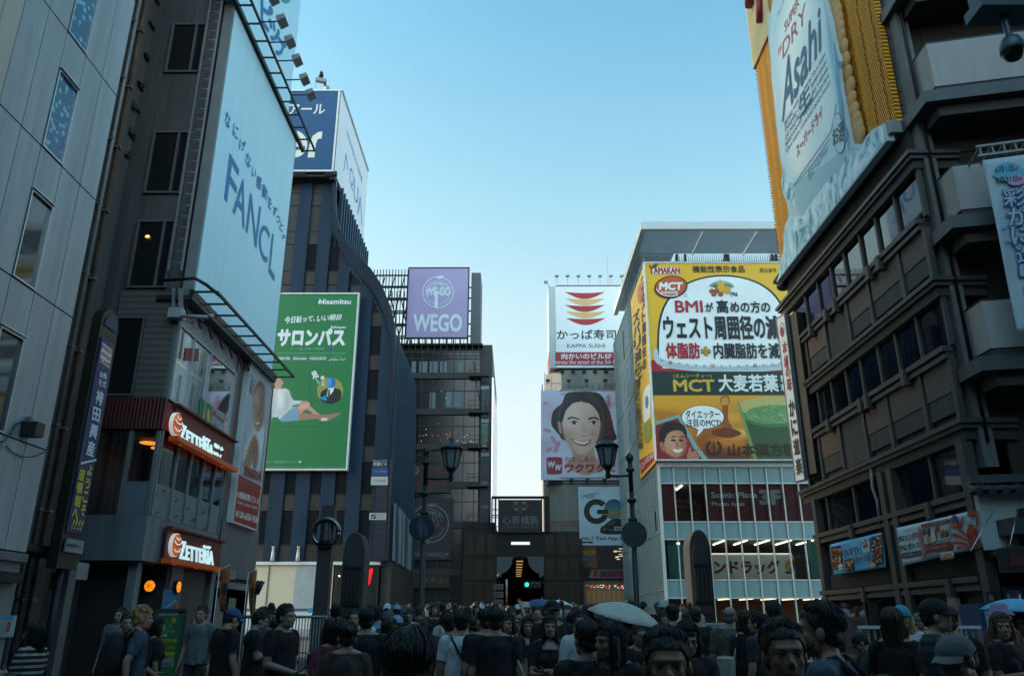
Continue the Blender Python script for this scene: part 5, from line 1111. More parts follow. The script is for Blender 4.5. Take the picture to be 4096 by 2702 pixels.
art.spl('G',[(345,1150),(360,1168),(385,1168),(400,1150),(385,1160),(360,1160)],FD,6).spl('G',[(360,1090),(372,1090),(382,1140),(360,1140)],'#d0a898',6)
art.spl('G',[(290,1180),(330,1190),(370,1196),(412,1186),(400,1215),(365,1228),(325,1216)],'#8e3f42',6).spl('G',[(300,1186),(340,1195),(370,1200),(405,1190),(388,1210),(360,1216),(325,1208)],'#e6e2e0',7)
for x,y,rx,ry,r_ in((140,1130,26,12,20),(180,1190,30,14,60),(150,1250,22,14,-30),(195,1245,16,28,20),(130,960,18,10,-20),(210,1215,12,20,10),(530,1340,30,12,15),(480,1280,20,12,0)):art.ell('G',x,y,rx,ry,'#c48ea4',3,r_)
art.spl('G',[(380,900),(440,920),(490,1000),(470,1010),(430,950)],'#3a3032',soft=8).spl('G',[(270,920),(300,905),(260,970),(240,1000)],'#352c2e',soft=8)
art.done(1)
bd.spl('G',[(136,1312),(150,1298),(220,1298),(234,1312),(232,1390),(222,1402),(150,1404),(138,1392)],'#9a1f45',5).text('W','G',145,1325,188,1362,'#dcd8de',6,.05,.2).text('W','G',190,1345,228,1380,'#dcd8de',6,.05,.2)
CRD='#9c2144'; bd.text('わたしをひらこう','G',250,1292,560,1326,CRD,8,.0).text('ワクワク','G',252,1340,500,1390,CRD,8,.045).text('に','G',530,1345,565,1388,CRD,8,.03)
bd.text('出会いの世界','G',505,905,548,1178,CRD,8,-.004 if 0 else 0,vert=True).text('ひろがる','G',538,1200,562,1330,CRD,7,0,vert=True).done()
# taxi poster
t=thing('taxi_billboard','pale billboard with a thick black G, a rainbow ball and a black taxi','billboard',(8,69.7,7.7)); pf=PY(Y4-.1)
a=pf.uv('F',1000,85); c2=pf.uv('F',1020,545); panel(t,pf,(a[0],c2[1]),(14,a[1]),.12,pr('#bcd2de'),frame=mat('pale_edge',0),fw=.06); bd=Board(t,pf,.004,.006)
bd.ring('F',1145,282,76,76,44,'#101114',1,20,318).rect('F',1150,268,1238,302,'#101114',1)
def ball():
 m,tt,p=newmat('rainbow_ink'); N=tt.nodes.new; L=tt.links.new; tc=N('ShaderNodeTexCoord'); mp=N('ShaderNodeMapping'); mp.inputs['Rotation'].default_value=(0,R(35),0); g=N('ShaderNodeTexGradient'); r=N('ShaderNodeValToRGB'); L(tc.outputs['Generated'],mp.inputs[0])
 sx=N('ShaderNodeSeparateXYZ'); L(tc.outputs['Generated'],sx.inputs[0]); mth=N('ShaderNodeMath'); mth.operation='MULTIPLY_ADD'; L(sx.outputs[2],mth.inputs[0]); mth.inputs[1].default_value=1.0; mth.inputs[2].default_value=0
 L(mth.outputs[0],r.inputs[0]); e=r.color_ramp.elements; e[0].position=0; e[0].color=hx('#4f7a88')+(1,); e[1].position=1; e[1].color=hx('#0d3a55')+(1,)
 for p_,c_ in((.2,'#6f7f5a'),(.36,'#8a8240'),(.5,'#3f7a6a'),(.7,'#1e6a8c')):k=e.new(p_); k.color=hx(c_)+(1,)
 L(r.outputs[0],p.inputs['Base Color']); return m
b=MB(); P=[]
for i in range(36):q=pf.at('F',1282+76*math.cos(2*math.pi*i/36),265+80*math.sin(2*math.pi*i/36)); P.append(q+pf.n*.01)
b.poly(P,ball()); b.build('rainbow_disc',t)
bd.text('Welcome to','F',0,0,0,0,'#15171a',1,.01,quad=[(1036,152),(1150,124),(1154,145),(1040,174)]).text('Osaka!','F',0,0,0,0,'#15171a',1,.01,quad=[(1068,166),(1134,150),(1138,168),(1072,184)]).line('F',1022,158,1050,192,2,'#15171a').line('F',1163,122,1164,165,2,'#15171a')
bd.spl('F',[(1175,440),(1180,405),(1205,390),(1240,360),(1275,342),(1340,338),(1420,345),(1440,430),(1400,452),(1250,462),(1185,452)],'#0f1013',2).rect('F',1282,400,1350,432,'#a0b0b8',3).text('TAXI','F',1290,408,1332,428,'#15171a',4,.04).spl('F',[(1232,385),(1255,362),(1290,350),(1288,378)],'#3a464e',3).ell('F',1265,440,16,20,'#25282c',3).ell('F',1208,420,16,8,'#59646a',3).ell('F',1248,425,10,7,'#59646a',3)
bd.text('No.1 Taxi App in Japan','F',1032,478,1470,512,'#15171a',1,.02).rect('F',1034,516,1072,530,'#23282c',1).rect('F',1076,516,1118,530,'#23282c',1).done()
b=MB();
t=thing('roof_railing','thin red railing on the low roof beside the taxi billboard','railing',(4,69,8.3)); b=MB(); pf=PY(68.5)
for y in(360,375,395):q0=pf.at('F',785,y); q1=pf.at('F',1006,y-5); b.tube([q0,q1],.03,mat('red_paint',(.25,.03,.03),.5),6)
for x in range(790,1010,24):b.tube([pf.at('F',x,360),pf.at('F',x,428)],.02,mat('red_paint',0),6)
q0=pf.at('F',1006,350); b.tube([q0,(q0.x,q0.y,2.0)],.04,mat('red_paint',0),6); b.build('rail',t)
b=MB(); b.box(2.6,5.6,68.3,69.9,.5,8.1,mat('low_annex',(.05,.045,.042),.8)); b.build('annex_wall',t)
# ------------------------------------------------------------------ white-finned glass building with the yellow board
Y5=50.; XG=8.95; t=thing('glass_building','white finned glass shop building with red and teal interiors across the river','building',(18,58,.5))
TEAL=mat('teal_spandrel',(.16,.275,.30),.35,.1,.07,.35); FIN=mat('white_fin',(.42,.48,.50),.4,.2,.05); zl=[.55,2.89,3.92,6.3,7.34,9.7,10.69]
b=MB()
for z0,z1 in((2.89,3.92),(6.3,7.34),(9.7,10.69)):b.box(XG+.1,30,Y5,Y5+.1,z0,z1,TEAL)
b.build('spandrel',t); b=MB()
for z0,z1 in((.6,2.885),(3.925,6.295),(7.345,9.695)):b.box(XG+.1,30,Y5+.03,Y5+.06,z0,z1,glass_clear('shop_front_glass',(.92,.95,.95),.0))
b.build('shop_glazing',t); b=MB()
xm=[XG+.02+.965*i for i in range(1,23)]
for x in xm:b.box(x-.024,x+.024,Y5-.14,Y5+.02,.6,10.7,FIN)
b.box(XG-.02,XG+.14,Y5-.18,Y5+.12,.55,10.95,FIN); b.build('fin',t); b=MB()
for z in zl[1:]:b.box(XG+.141,30,Y5-.06,Y5-.002,z-.035,z+.035,FIN)
b.box(XG+.141,30,Y5-.2,Y5+.3,10.71,11.0,FIN); b.build('transom',t)
MAR=mat('maroon_panel',(.17,.016,.022),.6,0,.08); b=MB(); b.box(XG+.2,30,Y5+3.9,Y5+4,7.3,9.8,MAR).box(XG+.2,XG+1.05,Y5+.2,Y5+.25,7.35,9.69,MAR).box(XG+2.95,30,Y5+.2,Y5+.25,7.35,9.69,MAR); b.build('red_screen',t)
b=MB(); CE=mat('shop_ceiling',(.35,.33,.30),.8); b.box(XG+.2,30,Y5+.1,Y5+6,9.72,9.8,CE).box(XG+.2,30,Y5+.1,Y5+6,6.32,6.4,CE).box(XG+.2,30,Y5+.1,Y5+6,2.92,3.0,mat('warm_ceiling',(.4,.22,.1),.8)); b.box(XG+.2,30,Y5+6,Y5+6.1,.5,2.9,mat('orange_wall',(.20,.09,.03),.8)); b.box(XG+.2,30,Y5+6,Y5+6.1,3.9,6.3,mat('stock_wall',(.05,.05,.05),.8)); b.build('interior',t)
TUB=emit('tube_white','#fff2dc',5.0); b=MB()
for i in range(11):
 x=XG+2.6+i*1.35
 if abs(i-8)>0:b.box(x-.04,x+.04,Y5+.3,Y5+3.4,6.24,6.3,TUB)
 b.box(x-.05,x+.05,Y5+.3,Y5+3.2,2.84,2.9,emit('tube_warm','#ffdca8',4.0))
b.box(XG+1.55,XG+1.63,Y5+.6,Y5+2.4,9.62,9.7,TUB); b.ell((XG+1.1,Y5+.5,9.5),(.08,.06,.06),TUB,8,6); b.ell((XG+1.1,Y5+.5,6.1),(.1,.08,.08),TUB,8,6); b.build('ceiling_tube',t)
TQ=mat('turquoise_panel',(.03,.20,.17),.5); b=MB(); pf=PY(Y5+.8); a=pf.uv('I',372,0)[0]; c2=pf.uv('I',468,0)[0]; b.box(a-.35,c2,Y5+.5,Y5+.9,3.92,6.3,TQ); a=pf.uv('I',1275,0)[0]; b.box(a,a+.65,Y5+.5,Y5+.9,3.92,6.3,TQ); b.box(a+.8,30,Y5+1.8,Y5+1.9,3.92,5.6,mat('teal_shelf',(.02,.10,.09),.6)); b.build('turquoise_pillar',t)
b=MB(); rr=random.Random(11)
for i in range(60):x=XG+2.5+rr.random()*12; b.box(x,x+.3,Y5+2.6,Y5+2.9,5.35,5.5+rr.random()*.15,pr(rr.choice(['#26262a','#2a2f4a','#3a3030','#303a36'])))
for k in range(5):
 for i in range(9):x=XG+1.5+i*.17+k*.02; b.box(x,x+.13,Y5+2.4-k*0,Y5+2.6,7.4+k*.36,7.62+k*.36,pr(rr.choice(['#4a3a30','#6a5040','#39302a','#5a4a44'])))
b.build('shelf_goods',t)
bd=Board(t,PY(Y5+.16),.0,.004)
bd.text('Scenic Place','I',687,290,1003,328,'#b4bcc0',1,.04).text('Photo Spot','I',690,358,918,392,'#b4bcc0',1,.04).text('3F','I',1024,280,1168,372,'#a4acb0',1,.06).done('print','window_lettering')
t=thing('drugstore_board','long white lit board with dark red kana hung inside the second-floor glass','sign',(14,51,3.95)); pf=PY(Y5+.95); a=pf.uv('I',472,722); c2=pf.uv('I',1275,892); panel(t,pf,(a[0],3.93),(c2[0],a[1]),.08,mat('cream_board',(.62,.60,.52),.5,0,.04)); bd=Board(t,pf,.004,.004)
bd.text('サンドラッグ','I',608,766,1165,856,'#6e0f1c',1,.05).text('サンドラッグ','I',608,766,1165,856,'#6e0f1c',2,.02)
bd.spl('I',[(1198,800),(1210,765),(1235,760),(1236,800),(1225,835),(1200,820)],'#b58a1c',1).spl('I',[(1238,765),(1268,765),(1262,810),(1238,800)],'#8c1422',1).spl('I',[(1200,838),(1225,838),(1238,812),(1240,850),(1222,860),(1205,855)],'#7d1020',1).spl('I',[(1240,808),(1265,815),(1255,845),(1238,858)],'#1c6a3c',1).done()
b=MB(); b.box(a[0]+.1,c2[0]-.1,Y5+.9,Y5+.96,a[1]+.01,a[1]+.06,emit('board_lamp','#fff0c8',1.6)); b.build('lamp_strip',t)
# street side
t=[o for o in SC.objects if o.name=='glass_building'][0]
FIN_SHADED=mat('side_fin_shaded',(.24,.31,.33),.4,.2,.05); SG=glass_dark('blue_side_glass',(.07,.125,.145),.12,.15,.8,.06); b=MB(); b.box(XG+.02,XG+.1,Y5+.13,68.3,.55,25.2,SG); b.build('side_glazing',t); b=MB()  # side fins are the white fins with shade put into their colour
for i in range(27):y=Y5+.5+i*.68; b.box(XG-.045,XG+.018,y-.022,y+.022,.55,25.2,FIN_SHADED)
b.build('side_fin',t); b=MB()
for z in(3.4,6.8,10.7,14.2,17.8,21.4,25.2):b.box(XG-.03,XG+.016,Y5+.13,68.3,z-.04,z+.04,FIN_SHADED)
b.build('side_transom',t)
rr=random.Random(2); b=MB()
for i in range(24):y=Y5+.9+rr.randrange(25)*.68; z=rr.choice([7.0,8.2,14.6,18.2,21.8,3.6]); b.box(XG-.01,XG+.015,y-.28,y+.28,z,z+rr.choice([1.2,2.4]),glass_dark('deep_side_glass',(.02,.03,.045),.06,0,.9))
b.build('dark_pane',t)
b=MB(); b.box(XG+.3,30,Y5+8,68.2,.5,25.3,mat('core_wall',(.25,.26,.27),.7)); b.box(XG+.12,30,Y5+.12,Y5+8,10.7,25.0,mat('core_wall',0)); b.build('core',t)
# roof canopy with louvres
CAN=mat('canopy_white',(.50,.53,.55),.45,.1,.06)
b=MB(); b.box(8.5,30,48.0,48.35,26.4,26.95,CAN).box(8.5,8.85,48.36,64,26.4,26.95,CAN); b.build('canopy_edge',t)
SLT=mat('canopy_slat',(.34,.40,.43),.5,.1,.08); b=MB()
for i in range(26):b.box(8.86,30,48.42+i*.163,48.50+i*.163,26.76,26.84,SLT)
for i in range(70):b.box(8.86,11.6,52.62+i*.163,52.70+i*.163,26.76,26.84,SLT)
b.build('canopy_slats',t)
b=MB()
for x in(12.9,16.6,20.3):b.box(x-.04,x+.04,48.36,52.6,26.6,26.74,CAN)
for i in range(60):b.box(8.9+.0,11.5,52.8+i*.18,52.84+i*.18,26.62,26.74,CAN)
b.build('canopy_rib',t); b=MB()
for i in range(90):b.box(11.7+i*.16,11.75+i*.16,52.9,53.0,24.9,27.4,FIN)
for z in(26.2,27.3):b.box(11.6,30,53.02,53.12,z,z+.1,FIN)
for x in(11.8,12.4,15.3,15.5,18.7,19.0):b.box(x-.09,x+.09,52.6,52.88,24.9,26.74,GREYM)
b.bar((14.4,52.7,24.9),(15.4,52.7,26.7),.12,.12,GREYM); b.bar((17.9,52.7,24.9),(18.8,52.7,26.7),.12,.12,GREYM); b.build('slat_screen',t)
# yellow health-drink billboard
t=thing('drink_billboard','giant yellow billboard of dense characters, a green drink in a glass and a grinning man','billboard',(14,49.4,11)); YB=49.3; pf=PY(YB)
YEL=mat('yellow_sheet','#e0b020',.45,0,.06,.3); a=pf.uv('H',200,303); z0,z1=11.1,a[1]; x0=pf.uv('H',230,900)[0];
panel(t,pf,(x0,z0),(27,z1),.4,YEL,frame=mat('board_pale_frame',(.58,.62,.64),.45),fw=.09,fth=.05); bd=Board(t,pf,.006,.006)
DG='#0f2b24'; RD='#a01424'; WH='#dfe9ec'
def R_(xa,ya,xb,yb,col,l):bd.rect('H',xa,ya,xb,yb,col,l)
l_=lambda y:197+(y-300)*.0565
bd.poly('H',[(l_(880),880),(1300,880),(1300,960),(l_(960),960)],RD,1)
N_=40; P=[(288,870)]
def arch(cx,w,top,base,n=30):return[(cx-w*math.cos(math.pi*i/n),base-(base-top)*math.sin(math.pi*i/n)**.55)for i in range(n+1)]
bd.poly('H',arch(660,395,372,870),'#0e1638',1).poly('H',arch(660,383,382,870),WH,2).poly('H',[(283,868),(1043,868),(1100,930),(300,930)],WH,2)
bd.spl('H',[(246,830),(252,815),(268,816),(290,868),(420,905),(640,918),(900,912),(1080,890),(1090,925),(900,948),(640,952),(420,940),(290,915),(252,880)],'#b4c6ce',3)
for i in range(64):
 x=280+i*12.4; y=940-20*((x-660)/380)**2; bd.line('H',x,y,x,y-(24 if i%4==0 else 15),1.6,'#5f7680',4)
for s,x,y,h_,c_ in(('49',288,885,12,'#1c2430'),('50',333,896,20,RD),('51',390,902,12,'#1c2430'),('52',440,908,12,'#1c2430'),('53',490,912,12,'#1c2430'),('54',541,915,12,'#1c2430'),('55',586,916,20,RD),('56',643,916,12,'#1c2430'),('57',694,916,12,'#1c2430'),('58',744,916,12,'#1c2430'),('59',794,914,12,'#1c2430'),('60',838,912,20,RD),('61',893,909,12,'#1c2430'),('62',946,905,12,'#1c2430'),('63',992,898,12,'#1c2430')):bd.text(s,'H',x,y-h_*.5,x+h_*1.2,y+h_*.5,c_,5,.01)
bd.text('Y','H',218,316,248,362,RD,3,.05).text('AMAKAN','H',246,330,400,362,RD,3,.05); bd.poly('H',[(214,312),(405,326),(405,366),(225,368)],'#d9c9a0',2)if 0 else None
bd.rect('H',232,328,402,366,'#d8dcd8',2).spl('H',[(240,330),(250,308),(268,306),(262,325),(250,336)],'#1c5a34',4)
bd.text('機能性表示食品','H',476,318,790,358,'#16181c',2,.015).text('届出番号','H',876,332,980,358,'#16181c',2,.0)
bd.ell('H',348,446,100,68,'#23120c',3,-8).ell('H',348,444,92,60,'#b4541a',4,-8).ring('H',348,446,86,54,5,WH,5,60,170).text('MCT','H',277,420,420,462,'#dfe6ea',6,.05,.15).text('中鎖脂肪酸','H',288,470,390,488,'#dfe6ea',6,.015).ring('H',435,496,8,8,1.5,'#3a4048',4)
for i in range(14):an=R(200+i*11); bd.line('H',650,455,650+78*math.cos(an),455+48*math.sin(an),5,'#3f6e46',3)if not(60<(200+i*11)%360<120)else None
bd.spl('H',[(628,425),(640,418),(662,420),(668,470),(630,472)],'#d3a526',4).rect('H',638,402,650,420,'#b5a06a',4).spl('H',[(660,450),(690,440),(705,460),(695,485),(668,480)],'#c79a22',5)
for x,y in((592,470),(605,488),(620,468),(645,488)):bd.ell('H',x,y,15,14,'#8f3a1a',5).ell('H',x-3,y-3,6,6,'#b8622c',6)
rr=random.Random(4)
for i in range(22):bd.ell('H',700+rr.random()*45,478+rr.random()*22,4,3,'#22262a',5)
bd.text('BMI','H',372,528,538,595,RD,4,.02).text('が','H',552,540,602,592,'#15171b',4,.03).text('高','H',618,524,692,600,'#15171b',4,.03).text('めの方の','H',700,532,942,598,'#15171b',4,.03)
bd.text('ウェスト周囲径の減少','H',300,620,1075,755,'#15171b',4,.035).text('体脂肪','H',316,780,522,870,RD,4,.035).text('内臓脂肪を減らす','H',600,782,1130,870,'#15171b',4,.03)
bd.rect('H',545,800,568,856,'#15171b',4).rect('H',528,816,584,842,'#15171b',4).rect('H',548,803,565,853,'#c9a02a',5).rect('H',532,819,580,838,'#c9a02a',5).text('プラス','H',535,823,578,835,'#15171b',6,.02)
bd.poly('H',[(l_(950),950),(1300,950),(1300,1088),(l_(1088),1088)],DG,6).text('(エムシーティー)','H',362,965,592,992,'#c2a63a',7,.01).text('MCT','H',362,1000,608,1068,'#c2a63a',7,.03).text('大麦若葉','H',628,970,990,1068,'#cfd8da',7,.03).text('粉','H',1000,972,1035,1015,'#cfd8da',7,.03).text('末','H',1000,1022,1035,1066,'#cfd8da',7,.03)
bd.poly('H',[(l_(1088),1088),(1300,1088),(1300,1476),(l_(1476),1476)],'#7a5a20',1)
art=bd.paint('H',240,1088,1120,1476,240,'#b87d18')
for pts,c_,sf in(([(240,1088),(1120,1088),(1120,1170),(700,1150),(240,1200)],'#cf971e',25),([(420,1180),(640,1200),(760,1210),(760,1240),(600,1245),(430,1230)],'#d8a63a',18),([(260,1180),(520,1220),(640,1290),(560,1330),(400,1260),(260,1230)],'#a8661a',16),([(480,1340),(620,1290),(720,1300),(830,1340),(830,1476),(520,1476)],'#8a4410',24),([(640,1310),(760,1320),(800,1350),(720,1370),(650,1350)],'#c98a2c',12),([(560,1360),(700,1350),(820,1400),(700,1400)],'#b8701c',12),([(700,1290),(790,1300),(800,1330),(740,1325)],'#e0b050',8),([(560,1420),(820,1440),(830,1476),(560,1476)],'#5c2a0a',14)):art.spl('H',pts,c_,soft=sf)
art.poly('H',[(252,1250),(395,1205),(510,1400),(575,1476),(262,1476)],'#6fa09c',3).poly('H',[(255,1270),(390,1225),(480,1400),(540,1476),(262,1476)],'#7a1420',4)
art.spl('H',[(300,1380),(316,1330),(345,1300),(400,1295),(432,1330),(440,1390),(420,1440),(385,1462),(345,1450),(310,1420)],'#b07a60',6,soft=2).spl('H',[(330,1330),(370,1310),(390,1380),(350,1420),(325,1390)],'#c89478',soft=14,a=.8).spl('H',[(415,1330),(440,1350),(430,1430),(395,1460),(415,1400)],'#855040',soft=10,a=.8).spl('H',[(275,1350),(285,1290),(320,1255),(375,1250),(425,1270),(445,1320),(435,1350),(420,1310),(380,1300),(335,1315),(315,1345),(305,1385),(290,1390)],'#17120f',7)
art.spl('H',[(282,1375),(300,1370),(312,1410),(300,1425),(286,1405)],'#9c654f',6)
for x in(362,408):art.spl('H',[(x-16,1358),(x,1352),(x+16,1360),(x,1366)],'#1c1512',7).line('H',x-18,1340,x+16,1336,6,'#1c1512',7)
art.spl('H',[(360,1412),(390,1414),(418,1408),(410,1426),(388,1434),(368,1426)],'#d8d2cc',7).spl('H',[(380,1365),(392,1390),(378,1396)],'#8f5a46',7)
art.spl('H',[(445,1470),(450,1430),(460,1402),(470,1405),(470,1430),(500,1415),(520,1398),(522,1408),(500,1435),(515,1450),(505,1474)],'#a87058',6)
art.spl('H',[(640,1125),(655,1098),(690,1098),(702,1125),(690,1155),(692,1240),(715,1285),(660,1288),(650,1220),(655,1155)],'#8a4a14',4).spl('H',[(648,1125),(660,1105),(685,1105),(694,1125),(684,1148),(658,1148)],'#c48a3a',5).spl('H',[(590,1310),(650,1285),(720,1290),(770,1320),(700,1345),(620,1335)],'#6a2c0a',3)
GL_='#3a5a2c'; art.poly('H',[(748,1150),(1290,1150),(1230,1476),(850,1476),(800,1300)],'#2c4a24',4).ell('H',960,1160,215,60,'#a9a868',5).ell('H',965,1215,185,66,'#3f6e3c',6).ell('H',965,1206,178,56,'#5d8a54',7).spl('H',[(748,1155),(770,1170),(860,1470),(845,1474)],'#6f8a4a',6)
rr=random.Random(8)
for i in range(70):an=rr.random()*6.3; q=rr.random()**.5; art.ell('H',965+170*q*math.cos(an),1206+50*q*math.sin(an),10+rr.random()*10,2.2,rr.choice(['#86ad78','#44703c','#76a068']),8,-10+rr.random()*20,8)
art.done(2,[(244,1089),(1120,1089),(1120,1476),(262,1476)])
bd.ell('H',538,1222,128,72,'#15171b',4).ell('H',538,1222,125,69,WH,5).poly('H',[(490,1280),(545,1285),(530,1310),(500,1338),(512,1300)],WH,5).text('ダイエッター','H',432,1180,640,1228,'#15171b',6,.02).text('注目のMCT!','H',438,1232,646,1278,'#15171b',6,.02)
LGO='#2a1a0c'; bd.ring('H',603,1404,40,40,16,LGO,6,300,600).rect('H',597,1368,611,1430,LGO,6).text('山本漢方製薬','H',688,1380,1190,1450,LGO,9,.02).done()
# its return side
pf=PX(8.93); b=MB(); b.box(8.83,8.93,YB+.02,56.2,z0-.1,z1+.05,YEL); b.build('side_panel',t); bd=Board(t,PL((8.83,0,0),(-1,0,0)),.012,.005); BK='#1d1a10'
u_=lambda x,y:(x,y)
bd.poly('H',[(163,1478),(245,1425),(250,1478),(172,1562)],RD,1).text('山本漢方製薬','H',0,0,0,0,'#c8c0b8',2,.02,quad=[(190,1468),(244,1430),(247,1460),(193,1505)]).ring('H',180,1508,7,20,4,'#c8c0b8',2)
for i,ch in enumerate('ウェスト周囲径の'):y=370+i*72; bd.text(ch,'H',0,0,0,0,BK,2,.03,quad=[(172+i*1.2,y+14),(192+i*1.2,y-8),(195+i*1.2,y+50),(175+i*1.2,y+70)])
for i,ch in enumerate('ズバリ減らす'):y=590+i*78; bd.text(ch,'H',0,0,0,0,BK,2,.04,quad=[(122+i*3.5,y+20),(160+i*3.5,y-20),(163+i*3.5,y+45),(126+i*3.5,y+84)])
for i in range(3):bd.text('脂肪と糖の吸収を抑える健康のための青汁'[i*6:i*6+6]*2,'H',142+i*10+i,985+i*4,150+i*11,1420,BK,2,.01,vert=True)
bd.spl('H',[(185,1090),(210,1030),(225,1040),(228,1200),(215,1230),(190,1245)],WH,2).spl('H',[(190,1270),(228,1240),(232,1350),(195,1370)],'#8a8f3a',2).spl('H',[(150,480),(165,420),(180,440),(178,520),(160,540)],'#c4622a',1).ell('H',208,1130,10,40,'#5a7f96',3).done()
# ------------------------------------------------------------------ crab restaurant, right
XK=9.4; t=thing('crab_restaurant','dark timber-grey restaurant block with tiled panels, deep eaves and pale balconies','building',(15,20,0))
CN,SN=math.cos(R(12)),math.sin(R(12)); PS=PL((9.7,15.4,0),(-SN,-CN,0)); PK=PX(XK)
KW=mat('dark_mortar_wall',(.032,.029,.027),.8,0,.18,.6,.12,24,streak=.3); KP=mat('grey_render_panel',(.048,.046,.046),.75,0,.12,.6,streak=.3); KM=mat('timber_metal',(.066,.058,.055),.55,.2,.12,1.2); KD=mat('soffit_dark',(.03,.028,.027),.7,0,.2)
KB=bricks('pinkish_wall_tiles',(.145,.10,.083),(.115,.08,.068),(.035,.03,.028),.34,.085,(R(90),0,R(90)),.7,.5); EAV=mat('slate_eave',(.05,.056,.066),.5,.2,.15)
b=MB();
def foot(x0,yn,yb,x1=24):return[(x0,yb),(x0,yn),(x1,yn-(x1-x0)*math.tan(R(12))),(x1,yb)]
for z0,z1 in((0,2.2),(2.45,4.0),(5.55,7.1),(8.75,10.2),(11.9,12.75)):b.prism([(x,y,z0)for x,y in foot(XK,16.35,25.35)],(0,0,z1-z0),KW)
b.prism([(x,y,12.75)for x,y in foot(XK+.35,16.35,25.35)],(0,0,24),KW)
for z0,z1 in((2.2,2.45),(4.0,5.55),(7.1,8.75),(10.2,11.9)):b.prism([(x,y,z0)for x,y in foot(XK+2.6,17.2,25.35)],(0,0,z1-z0),KW)
b.build('wall',t)
def eave(z,y0=15.98,y1=26.0,tip=9.12):
 b=MB(); L_=8; x2=tip+L_*CN
 for(dz0,dz1,ins,m)in((-.10,0,0,EAV),(-.20,-.101,.06,KM),(-.42,-.201,.14,KD)):
  P=[(tip+ins,y1-ins),(tip+ins,y0+ins),(tip+1.2,y0+ins-.0),(tip+1.2,16.34),(XK+.02,16.34),(XK+.02,y1-ins)]
  b.prism([(x,y,z+dz0)for x,y in P],(0,0,dz1-dz0),m)
 b.build('eave',t)
for z in(11.88,8.68,5.5):eave(z)
def ledge(z,y0,y1,brk):
 b=MB(); cuts=[y0]+brk+[y1]
 for a,c_ in zip(cuts[:-1],cuts[1:]):
  b.box(9.16,9.40,a+.10,c_-.10,z-.06,z+.06,KM).box(9.20,9.40,a+.12,c_-.12,z-.22,z-.12,KM).box(9.24,9.40,a+.12,c_-.12,z-.119,z-.061,KD)
 for y in brk:b.box(9.10,9.39,y-.09,y+.09,z-.32,z+.05,KM)
 b.build('ledge',t)
ledge(10.18,16.2,25.3,[18.3,18.9,21.2,21.9,23.2]); ledge(7.08,16.1,25.3,[18.0,20.1,20.5,22.8]); ledge(4.0,16.05,25.3,[17.9,22.2]); ledge(2.36,16.4,25.3,[17.6,22.0])
posts=[16.25,17.55,19.3,20.75,22.4,24.0,25.2]; b=MB()
for z0,z1 in((5.55,6.86),(8.72,9.96)):
 for i in range(6):
  a,c_=posts[i]+.12,posts[i+1]-.12
  if i==3:continue
  b.box(9.30,9.40,a,c_,z0+.62,z1,KB)
b.build('tile_panel',t); b=MB()
for z0,z1 in((5.55,6.86),(8.72,9.96)):
 for i in range(6):
  a,c_=posts[i]+.12,posts[i+1]-.12; b.box(9.32,9.40,a,c_,z0+.18 if i!=3 else z0+.05,z0+.619 if i!=3 else z1,KP)
b.build('render_panel',t); b=MB()
for z0,z1 in((5.55,6.86),(8.72,9.96)):
 for y in posts:b.box(9.26,9.39,y-.07,y+.07,z0,z1,KM)
b.build('post',t)
for z0,z1 in((4.08,5.05),(7.15,8.25),(10.25,11.45)):
 ym=[16.2,17.4,18.5,19.5,20.6,21.6,22.7,23.8,25.2]
 if z0<5:ym=[16.3,17.9,19.45,20.15,22.2,24.2,25.2]
 for a,c_ in zip(ym[:-1],ym[1:]):
  if c_-a<.8 and z0<5:continue
  w=MB(); w.box(9.40,9.43,a+.06,c_-.06,z0,z1+.2,glass_clear('dining_glass',(.55,.6,.65),.05)); wo=w.build('window',t); f=MB(); f.box(9.34,9.44,a-.05,a+.05,z0,z1+.25,mat('dark_timber',(.045,.04,.038),.6,0,.2)); f.box(9.36,9.43,a+.061,c_-.061,z0-.08,z0-.001,mat('dark_timber',0)); f.build('frame',wo)
b=MB()
for z in(4.05,7.1,10.2):b.prism([(x,y,z)for x,y in foot(XK+.1,16.6,25.3,11.9)],(0,0,.02),ROOM); b.prism([(x,y,z+1.46)for x,y in foot(XK+.1,16.6,25.3,11.9)],(0,0,.02),ROOM)
b.build('dining_room',t)
BLD=bands('beige_blind','#4a4335','#2c2820',22,'Z',.7,.6); b=MB();
for y0,y1,z0,z1 in((16.5,17.8,4.35,5.3),(18.0,19.4,4.45,5.3),(24.0,25.1,10.4,11.6)):b.box(9.45,9.47,y0,y1,z0,z1,BLD)
b.build('blind',t)
b=MB()
for z,y in((7.3,20.2),(7.35,21.9)):
 for k in range(6):b.box(9.5,9.54,y-.6+k*.42,y-.52+k*.42,7.15,8.3,mat('curtain_blue',(.05,.07,.09),.7))
b.build('curtain',t)
LAN=emit('lantern_glow','#ff9a30',2.2); LAN2=emit('lantern_dim','#c8752c',.55)
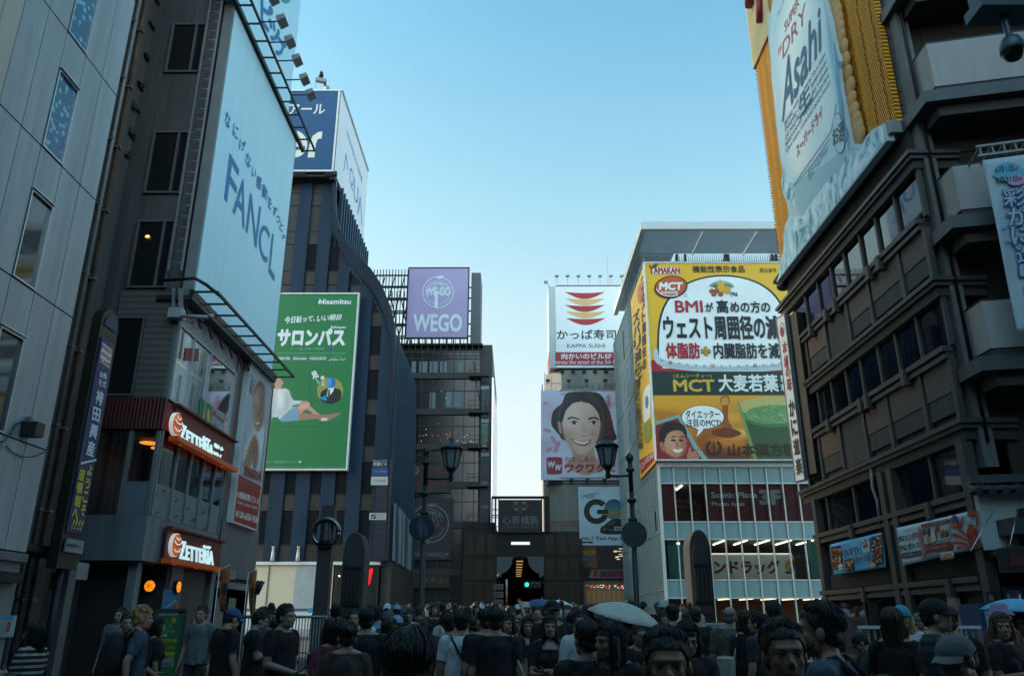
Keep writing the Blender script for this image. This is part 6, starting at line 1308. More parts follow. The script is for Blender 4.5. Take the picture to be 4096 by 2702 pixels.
for c,y,(x_,y_),gl,s in(('K',10.2,(1050,420),LAN,1.),('K',10.2,(940,535),LAN2,.6),('K',10.2,(1030,537),LAN2,.6),('K',10.2,(650,610),LAN2,.6),('K',10.2,(735,610),LAN2,.6),('L',10.0,(540,85),LAN2,.9),('L',10.0,(1145,125),LAN2,.4),('Q',10.0,(110,1340),LAN,1.)):
 q=PX(y).at(c,x_,y_); b=MB(); b.lathe([(.12*s,-.13*s),(.26*s,-.12*s),(.30*s,0),(.28*s,.10*s),(.1*s,.14*s)],q,gl,14); lo=b.build('lantern',t)
 b=MB(); b.tube([q+Vector((0,0,.14*s)),q+Vector((0,0,.5))],.01,BLACK,5)
 for k in range(7):a=2*math.pi*k/7; b.box(q.x+.305*s*math.cos(a)-.012,q.x+.305*s*math.cos(a)+.012,q.y+.305*s*math.sin(a)-.012,q.y+.305*s*math.sin(a)+.012,q.z-.1*s,q.z+.1*s,BLACK)
 b.build('lantern_frame',lo)
 # big columns of the lower front, ground floor windows, louvres
b=MB()
for y in(24.85,20.12,19.62,16.3):b.box(9.17,9.39,y-.13,y+.13,0,5.1,KM)
b.build('column',t); b=MB()
LVR=bands('louvre_wall','#1c1a19','#0c0b0b',8,'Z',.7,.6)
for a,c_ in((16.45,19.45),(20.3,24.7)):b.box(9.34,9.396,a,c_,2.46,2.85,LVR)
b.build('louvre',t)
for a,c_,m in((16.5,19.4,glass_dark('shop_reflect',(.035,.035,.036),.06,0,.8)),(20.3,22.4,GLC),(22.5,24.7,GLC)):
 w=MB(); w.box(9.36,9.395,a,c_,.75,2.2,m)if m is GLC else w.box(9.36,9.395,a,c_,.3,2.2,m); wo=w.build('shop_window',t); f=MB(); f.box(9.32,9.398,a-.06,a-.001,.0,2.24,KM); f.box(9.32,9.398,a,c_,.6 if m is GLC else .2,.72 if m is GLC else .28,KM); f.build('frame',wo)
 # south front: balconies, stepped slabs, dark rooms
BAL=mat('pale_balcony',(.30,.285,.285),.65,0,.06,.8,streak=.2); SO=mat('soffit_brown',(.035,.029,.027),.7,0,.15)
for k,(zb,zt)in enumerate(((13.17,14.36),(9.98,11.05),(6.80,7.83),(3.62,4.6),(16.4,17.6))):
 b=MB(); P=[PS.pt(0,zb),PS.pt(9,zb),PS.pt(9,zb,-.14),Vector((9.84,PS.pt(.14,zb,-.14).y,zb)),Vector((9.84,16.35,zb)),Vector((9.7,16.35,zb))]
 if k!=3:b.prism(P,(0,0,zt-zb),BAL); bo=b.build('balcony',t); b=MB(); b.prism([p+Vector((0,0,zt-zb+.001))for p in P],(0,0,.05),DARK); b.build('coping',bo)
 b=MB();
 for dz,h_,o in((-.16,.15,-.02),(-.52,.30,.22),(-.80,.26,.02)):
  P=[Vector((9.7-o*1.5,16.9 if o>.1 else 16.3,0)),PS.pt(-o*1.5,0,o),PS.pt(9,0,o),PS.pt(9,0,-1.2),Vector((10.9,17.2,0))]
  b.prism([Vector((p.x,p.y,zb+dz))for p in P],(0,0,h_),EAV if o>.1 else SO)
 b.build('stepped_slab',t)
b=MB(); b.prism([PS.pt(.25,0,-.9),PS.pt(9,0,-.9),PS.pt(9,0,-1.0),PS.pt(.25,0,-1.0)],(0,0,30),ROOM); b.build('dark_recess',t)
b=MB(); b.box(9.5,9.78,16.05,16.4,4.5,30,mat('corner_column',(.12,.12,.118),.7,0,.15)); b.build('corner_column',t)
b=MB(); b.box(9.46,9.74,16.41,16.75,12.8,30,bricks('grey_slab_tiles',(.085,.09,.10),(.07,.075,.085),(.03,.03,.033),.4,.6,(R(90),0,R(90)),.6,.4)); b.build('tiled_strip',t)
b=MB(); b.tube([(9.62,16.0,5),(9.62,16.0,29)],.035,DARK,8); b.tube([PX(9.2).at('K',760,1210),PX(9.2).at('K',768,1330),PX(9.2).at('K',800,1420),PX(9.2).at('K',815,1560)],.04,GREYM,8); b.build('downpipe',t)
# white plaster entrance with tiled eave, awning with red lantern pattern
WP=mat('white_plaster',(.42,.44,.46),.7,0,.07,.7); b=MB(); P=[Vector((9.15,16.0,0)),PS.pt(-.45,0,-.45),PS.pt(6,0,-.45),PS.pt(6,0,-.8),Vector((9.15,16.2,0))]
b.prism([Vector((p.x,p.y,2.86))for p in(Vector((9.12,16.02,0)),Vector((9.12,15.86,0)),PS.pt(6,0,-.42),PS.pt(6,0,-.62))],(0,0,1.06),WP); b.build('plaster_wall',t)
TIL=mat('roof_tile',(.045,.05,.057),.5,.1,.2,3); b=MB()
for i in range(26):p=Vector((9.05,15.80,0))+(PS.pt(1,0)-PS.pt(0,0))*(i*.24); b.tube([p+Vector((-.05,-.22,3.94)),p+Vector((.1,.3,4.12))],.075,TIL,8)
q0=Vector((9.0,15.85,4.0)); q1=q0+(PS.pt(1,0)-PS.pt(0,0))*6.2; b.bar(q0,q1,.5,.07,TIL); b.bar(q0+Vector((0,0,.2)),q1+Vector((0,0,.2)),.16,.16,TIL); b.build('tile_eave',t)
b=MB(); q0=Vector((9.15,15.6,2.80)); q1=q0+(PS.pt(1,0)-PS.pt(0,0))*6.2; b.bar(q0,q1,.9,.12,KD); q0=q0+Vector((-.3,-.45,-.2)); q1=q1+Vector((-.3,-.45,-.2)); b.bar(q0,q1,.06,.42,mat('awning_black',(.014,.012,.012),.6)); ao=b.build('awning',t)
b=MB()
for i in range(12):p=q0.lerp(q1,.03+i*.075)+Vector((-.01,-.035,.02)); b.prism([p+Vector((0,0,-.12)),p+Vector((.26*CN,-.26*SN,-.12)),p+Vector((.24*CN,-.24*SN,.12)),p+Vector((.02,0,.12))],(0,-.006,0),mat('lantern_red_print',(.09,.012,.012),.6))
b.build('lantern_print',ao); b=MB()
for f,(x,y)in enumerate(((1515,270),(1712,225))):b.tube([PY(15.4).at('L',x,y),PY(14.6).at('L',x-180+f*110,y+320)],.009,ALU,6)
b.build('stay_rod',t)
# wide drinks billboard with the giant can on the roof edge
t=thing('beer_billboard','giant beer can billboard on golden knit backing with ice along its foot','billboard',(9.3,21,12.7)); XA=9.0; pf=PX(XA)
def knit():
 m,tt,p=newmat('golden_knit'); N=tt.nodes.new; L=tt.links.new; tc=N('ShaderNodeTexCoord'); mp=N('ShaderNodeMapping'); mp.inputs['Rotation'].default_value=(R(28),0,0); L(tc.outputs['Object'],mp.inputs[0])
 w=N('ShaderNodeTexWave'); w.bands_direction='Z'; w.inputs['Scale'].default_value=3.2; w.inputs['Distortion'].default_value=1.2; w.inputs['Detail Scale'].default_value=3; L(mp.outputs[0],w.inputs[0])
 w2=N('ShaderNodeTexWave'); w2.bands_direction='Y'; w2.inputs['Scale'].default_value=.55; w2.inputs['Distortion'].default_value=2; L(tc.outputs['Object'],w2.inputs[0])
 r=N('ShaderNodeValToRGB'); r.color_ramp.elements[0].position=.08; r.color_ramp.elements[1].position=.4; r.color_ramp.elements[0].color=hx('#6a3a08')+(1,); r.color_ramp.elements[1].color=hx('#f5a70c')+(1,); L(w.outputs[0],r.inputs[0])
 mx=N('ShaderNodeMix'); mx.data_type='RGBA'; mx.blend_type='MULTIPLY'; mx.inputs[0].default_value=.18; L(r.outputs[0],mx.inputs[6]); L(w2.outputs[1],mx.inputs[7]); L(mx.outputs[2],p.inputs['Base Color'])
 b_=N('ShaderNodeBump'); b_.inputs['Strength'].default_value=.9; b_.inputs['Distance'].default_value=.05; L(w.outputs[0],b_.inputs['Height']); L(b_.outputs[0],p.inputs['Normal']); p.inputs['Roughness'].default_value=.7; return m
KN=knit(); b=MB(); b.box(9.28,9.44,16.5,25.35,13.0,30,KN); ko=b.build('knit_panel',t)
b=MB(); rr=random.Random(6)
for i in range(150):
 z=13.1+i*.115; b.tube([(9.30,25.34,z),(9.26,25.42+rr.random()*.06,z+.04),(9.34,25.38,z+.09)],.014,mat('knit_yarn','#8a4c0c',.8),5)
for j in range(6):
 for i in range(95):y=16.7+j*.62+rr.random()*.05; z=13.2+i*.125+rr.random()*.03; b.tube([(9.27,y,z),(9.23,y-.05,z+.05),(9.27,y-.02,z+.1)],.012,mat('knit_yarn',0),4)
b.build('yarn_loop',t)
b=MB(); FO=bands('foam_cream','#c9bf9a','#a89a70',2.2,'Y',.8,.6); b.box(9.20,9.46,23.2,25.5,21.6,30,FO); q=pf.at('J',100,30); b.build('foam_head',t)
b=MB(); q=pf.at('J',105,30); b.tube([q+Vector((.1,.3,-.5)),q+Vector((.1,.0,.6))],.12,pr('#7a1420'),8); q=pf.at('J',48,0); b.tube([q+Vector((.1,0,-.3)),q+Vector((.1,-.2,.8))],.2,pr('#7a1420'),8); b.build('red_ribbon',t)
b=MB(); BG=mat('beige_rope','#b08a5c',.7,0,.15,2)
for i,(x,y)in enumerate(((478,30),(490,60),(500,90),(505,130),(512,170),(518,215),(530,270),(540,340),(552,410),(565,470),(572,540),(585,600),(598,650),(608,690),(615,720))):
 q=PX(9.2).at('J',x+15,y); b.ell(q,(.1,.42,.34),BG,14,10)
for i in range(16):b.ell((9.2,18.9+.0,18.6+i*.5),(.1,.42,.3),BG,14,8)
b.build('foam_rope',t)
def canm():
 m,tt,p=newmat('silver_can_sheet'); N=tt.nodes.new; L=tt.links.new; tc=N('ShaderNodeTexCoord'); n=N('ShaderNodeTexNoise'); n.inputs['Scale'].default_value=.55; n.inputs['Detail'].default_value=3; L(tc.outputs['Object'],n.inputs[0]); r=N('ShaderNodeValToRGB'); r.color_ramp.elements[0].position=.35; r.color_ramp.elements[1].position=.6; r.color_ramp.elements[0].color=hx('#a4c4d4')+(1,); r.color_ramp.elements[1].color=hx('#dbe6ea')+(1,); L(n.outputs[0],r.inputs[0])
 v=N('ShaderNodeTexVoronoi'); v.inputs['Scale'].default_value=5; L(tc.outputs['Object'],v.inputs[0]); r2=N('ShaderNodeValToRGB'); r2.color_ramp.elements[0].position=.07; r2.color_ramp.elements[1].position=.11; r2.color_ramp.elements[0].color=(.55,.75,.85,1); r2.color_ramp.elements[1].color=(1,1,1,1); L(v.outputs[0],r2.inputs[0]); mx=N('ShaderNodeMix'); mx.data_type='RGBA'; mx.blend_type='MULTIPLY'; mx.inputs[0].default_value=.6; L(r.outputs[0],mx.inputs[6]); L(r2.outputs[0],mx.inputs[7]); L(mx.outputs[2],p.inputs['Base Color']); p.inputs['Roughness'].default_value=.4; return m
def icem():
 m,tt,p=newmat('ice_print'); N=tt.nodes.new; L=tt.links.new; tc=N('ShaderNodeTexCoord'); n=N('ShaderNodeTexNoise'); n.inputs['Scale'].default_value=1.1; n.inputs['Detail'].default_value=6; n.inputs['Distortion'].default_value=2.2; L(tc.outputs['Object'],n.inputs[0]); r=N('ShaderNodeValToRGB'); e=r.color_ramp.elements; e[0].position=.36; e[0].color=hx('#2f6480')+(1,); e[1].position=.62; e[1].color=hx('#cfe2ea')+(1,); k=e.new(.46); k.color=hx('#9cc4d6')+(1,); L(n.outputs[0],r.inputs[0]); L(r.outputs[0],p.inputs['Base Color']); p.inputs['Roughness'].default_value=.35; return m
CAN_=canm(); ICE=icem()
OUT=[(215,-250),(185,0),(165,110),(160,190),(170,300),(178,420),(190,520),(200,640),(212,740),(224,840),(240,900),(228,950),(236,1010),(258,1060),(268,1130),(250,1170),(240,1230),(240,1290),(218,1400),(203,1478)]
OUT2=[(780,735),(765,645),(735,660),(700,680),(672,715),(655,745),(628,772),(612,752),(592,755),(582,700),(572,650),(560,580),(548,520),(535,440),(524,360),(530,320),(512,260),(500,190),(484,100),(466,40),(455,0),(430,-250)]
b=MB(); b.prism([pf.at('J',x,y)for x,y in OUT+OUT2],(.2,0,0),mat('can_backing','#a9c0cc',.5)); b.build('cut_out_panel',t); bd=Board(t,pf,.004,.004)
def inset(P,dx):return P
bd.poly('J',[(222,-250),(192,0),(170,120),(168,200),(180,400),(200,560),(215,700),(235,840),(262,940),(300,965),(520,880),(575,770),(545,540),(520,400),(500,250),(478,120),(448,0),(424,-250)],CAN_,1)
bd.poly('J',[(235,850),(262,940),(296,965),(296,1000),(320,1100),(262,1040),(236,980)],ICE,1)
bd.poly('J',[(302,968),(400,920),(520,880),(575,772),(590,760),(610,765),(630,780),(660,752),(700,690),(760,655),(772,733),(210,1466),(225,1400),(246,1290),(246,1230),(258,1175),(272,1130),(330,1130),(305,1000)],ICE,1)
art=bd.paint('J',150,-60,620,1000,130,'#cfe0e8')
art.spl('J',[(150,-60),(260,-60),(215,300),(260,700),(300,960),(240,900),(180,500)],'#a6cadb',soft=22).spl('J',[(280,-60),(380,-60),(330,300),(360,700),(330,940),(270,700),(240,300)],'#f0f5f6',soft=30).spl('J',[(400,-60),(480,-60),(540,500),(585,760),(520,880),(500,600),(460,300)],'#b2d4e2',soft=20).spl('J',[(455,-60),(490,100),(530,400),(575,700),(590,770),(560,770),(520,500),(480,250)],'#5f9fc0',soft=8)
art.spl('J',[(300,965),(380,860),(490,700),(520,650),(570,770),(480,900)],'#a4c8d8',soft=10)
_r=random.Random(12)
for i in range(240):x,y=_r.uniform(170,580),_r.uniform(-40,950); art.ell('J',x,y,1.5+_r.random()*2.5,2+_r.random()*4,_r.choice(['#e9f2f4','#7fb0c6','#d0e2ea']),soft=.8,a=.7)
art.done(1,[(222,-60),(192,0),(170,120),(168,200),(180,400),(200,560),(215,700),(235,840),(262,940),(300,965),(520,880),(575,770),(545,540),(520,400),(500,250),(478,120),(448,0),(438,-60)])
bd.spl('J',[(300,960),(296,1000),(310,1080),(335,1130),(380,1060),(420,1010),(470,940),(540,880),(575,790),(585,730),(560,770),(470,850)],'#8fb6c8',2)
bd.spl('J',[(164,120),(168,60),(176,110),(172,220),(180,330),(176,330),(166,230)],'#9cc0d0',2)
bd.spl('J',[(505,215),(525,290),(538,430),(548,520),(562,640),(580,700),(572,740),(556,690),(535,560),(520,420)],'#3f8cb4',3)
for pts in([(290,975),(370,860),(490,690),(510,600),(518,540)],[(488,720),(400,850),(300,970),(292,960)]):
 for a,c_ in zip(pts[:-1],pts[1:]):bd.line('J',*a,*c_,4,'#4f90b0',3)
AB='#14507e'; AR='#a83648'
bd.text('"SUPER','J',0,0,0,0,AR,3,.0,quad=[(244,118),(318,-12),(330,30),(250,170)]).text('DRY"','J',0,0,0,0,AR,3,.01,.2,quad=[(232,205),(358,-5),(372,80),(240,325)])if 0 else None
bd.text('SUPER','J',0,0,0,0,AR,3,.01,quad=[(247,125),(317,-15),(328,25),(250,172)]).text('"DRY','J',0,0,0,0,AR,3,.0,.15,quad=[(214,262),(358,5),(368,90),(222,340)])
for ch,q in(('A',[(232,330),(268,310),(300,470),(238,640)]),('s',[(268,345),(308,290),(325,430),(285,520)]),('a',[(318,275),(345,240),(365,370),(330,410)]),('h',[(335,160),(378,95),(400,310),(352,375)]),('i',[(405,45),(432,20),(446,250),(415,290)])):
 pass
bd.text('Asahi','J',0,0,0,0,AB,3,.018,.12,quad=[(236,345),(432,30),(448,240),(236,640)])
for k,s in enumerate(('BREWED WITH PRECISION TO A HIGH','STANDARD UNDER THE SUPERVISION','OF MASTER BREWERS USING','BREWING TECHNIQUES','FOR A CLEAN TASTE AND QUICK FINISH')):
 bd.text(s,'J',0,0,0,0,'#2a6688',3,.01,quad=[(247+k*2,640+k*36),(458+k*7,275+k*36),(461+k*7,292+k*36),(250+k*2,664+k*36)])
bd.poly('J',[(318,545),(385,425),(396,490),(326,622)],CAN_,4).text('生','J',0,0,0,0,AB,5,.03,quad=[(322,530),(378,425),(394,520),(330,618)])
bd.text('スーパードライ','J',0,0,0,0,AR,3,.025,quad=[(308,765),(440,552),(450,605),(315,828)])
bd.text('生ビール','J',0,0,0,0,'#2a6688',4,.0,quad=[(370,890),(428,805),(436,860),(376,942)]).text('非熱処理','J',0,0,0,0,'#2a6688',4,.0,quad=[(430,808),(470,770),(474,792),(436,840)])
P=[(502,640),(512,605),(526,588),(540,600),(556,650),(566,720),(562,775),(545,802),(522,790),(506,740)]; bd.spl('J',P,'#2a6688',4); bd.spl('J',[(534+(x-534)*.93,696+(y-696)*.95)for x,y in P],'#aac8d6',5)
bd.text('お','J',0,0,0,0,'#173a50',6,.03,quad=[(500,690),(530,650),(538,735),(508,765)]).text('酒','J',0,0,0,0,'#173a50',6,.03,quad=[(532,655),(556,625),(562,735),(538,745)])
for k,ch in enumerate('生のうまさ'):
 pass
bd.text('ALC. 5%','J',0,0,0,0,'#2a6688',4,0,quad=[(212,70),(246,-10),(248,5),(214,90)]).done()
b=MB(); b.box(9.0,9.38,16.95,25.55,12.62,12.74,KD).box(9.05,9.5,16.45,16.94,12.66,12.99,GREYM); b.ell((9.35,25.5,12.55),(.25,.3,.18),BLACK,12,8); b.build('soffit',t)
# vertical sign at the river corner
t=thing('vertical_sign','tall lit white sign with a red crab crest, red then black brush characters','sign',(9,25,5.8)); pl=PL((8.72,25.3,0),(-.96,-.28,0))
a=pl.uv('K',168,282); c2=pl.uv('K',214,240); z1=11.25; z0=pl.uv('K',290,1290)[1]; u0,u1=a[0],c2[0]; z1=pl.uv('K',190,262)[1]
SHT=emit('lit_white_face','#cfe2ee',.12,(.62,.66,.70)); panel(t,pl,(u0,z0),(u1,z1),.12,SHT,'lit_face',frame=mat('sign_edge',(.2,.2,.21),.5,.3),fw=.03,fth=.02)
b=MB(); b.pbox(pl,u0-.0,u1+.45,z0+.12,z1-.05,-.45,-.125,BLACK); b.build('box',t); bd=Board(t,pl,.004,.003)
bd.ell('K',203,342,15,46,'#a02020',1).ell('K',204,340,12,38,'#c9d6de',2).spl('K',[(192,350),(198,325),(210,330),(214,360),(204,378),(195,370)],'#a02020',3)
for k,ch in enumerate('本場の味'):x=216+k*10; y=(420,510,590,645)[k]; h_=(80,80,50,85)[k]; bd.text(ch,'K',0,0,0,0,'#a32426',2,.03,quad=[(x-12,y),(x+14,y-10),(x+18,y+h_-10),(x-8,y+h_)])
for k,ch in enumerate('かに道楽'):x=262+k*14.5; y=785+k*122; bd.text(ch,'K',0,0,0,0,'#121315',2,.05,quad=[(x-20,y+5),(x+14,y-8),(x+26,y+88),(x-8,y+100)])
bd.done()
# banners on the street front
t=thing('menu_banner','sky blue banner of crab dishes hung across the front, left of the twin columns','banner',(9.2,22,2.8)); pf=PX(9.13); P=[(235,540),(636,446),(676,716),(266,778)]
def cloth(t,pl,c,P,m,nx=24,nz=10,amp=.012):
 b=MB(); P=[np.array(p,float)for p in P]; vs=[]
 for j in range(nz+1):
  for i in range(nx+1):
   f,g_=i/nx,j/nz; p=(P[0]*(1-f)+P[1]*f)*(1-g_)+(P[3]*(1-f)+P[2]*f)*g_
   vs.append(pl.at(c,p[0],p[1])+pl.n*(amp*math.sin(f*9+g_*5)*math.sin(g_*3.1)))
 b.add(vs,[(j*(nx+1)+i,j*(nx+1)+i+1,(j+1)*(nx+1)+i+1,(j+1)*(nx+1)+i)for j in range(nz)for i in range(nx)],m,True); o=b.build('cloth',t); s=o.modifiers.new('thickness','SOLIDIFY'); s.thickness=.006; s.offset=0; return o
cloth(t,pf,'L',P,mat('sky_blue_cloth','#3f9ccc',.6,0,.12,1.2)); bd=Board(t,pf,.022,.003)
rr=random.Random(9)
def dishes(c,x0,y0,x1,y1,n,dk='#2a1a16'):
 bd.poly(c,[(x0,y0),(x1,y0-(x1-x0)*.22),(x1+12,y1-(x1-x0)*.16),(x0+14,y1)],dk,1)
 for i in range(n):
  f,g_=rr.random(),rr.random(); bd.ell(c,x0+12+(x1-x0-10)*f,y0+12+(y1-y0-22)*g_-(x1-x0)*.19*f,4+rr.random()*7,3+rr.random()*6,rr.choice(['#8f3a1c','#b0a488','#a8542c','#6a2a1a','#c4b8a0','#4a3a22','#8a7a4a']),2,rr.random()*90,9)
dishes('L',248,560,325,740,60); dishes('L',568,480,650,700,60); dishes('L',358,660,420,750,24); dishes('L',490,495,555,605,26,'#7fb0c8')
bd.text('彩かに造り＆','L',0,0,0,0,'#c8dce8',3,.06,quad=[(340,580),(480,545),(486,605),(346,640)]).text('彩かに造り＆','L',0,0,0,0,'#0f2a4c',4,.03,quad=[(340,580),(480,545),(486,605),(346,640)])
bd.text('活ズワイがに','L',0,0,0,0,'#c8dce8',3,.06,quad=[(425,640),(566,610),(574,665),(432,695)]).text('活ズワイがに','L',0,0,0,0,'#0f2a4c',4,.03,quad=[(425,640),(566,610),(574,665),(432,695)])
bd.text('夏の味わい','L',0,0,0,0,'#a8442c',3,.01,quad=[(330,548),(395,532),(398,546),(333,562)]).poly('L',[(316,700),(350,692),(354,732),(320,738)],'#b8c8d0',3).text('2,979','L',0,0,0,0,'#2a2a30',4,.02,quad=[(322,716),(350,709),(352,724),(324,730)]).poly('L',[(562,690),(610,680),(612,710),(565,718)],'#c08a5c',3).done()
t=thing('campaign_banner','white banner with black kana, red boxes and a big red crab','banner',(9.2,18,2.8)); P=[(755,412),(1398,264),(1452,556),(806,705)]
cloth(t,pf,'L',P,mat('white_cloth','#a8bcc8',.6,0,.08,1)); bd=Board(t,pf,.022,.003)
def Qq(x,y):return((x/2.6133+296)*1.9554,(y/2.6133)*1.9554)
def qpoly(pts,col,l):bd.poly('Q',pts,col,l)
bd.text('―かにの日企画―','Q',0,0,0,0,'#15171b',1,.0,quad=[(308,574),(412,552),(414,572),(310,592)])
bd.text('かにソングで','Q',0,0,0,0,'#101114',1,.04,quad=[(262,632),(475,588),(482,648),(270,696)]).text('かにダンス','Q',0,0,0,0,'#101114',1,.04,quad=[(276,728),(488,690),(494,748),(284,792)])
qpoly([(296,815),(508,780),(516,830),(302,866)],'#14161a',1); bd.text('フォロー＆投稿キャンペーン','Q',0,0,0,0,'#a8b8c0',2,.01,quad=[(306,828),(500,795),(504,822),(310,856)])
bd.text('受付は＠かに公式アカウント','Q',0,0,0,0,'#3a4650',1,0,quad=[(314,905),(466,885),(467,898),(315,918)])
qpoly([(502,512),(802,450),(806,488),(506,546)],'#7a1620',1); bd.text('キャンペーンに当選すると豪華賞品','Q',0,0,0,0,'#b8b8bc',2,.0,quad=[(535,516),(768,468),(770,484),(537,534)])
for x0,y0,x1,y1 in((520,566,648,545),(668,535,796,508)):
 qpoly([(x0,y0),(x1,y1),(x1+24,y1+145),(x0+24,y0+160)],'#4a4448',1); qpoly([(x0+3,y0+3),(x1-3,y1+3),(x1+20,y1+142),(x0+27,y0+156)],'#a3b4be',2)
bd.ell('Q',545,592,22,40,'#8f1d26',3,-8).ell('Q',685,560,22,40,'#8f1d26',3,-8)
bd.spl('Q',[(575,560),(600,555),(608,620),(590,655),(572,610)],'#2a201a',3).spl('Q',[(565,650),(600,640),(608,695),(575,702)],'#8f7a5a',3); qpoly([(612,600),(648,594),(660,690),(620,692)],'#c4bca8',3); qpoly([(706,588),(792,572),(804,640),(712,656)],'#1c1a1c',3)
for i in range(26):bd.ell('Q',722+rr.random()*66,560+rr.random()*78,8,6,rr.choice(['#9a4a24','#7a3018','#b08040']),4,rr.random()*90,8)
qpoly([(546,735),(826,684),(836,766),(558,812)],'#7a1620',1); bd.text('キャンペーン詳細はコチラから','Q',0,0,0,0,'#b8b8bc',2,.01,quad=[(556,756),(778,716),(782,742),(560,786)])
bd.text('2025年6月2日～8月31日','Q',0,0,0,0,'#2a2e38',1,.01,quad=[(566,826),(700,806),(704,850),(572,872)]); qpoly([(706,805),(850,778),(858,862),(712,885)],'#a8641c',1); qpoly([(712,812),(850,786),(855,840),(716,862)],'#b8c4ca',2); bd.text('かに道楽 公式','Q',0,0,0,0,'#9a3a1c',3,.02,quad=[(722,826),(830,806),(834,838),(726,856)])
bd.spl('Q',[(480,545),(492,540),(500,580),(512,640),(535,700),(548,760),(552,830),(528,860),(508,858),(520,800),(500,720),(478,640),(472,590)],'#a8625c',2)
bd.ell('Q',855,485,42,72,'#7a2a5a',2,8).ell('Q',852,510,36,40,'#a85a2a',3,8).ell('Q',856,462,34,36,'#3a3a7a',3,8)
CR_='#8a1a14'; CR2='#a82a1c'
bd.spl('Q',[(995,570),(1010,520),(1040,510),(1080,560),(1110,640),(1140,720),(1100,742),(1030,755),(1005,690),(992,630)],CR_,3).spl('Q',[(1005,540),(1020,505),(1060,520),(1080,570),(1050,610),(1010,600)],CR2,4)
for pts in([(990,640),(930,600),(880,545),(900,510),(935,450),(960,420),(940,500),(915,545),(950,585),(1000,620)],[(995,690),(930,660),(850,640),(835,610),(880,605),(950,640),(1000,670)],[(1000,735),(930,722),(850,712),(845,690),(920,690),(1000,712)],[(1010,748),(930,765),(885,780),(900,735),(925,745),(1000,735)],[(1095,560),(1110,500),(1105,430),(1085,440),(1088,510),(1080,560)],[(1000,385),(1060,365),(1095,360),(1085,410),(1030,430),(1000,420)]):bd.spl('Q',pts,CR2,3)
for x,y in((995,502),(1028,485)):bd.ell('Q',x,y,6,12,'#16161a',5)
for i in range(18):bd.ell('Q',1040+rr.random()*60,610+rr.random()*120,4,4,'#c4705a',5,0,8)
bd.done()
# hanging banner over the entrance
t=thing('hanging_banner','long white summer banner with dates and navy brush characters hung from a bracket','banner',(10.5,14.5,6)); pl=PL((10.1,14.5,0),(-SN,-CN,0));
a=pl.uv('S',1425,1450); z1=a[1]; cloth(t,pl,'J',[(1280,838),(1560,800),(1690,1700),(1465,1740)],mat('pale_blue_cloth','#9fb0bd',.6,0,.12,.6),12,30,.03); bd=Board(t,pl,.045,.003)
bd.spl('J',[(1330,920),(1345,880),(1400,855),(1470,870),(1500,920),(1440,940),(1380,950),(1340,930)],'#4f9ab8',1).spl('J',[(1400,950),(1450,920),(1497,930),(1500,960),(1440,975)],'#b08ab0',1)
bd.text('6月1日','J',0,0,0,0,'#141620',2,.02,quad=[(1340,880),(1435,868),(1438,900),(1344,912)]).text('8月31日','J',0,0,0,0,'#141620',2,.02,quad=[(1345,934),(1458,925),(1460,955),(1348,966)]).ell('J',1451,888,9,9,'#a8242a',2).ell('J',1473,941,9,9,'#a8242a',2)
for k,ch in enumerate('彩かに造り祭'):x=1380+k*22; y=992+k*98; bd.text(ch,'J',0,0,0,0,'#27406a',2,.06,quad=[(x-4,y+4),(x+112,y-4),(x+128,y+86),(x+12,y+94)]).text(ch,'J',0,0,0,0,'#9aa8c8',3,.012,quad=[(x-4,y+4),(x+112,y-4),(x+128,y+86),(x+12,y+94)])
for x,y,r_ in((1390,1190,10),(1402,1175,6),(1420,1255,12),(1398,1262,8),(1500,1060,10)):bd.ell('J',x,y,r_,r_,'#5f9ac0',1)
bd.done(); b=MB()
for dz,dd in((.0,.0),(.22,-.1)):b.bar(pl.at('J',1255,815)+Vector((0,0,dz)),pl.at('J',1560,775)+Vector((0,0,dz)),.05,.05,GREYM)
for x in(1275,1340,1400,1460,1520):q=pl.at('J',x,815-(x-1255)*.13); b.bar(q,q+Vector((0,0,.22)),.03,.03,GREYM); b.bar(q+Vector((0,0,.22)),q+Vector((.25,1.0,.22)),.03,.03,GREYM)
b.build('bracket',t)
# poster boards, vending machine, railing at ground level
for c,(x0,y0,x1,y1),yy,bg_,lab,txt in(('Q',(335,1245,432,1560),9.27,'#8c7f7c','tall pinkish poster with red brush characters behind the man in the black cap','かに道楽'),('Q',(745,1205,930,1520),9.27,'#8a8676','cream and orange poster of red crab legs in the dark shop window','かに会席')):
 t=thing('window_poster',lab,'poster',(yy,17,.5)); pf=PX(yy); a=pf.uv(c,x0,y0); c2=pf.uv(c,x1,y1); v1=(a[1]+pf.uv(c,x1,y0-10)[1])/2; v0=.55; panel(t,pf,(a[0],v0),(c2[0],v1),.02,pr(bg_)); bd=Board(t,pf,.003,.003)
 if txt=='かに道楽':bd.text(txt,c,x0+18,y0+40,x1-30,y1-20,'#7a1a1c',1,.03,vert=True)
 else:
  bd.text(txt,c,818,1225,850,1400,'#1c2a4a',2,.03,vert=True).rect(c,842,1210,900,1330,'#a8722c',1)
  for i in range(16):bd.ell(c,850+rr.random()*70,1370+rr.random()*130,5,26,rr.choice(['#8f2a20','#a8483a','#c49a90']),2,-25+rr.random()*50,10)
  bd.spl(c,[(765,1370),(790,1320),(840,1310),(850,1360),(820,1400),(770,1420)],'#7a8a96',1)
 bd.done()
t=thing('vending_machine','blue-framed drinks vending machine beside the restaurant entrance','vending machine',(8.9,15.6,0)); b=MB(); VB=mat('vending_blue',(.02,.06,.16),.4,.1,.08); b.box(8.42,9.42,15.3,16.0,.05,1.86,VB); b.build('cabinet',t); b=MB(); b.box(8.5,9.34,15.275,15.298,.75,1.74,emit('vending_face','#8fa8b4',.04,(.22,.26,.28))); b.build('display',t)
b=MB()
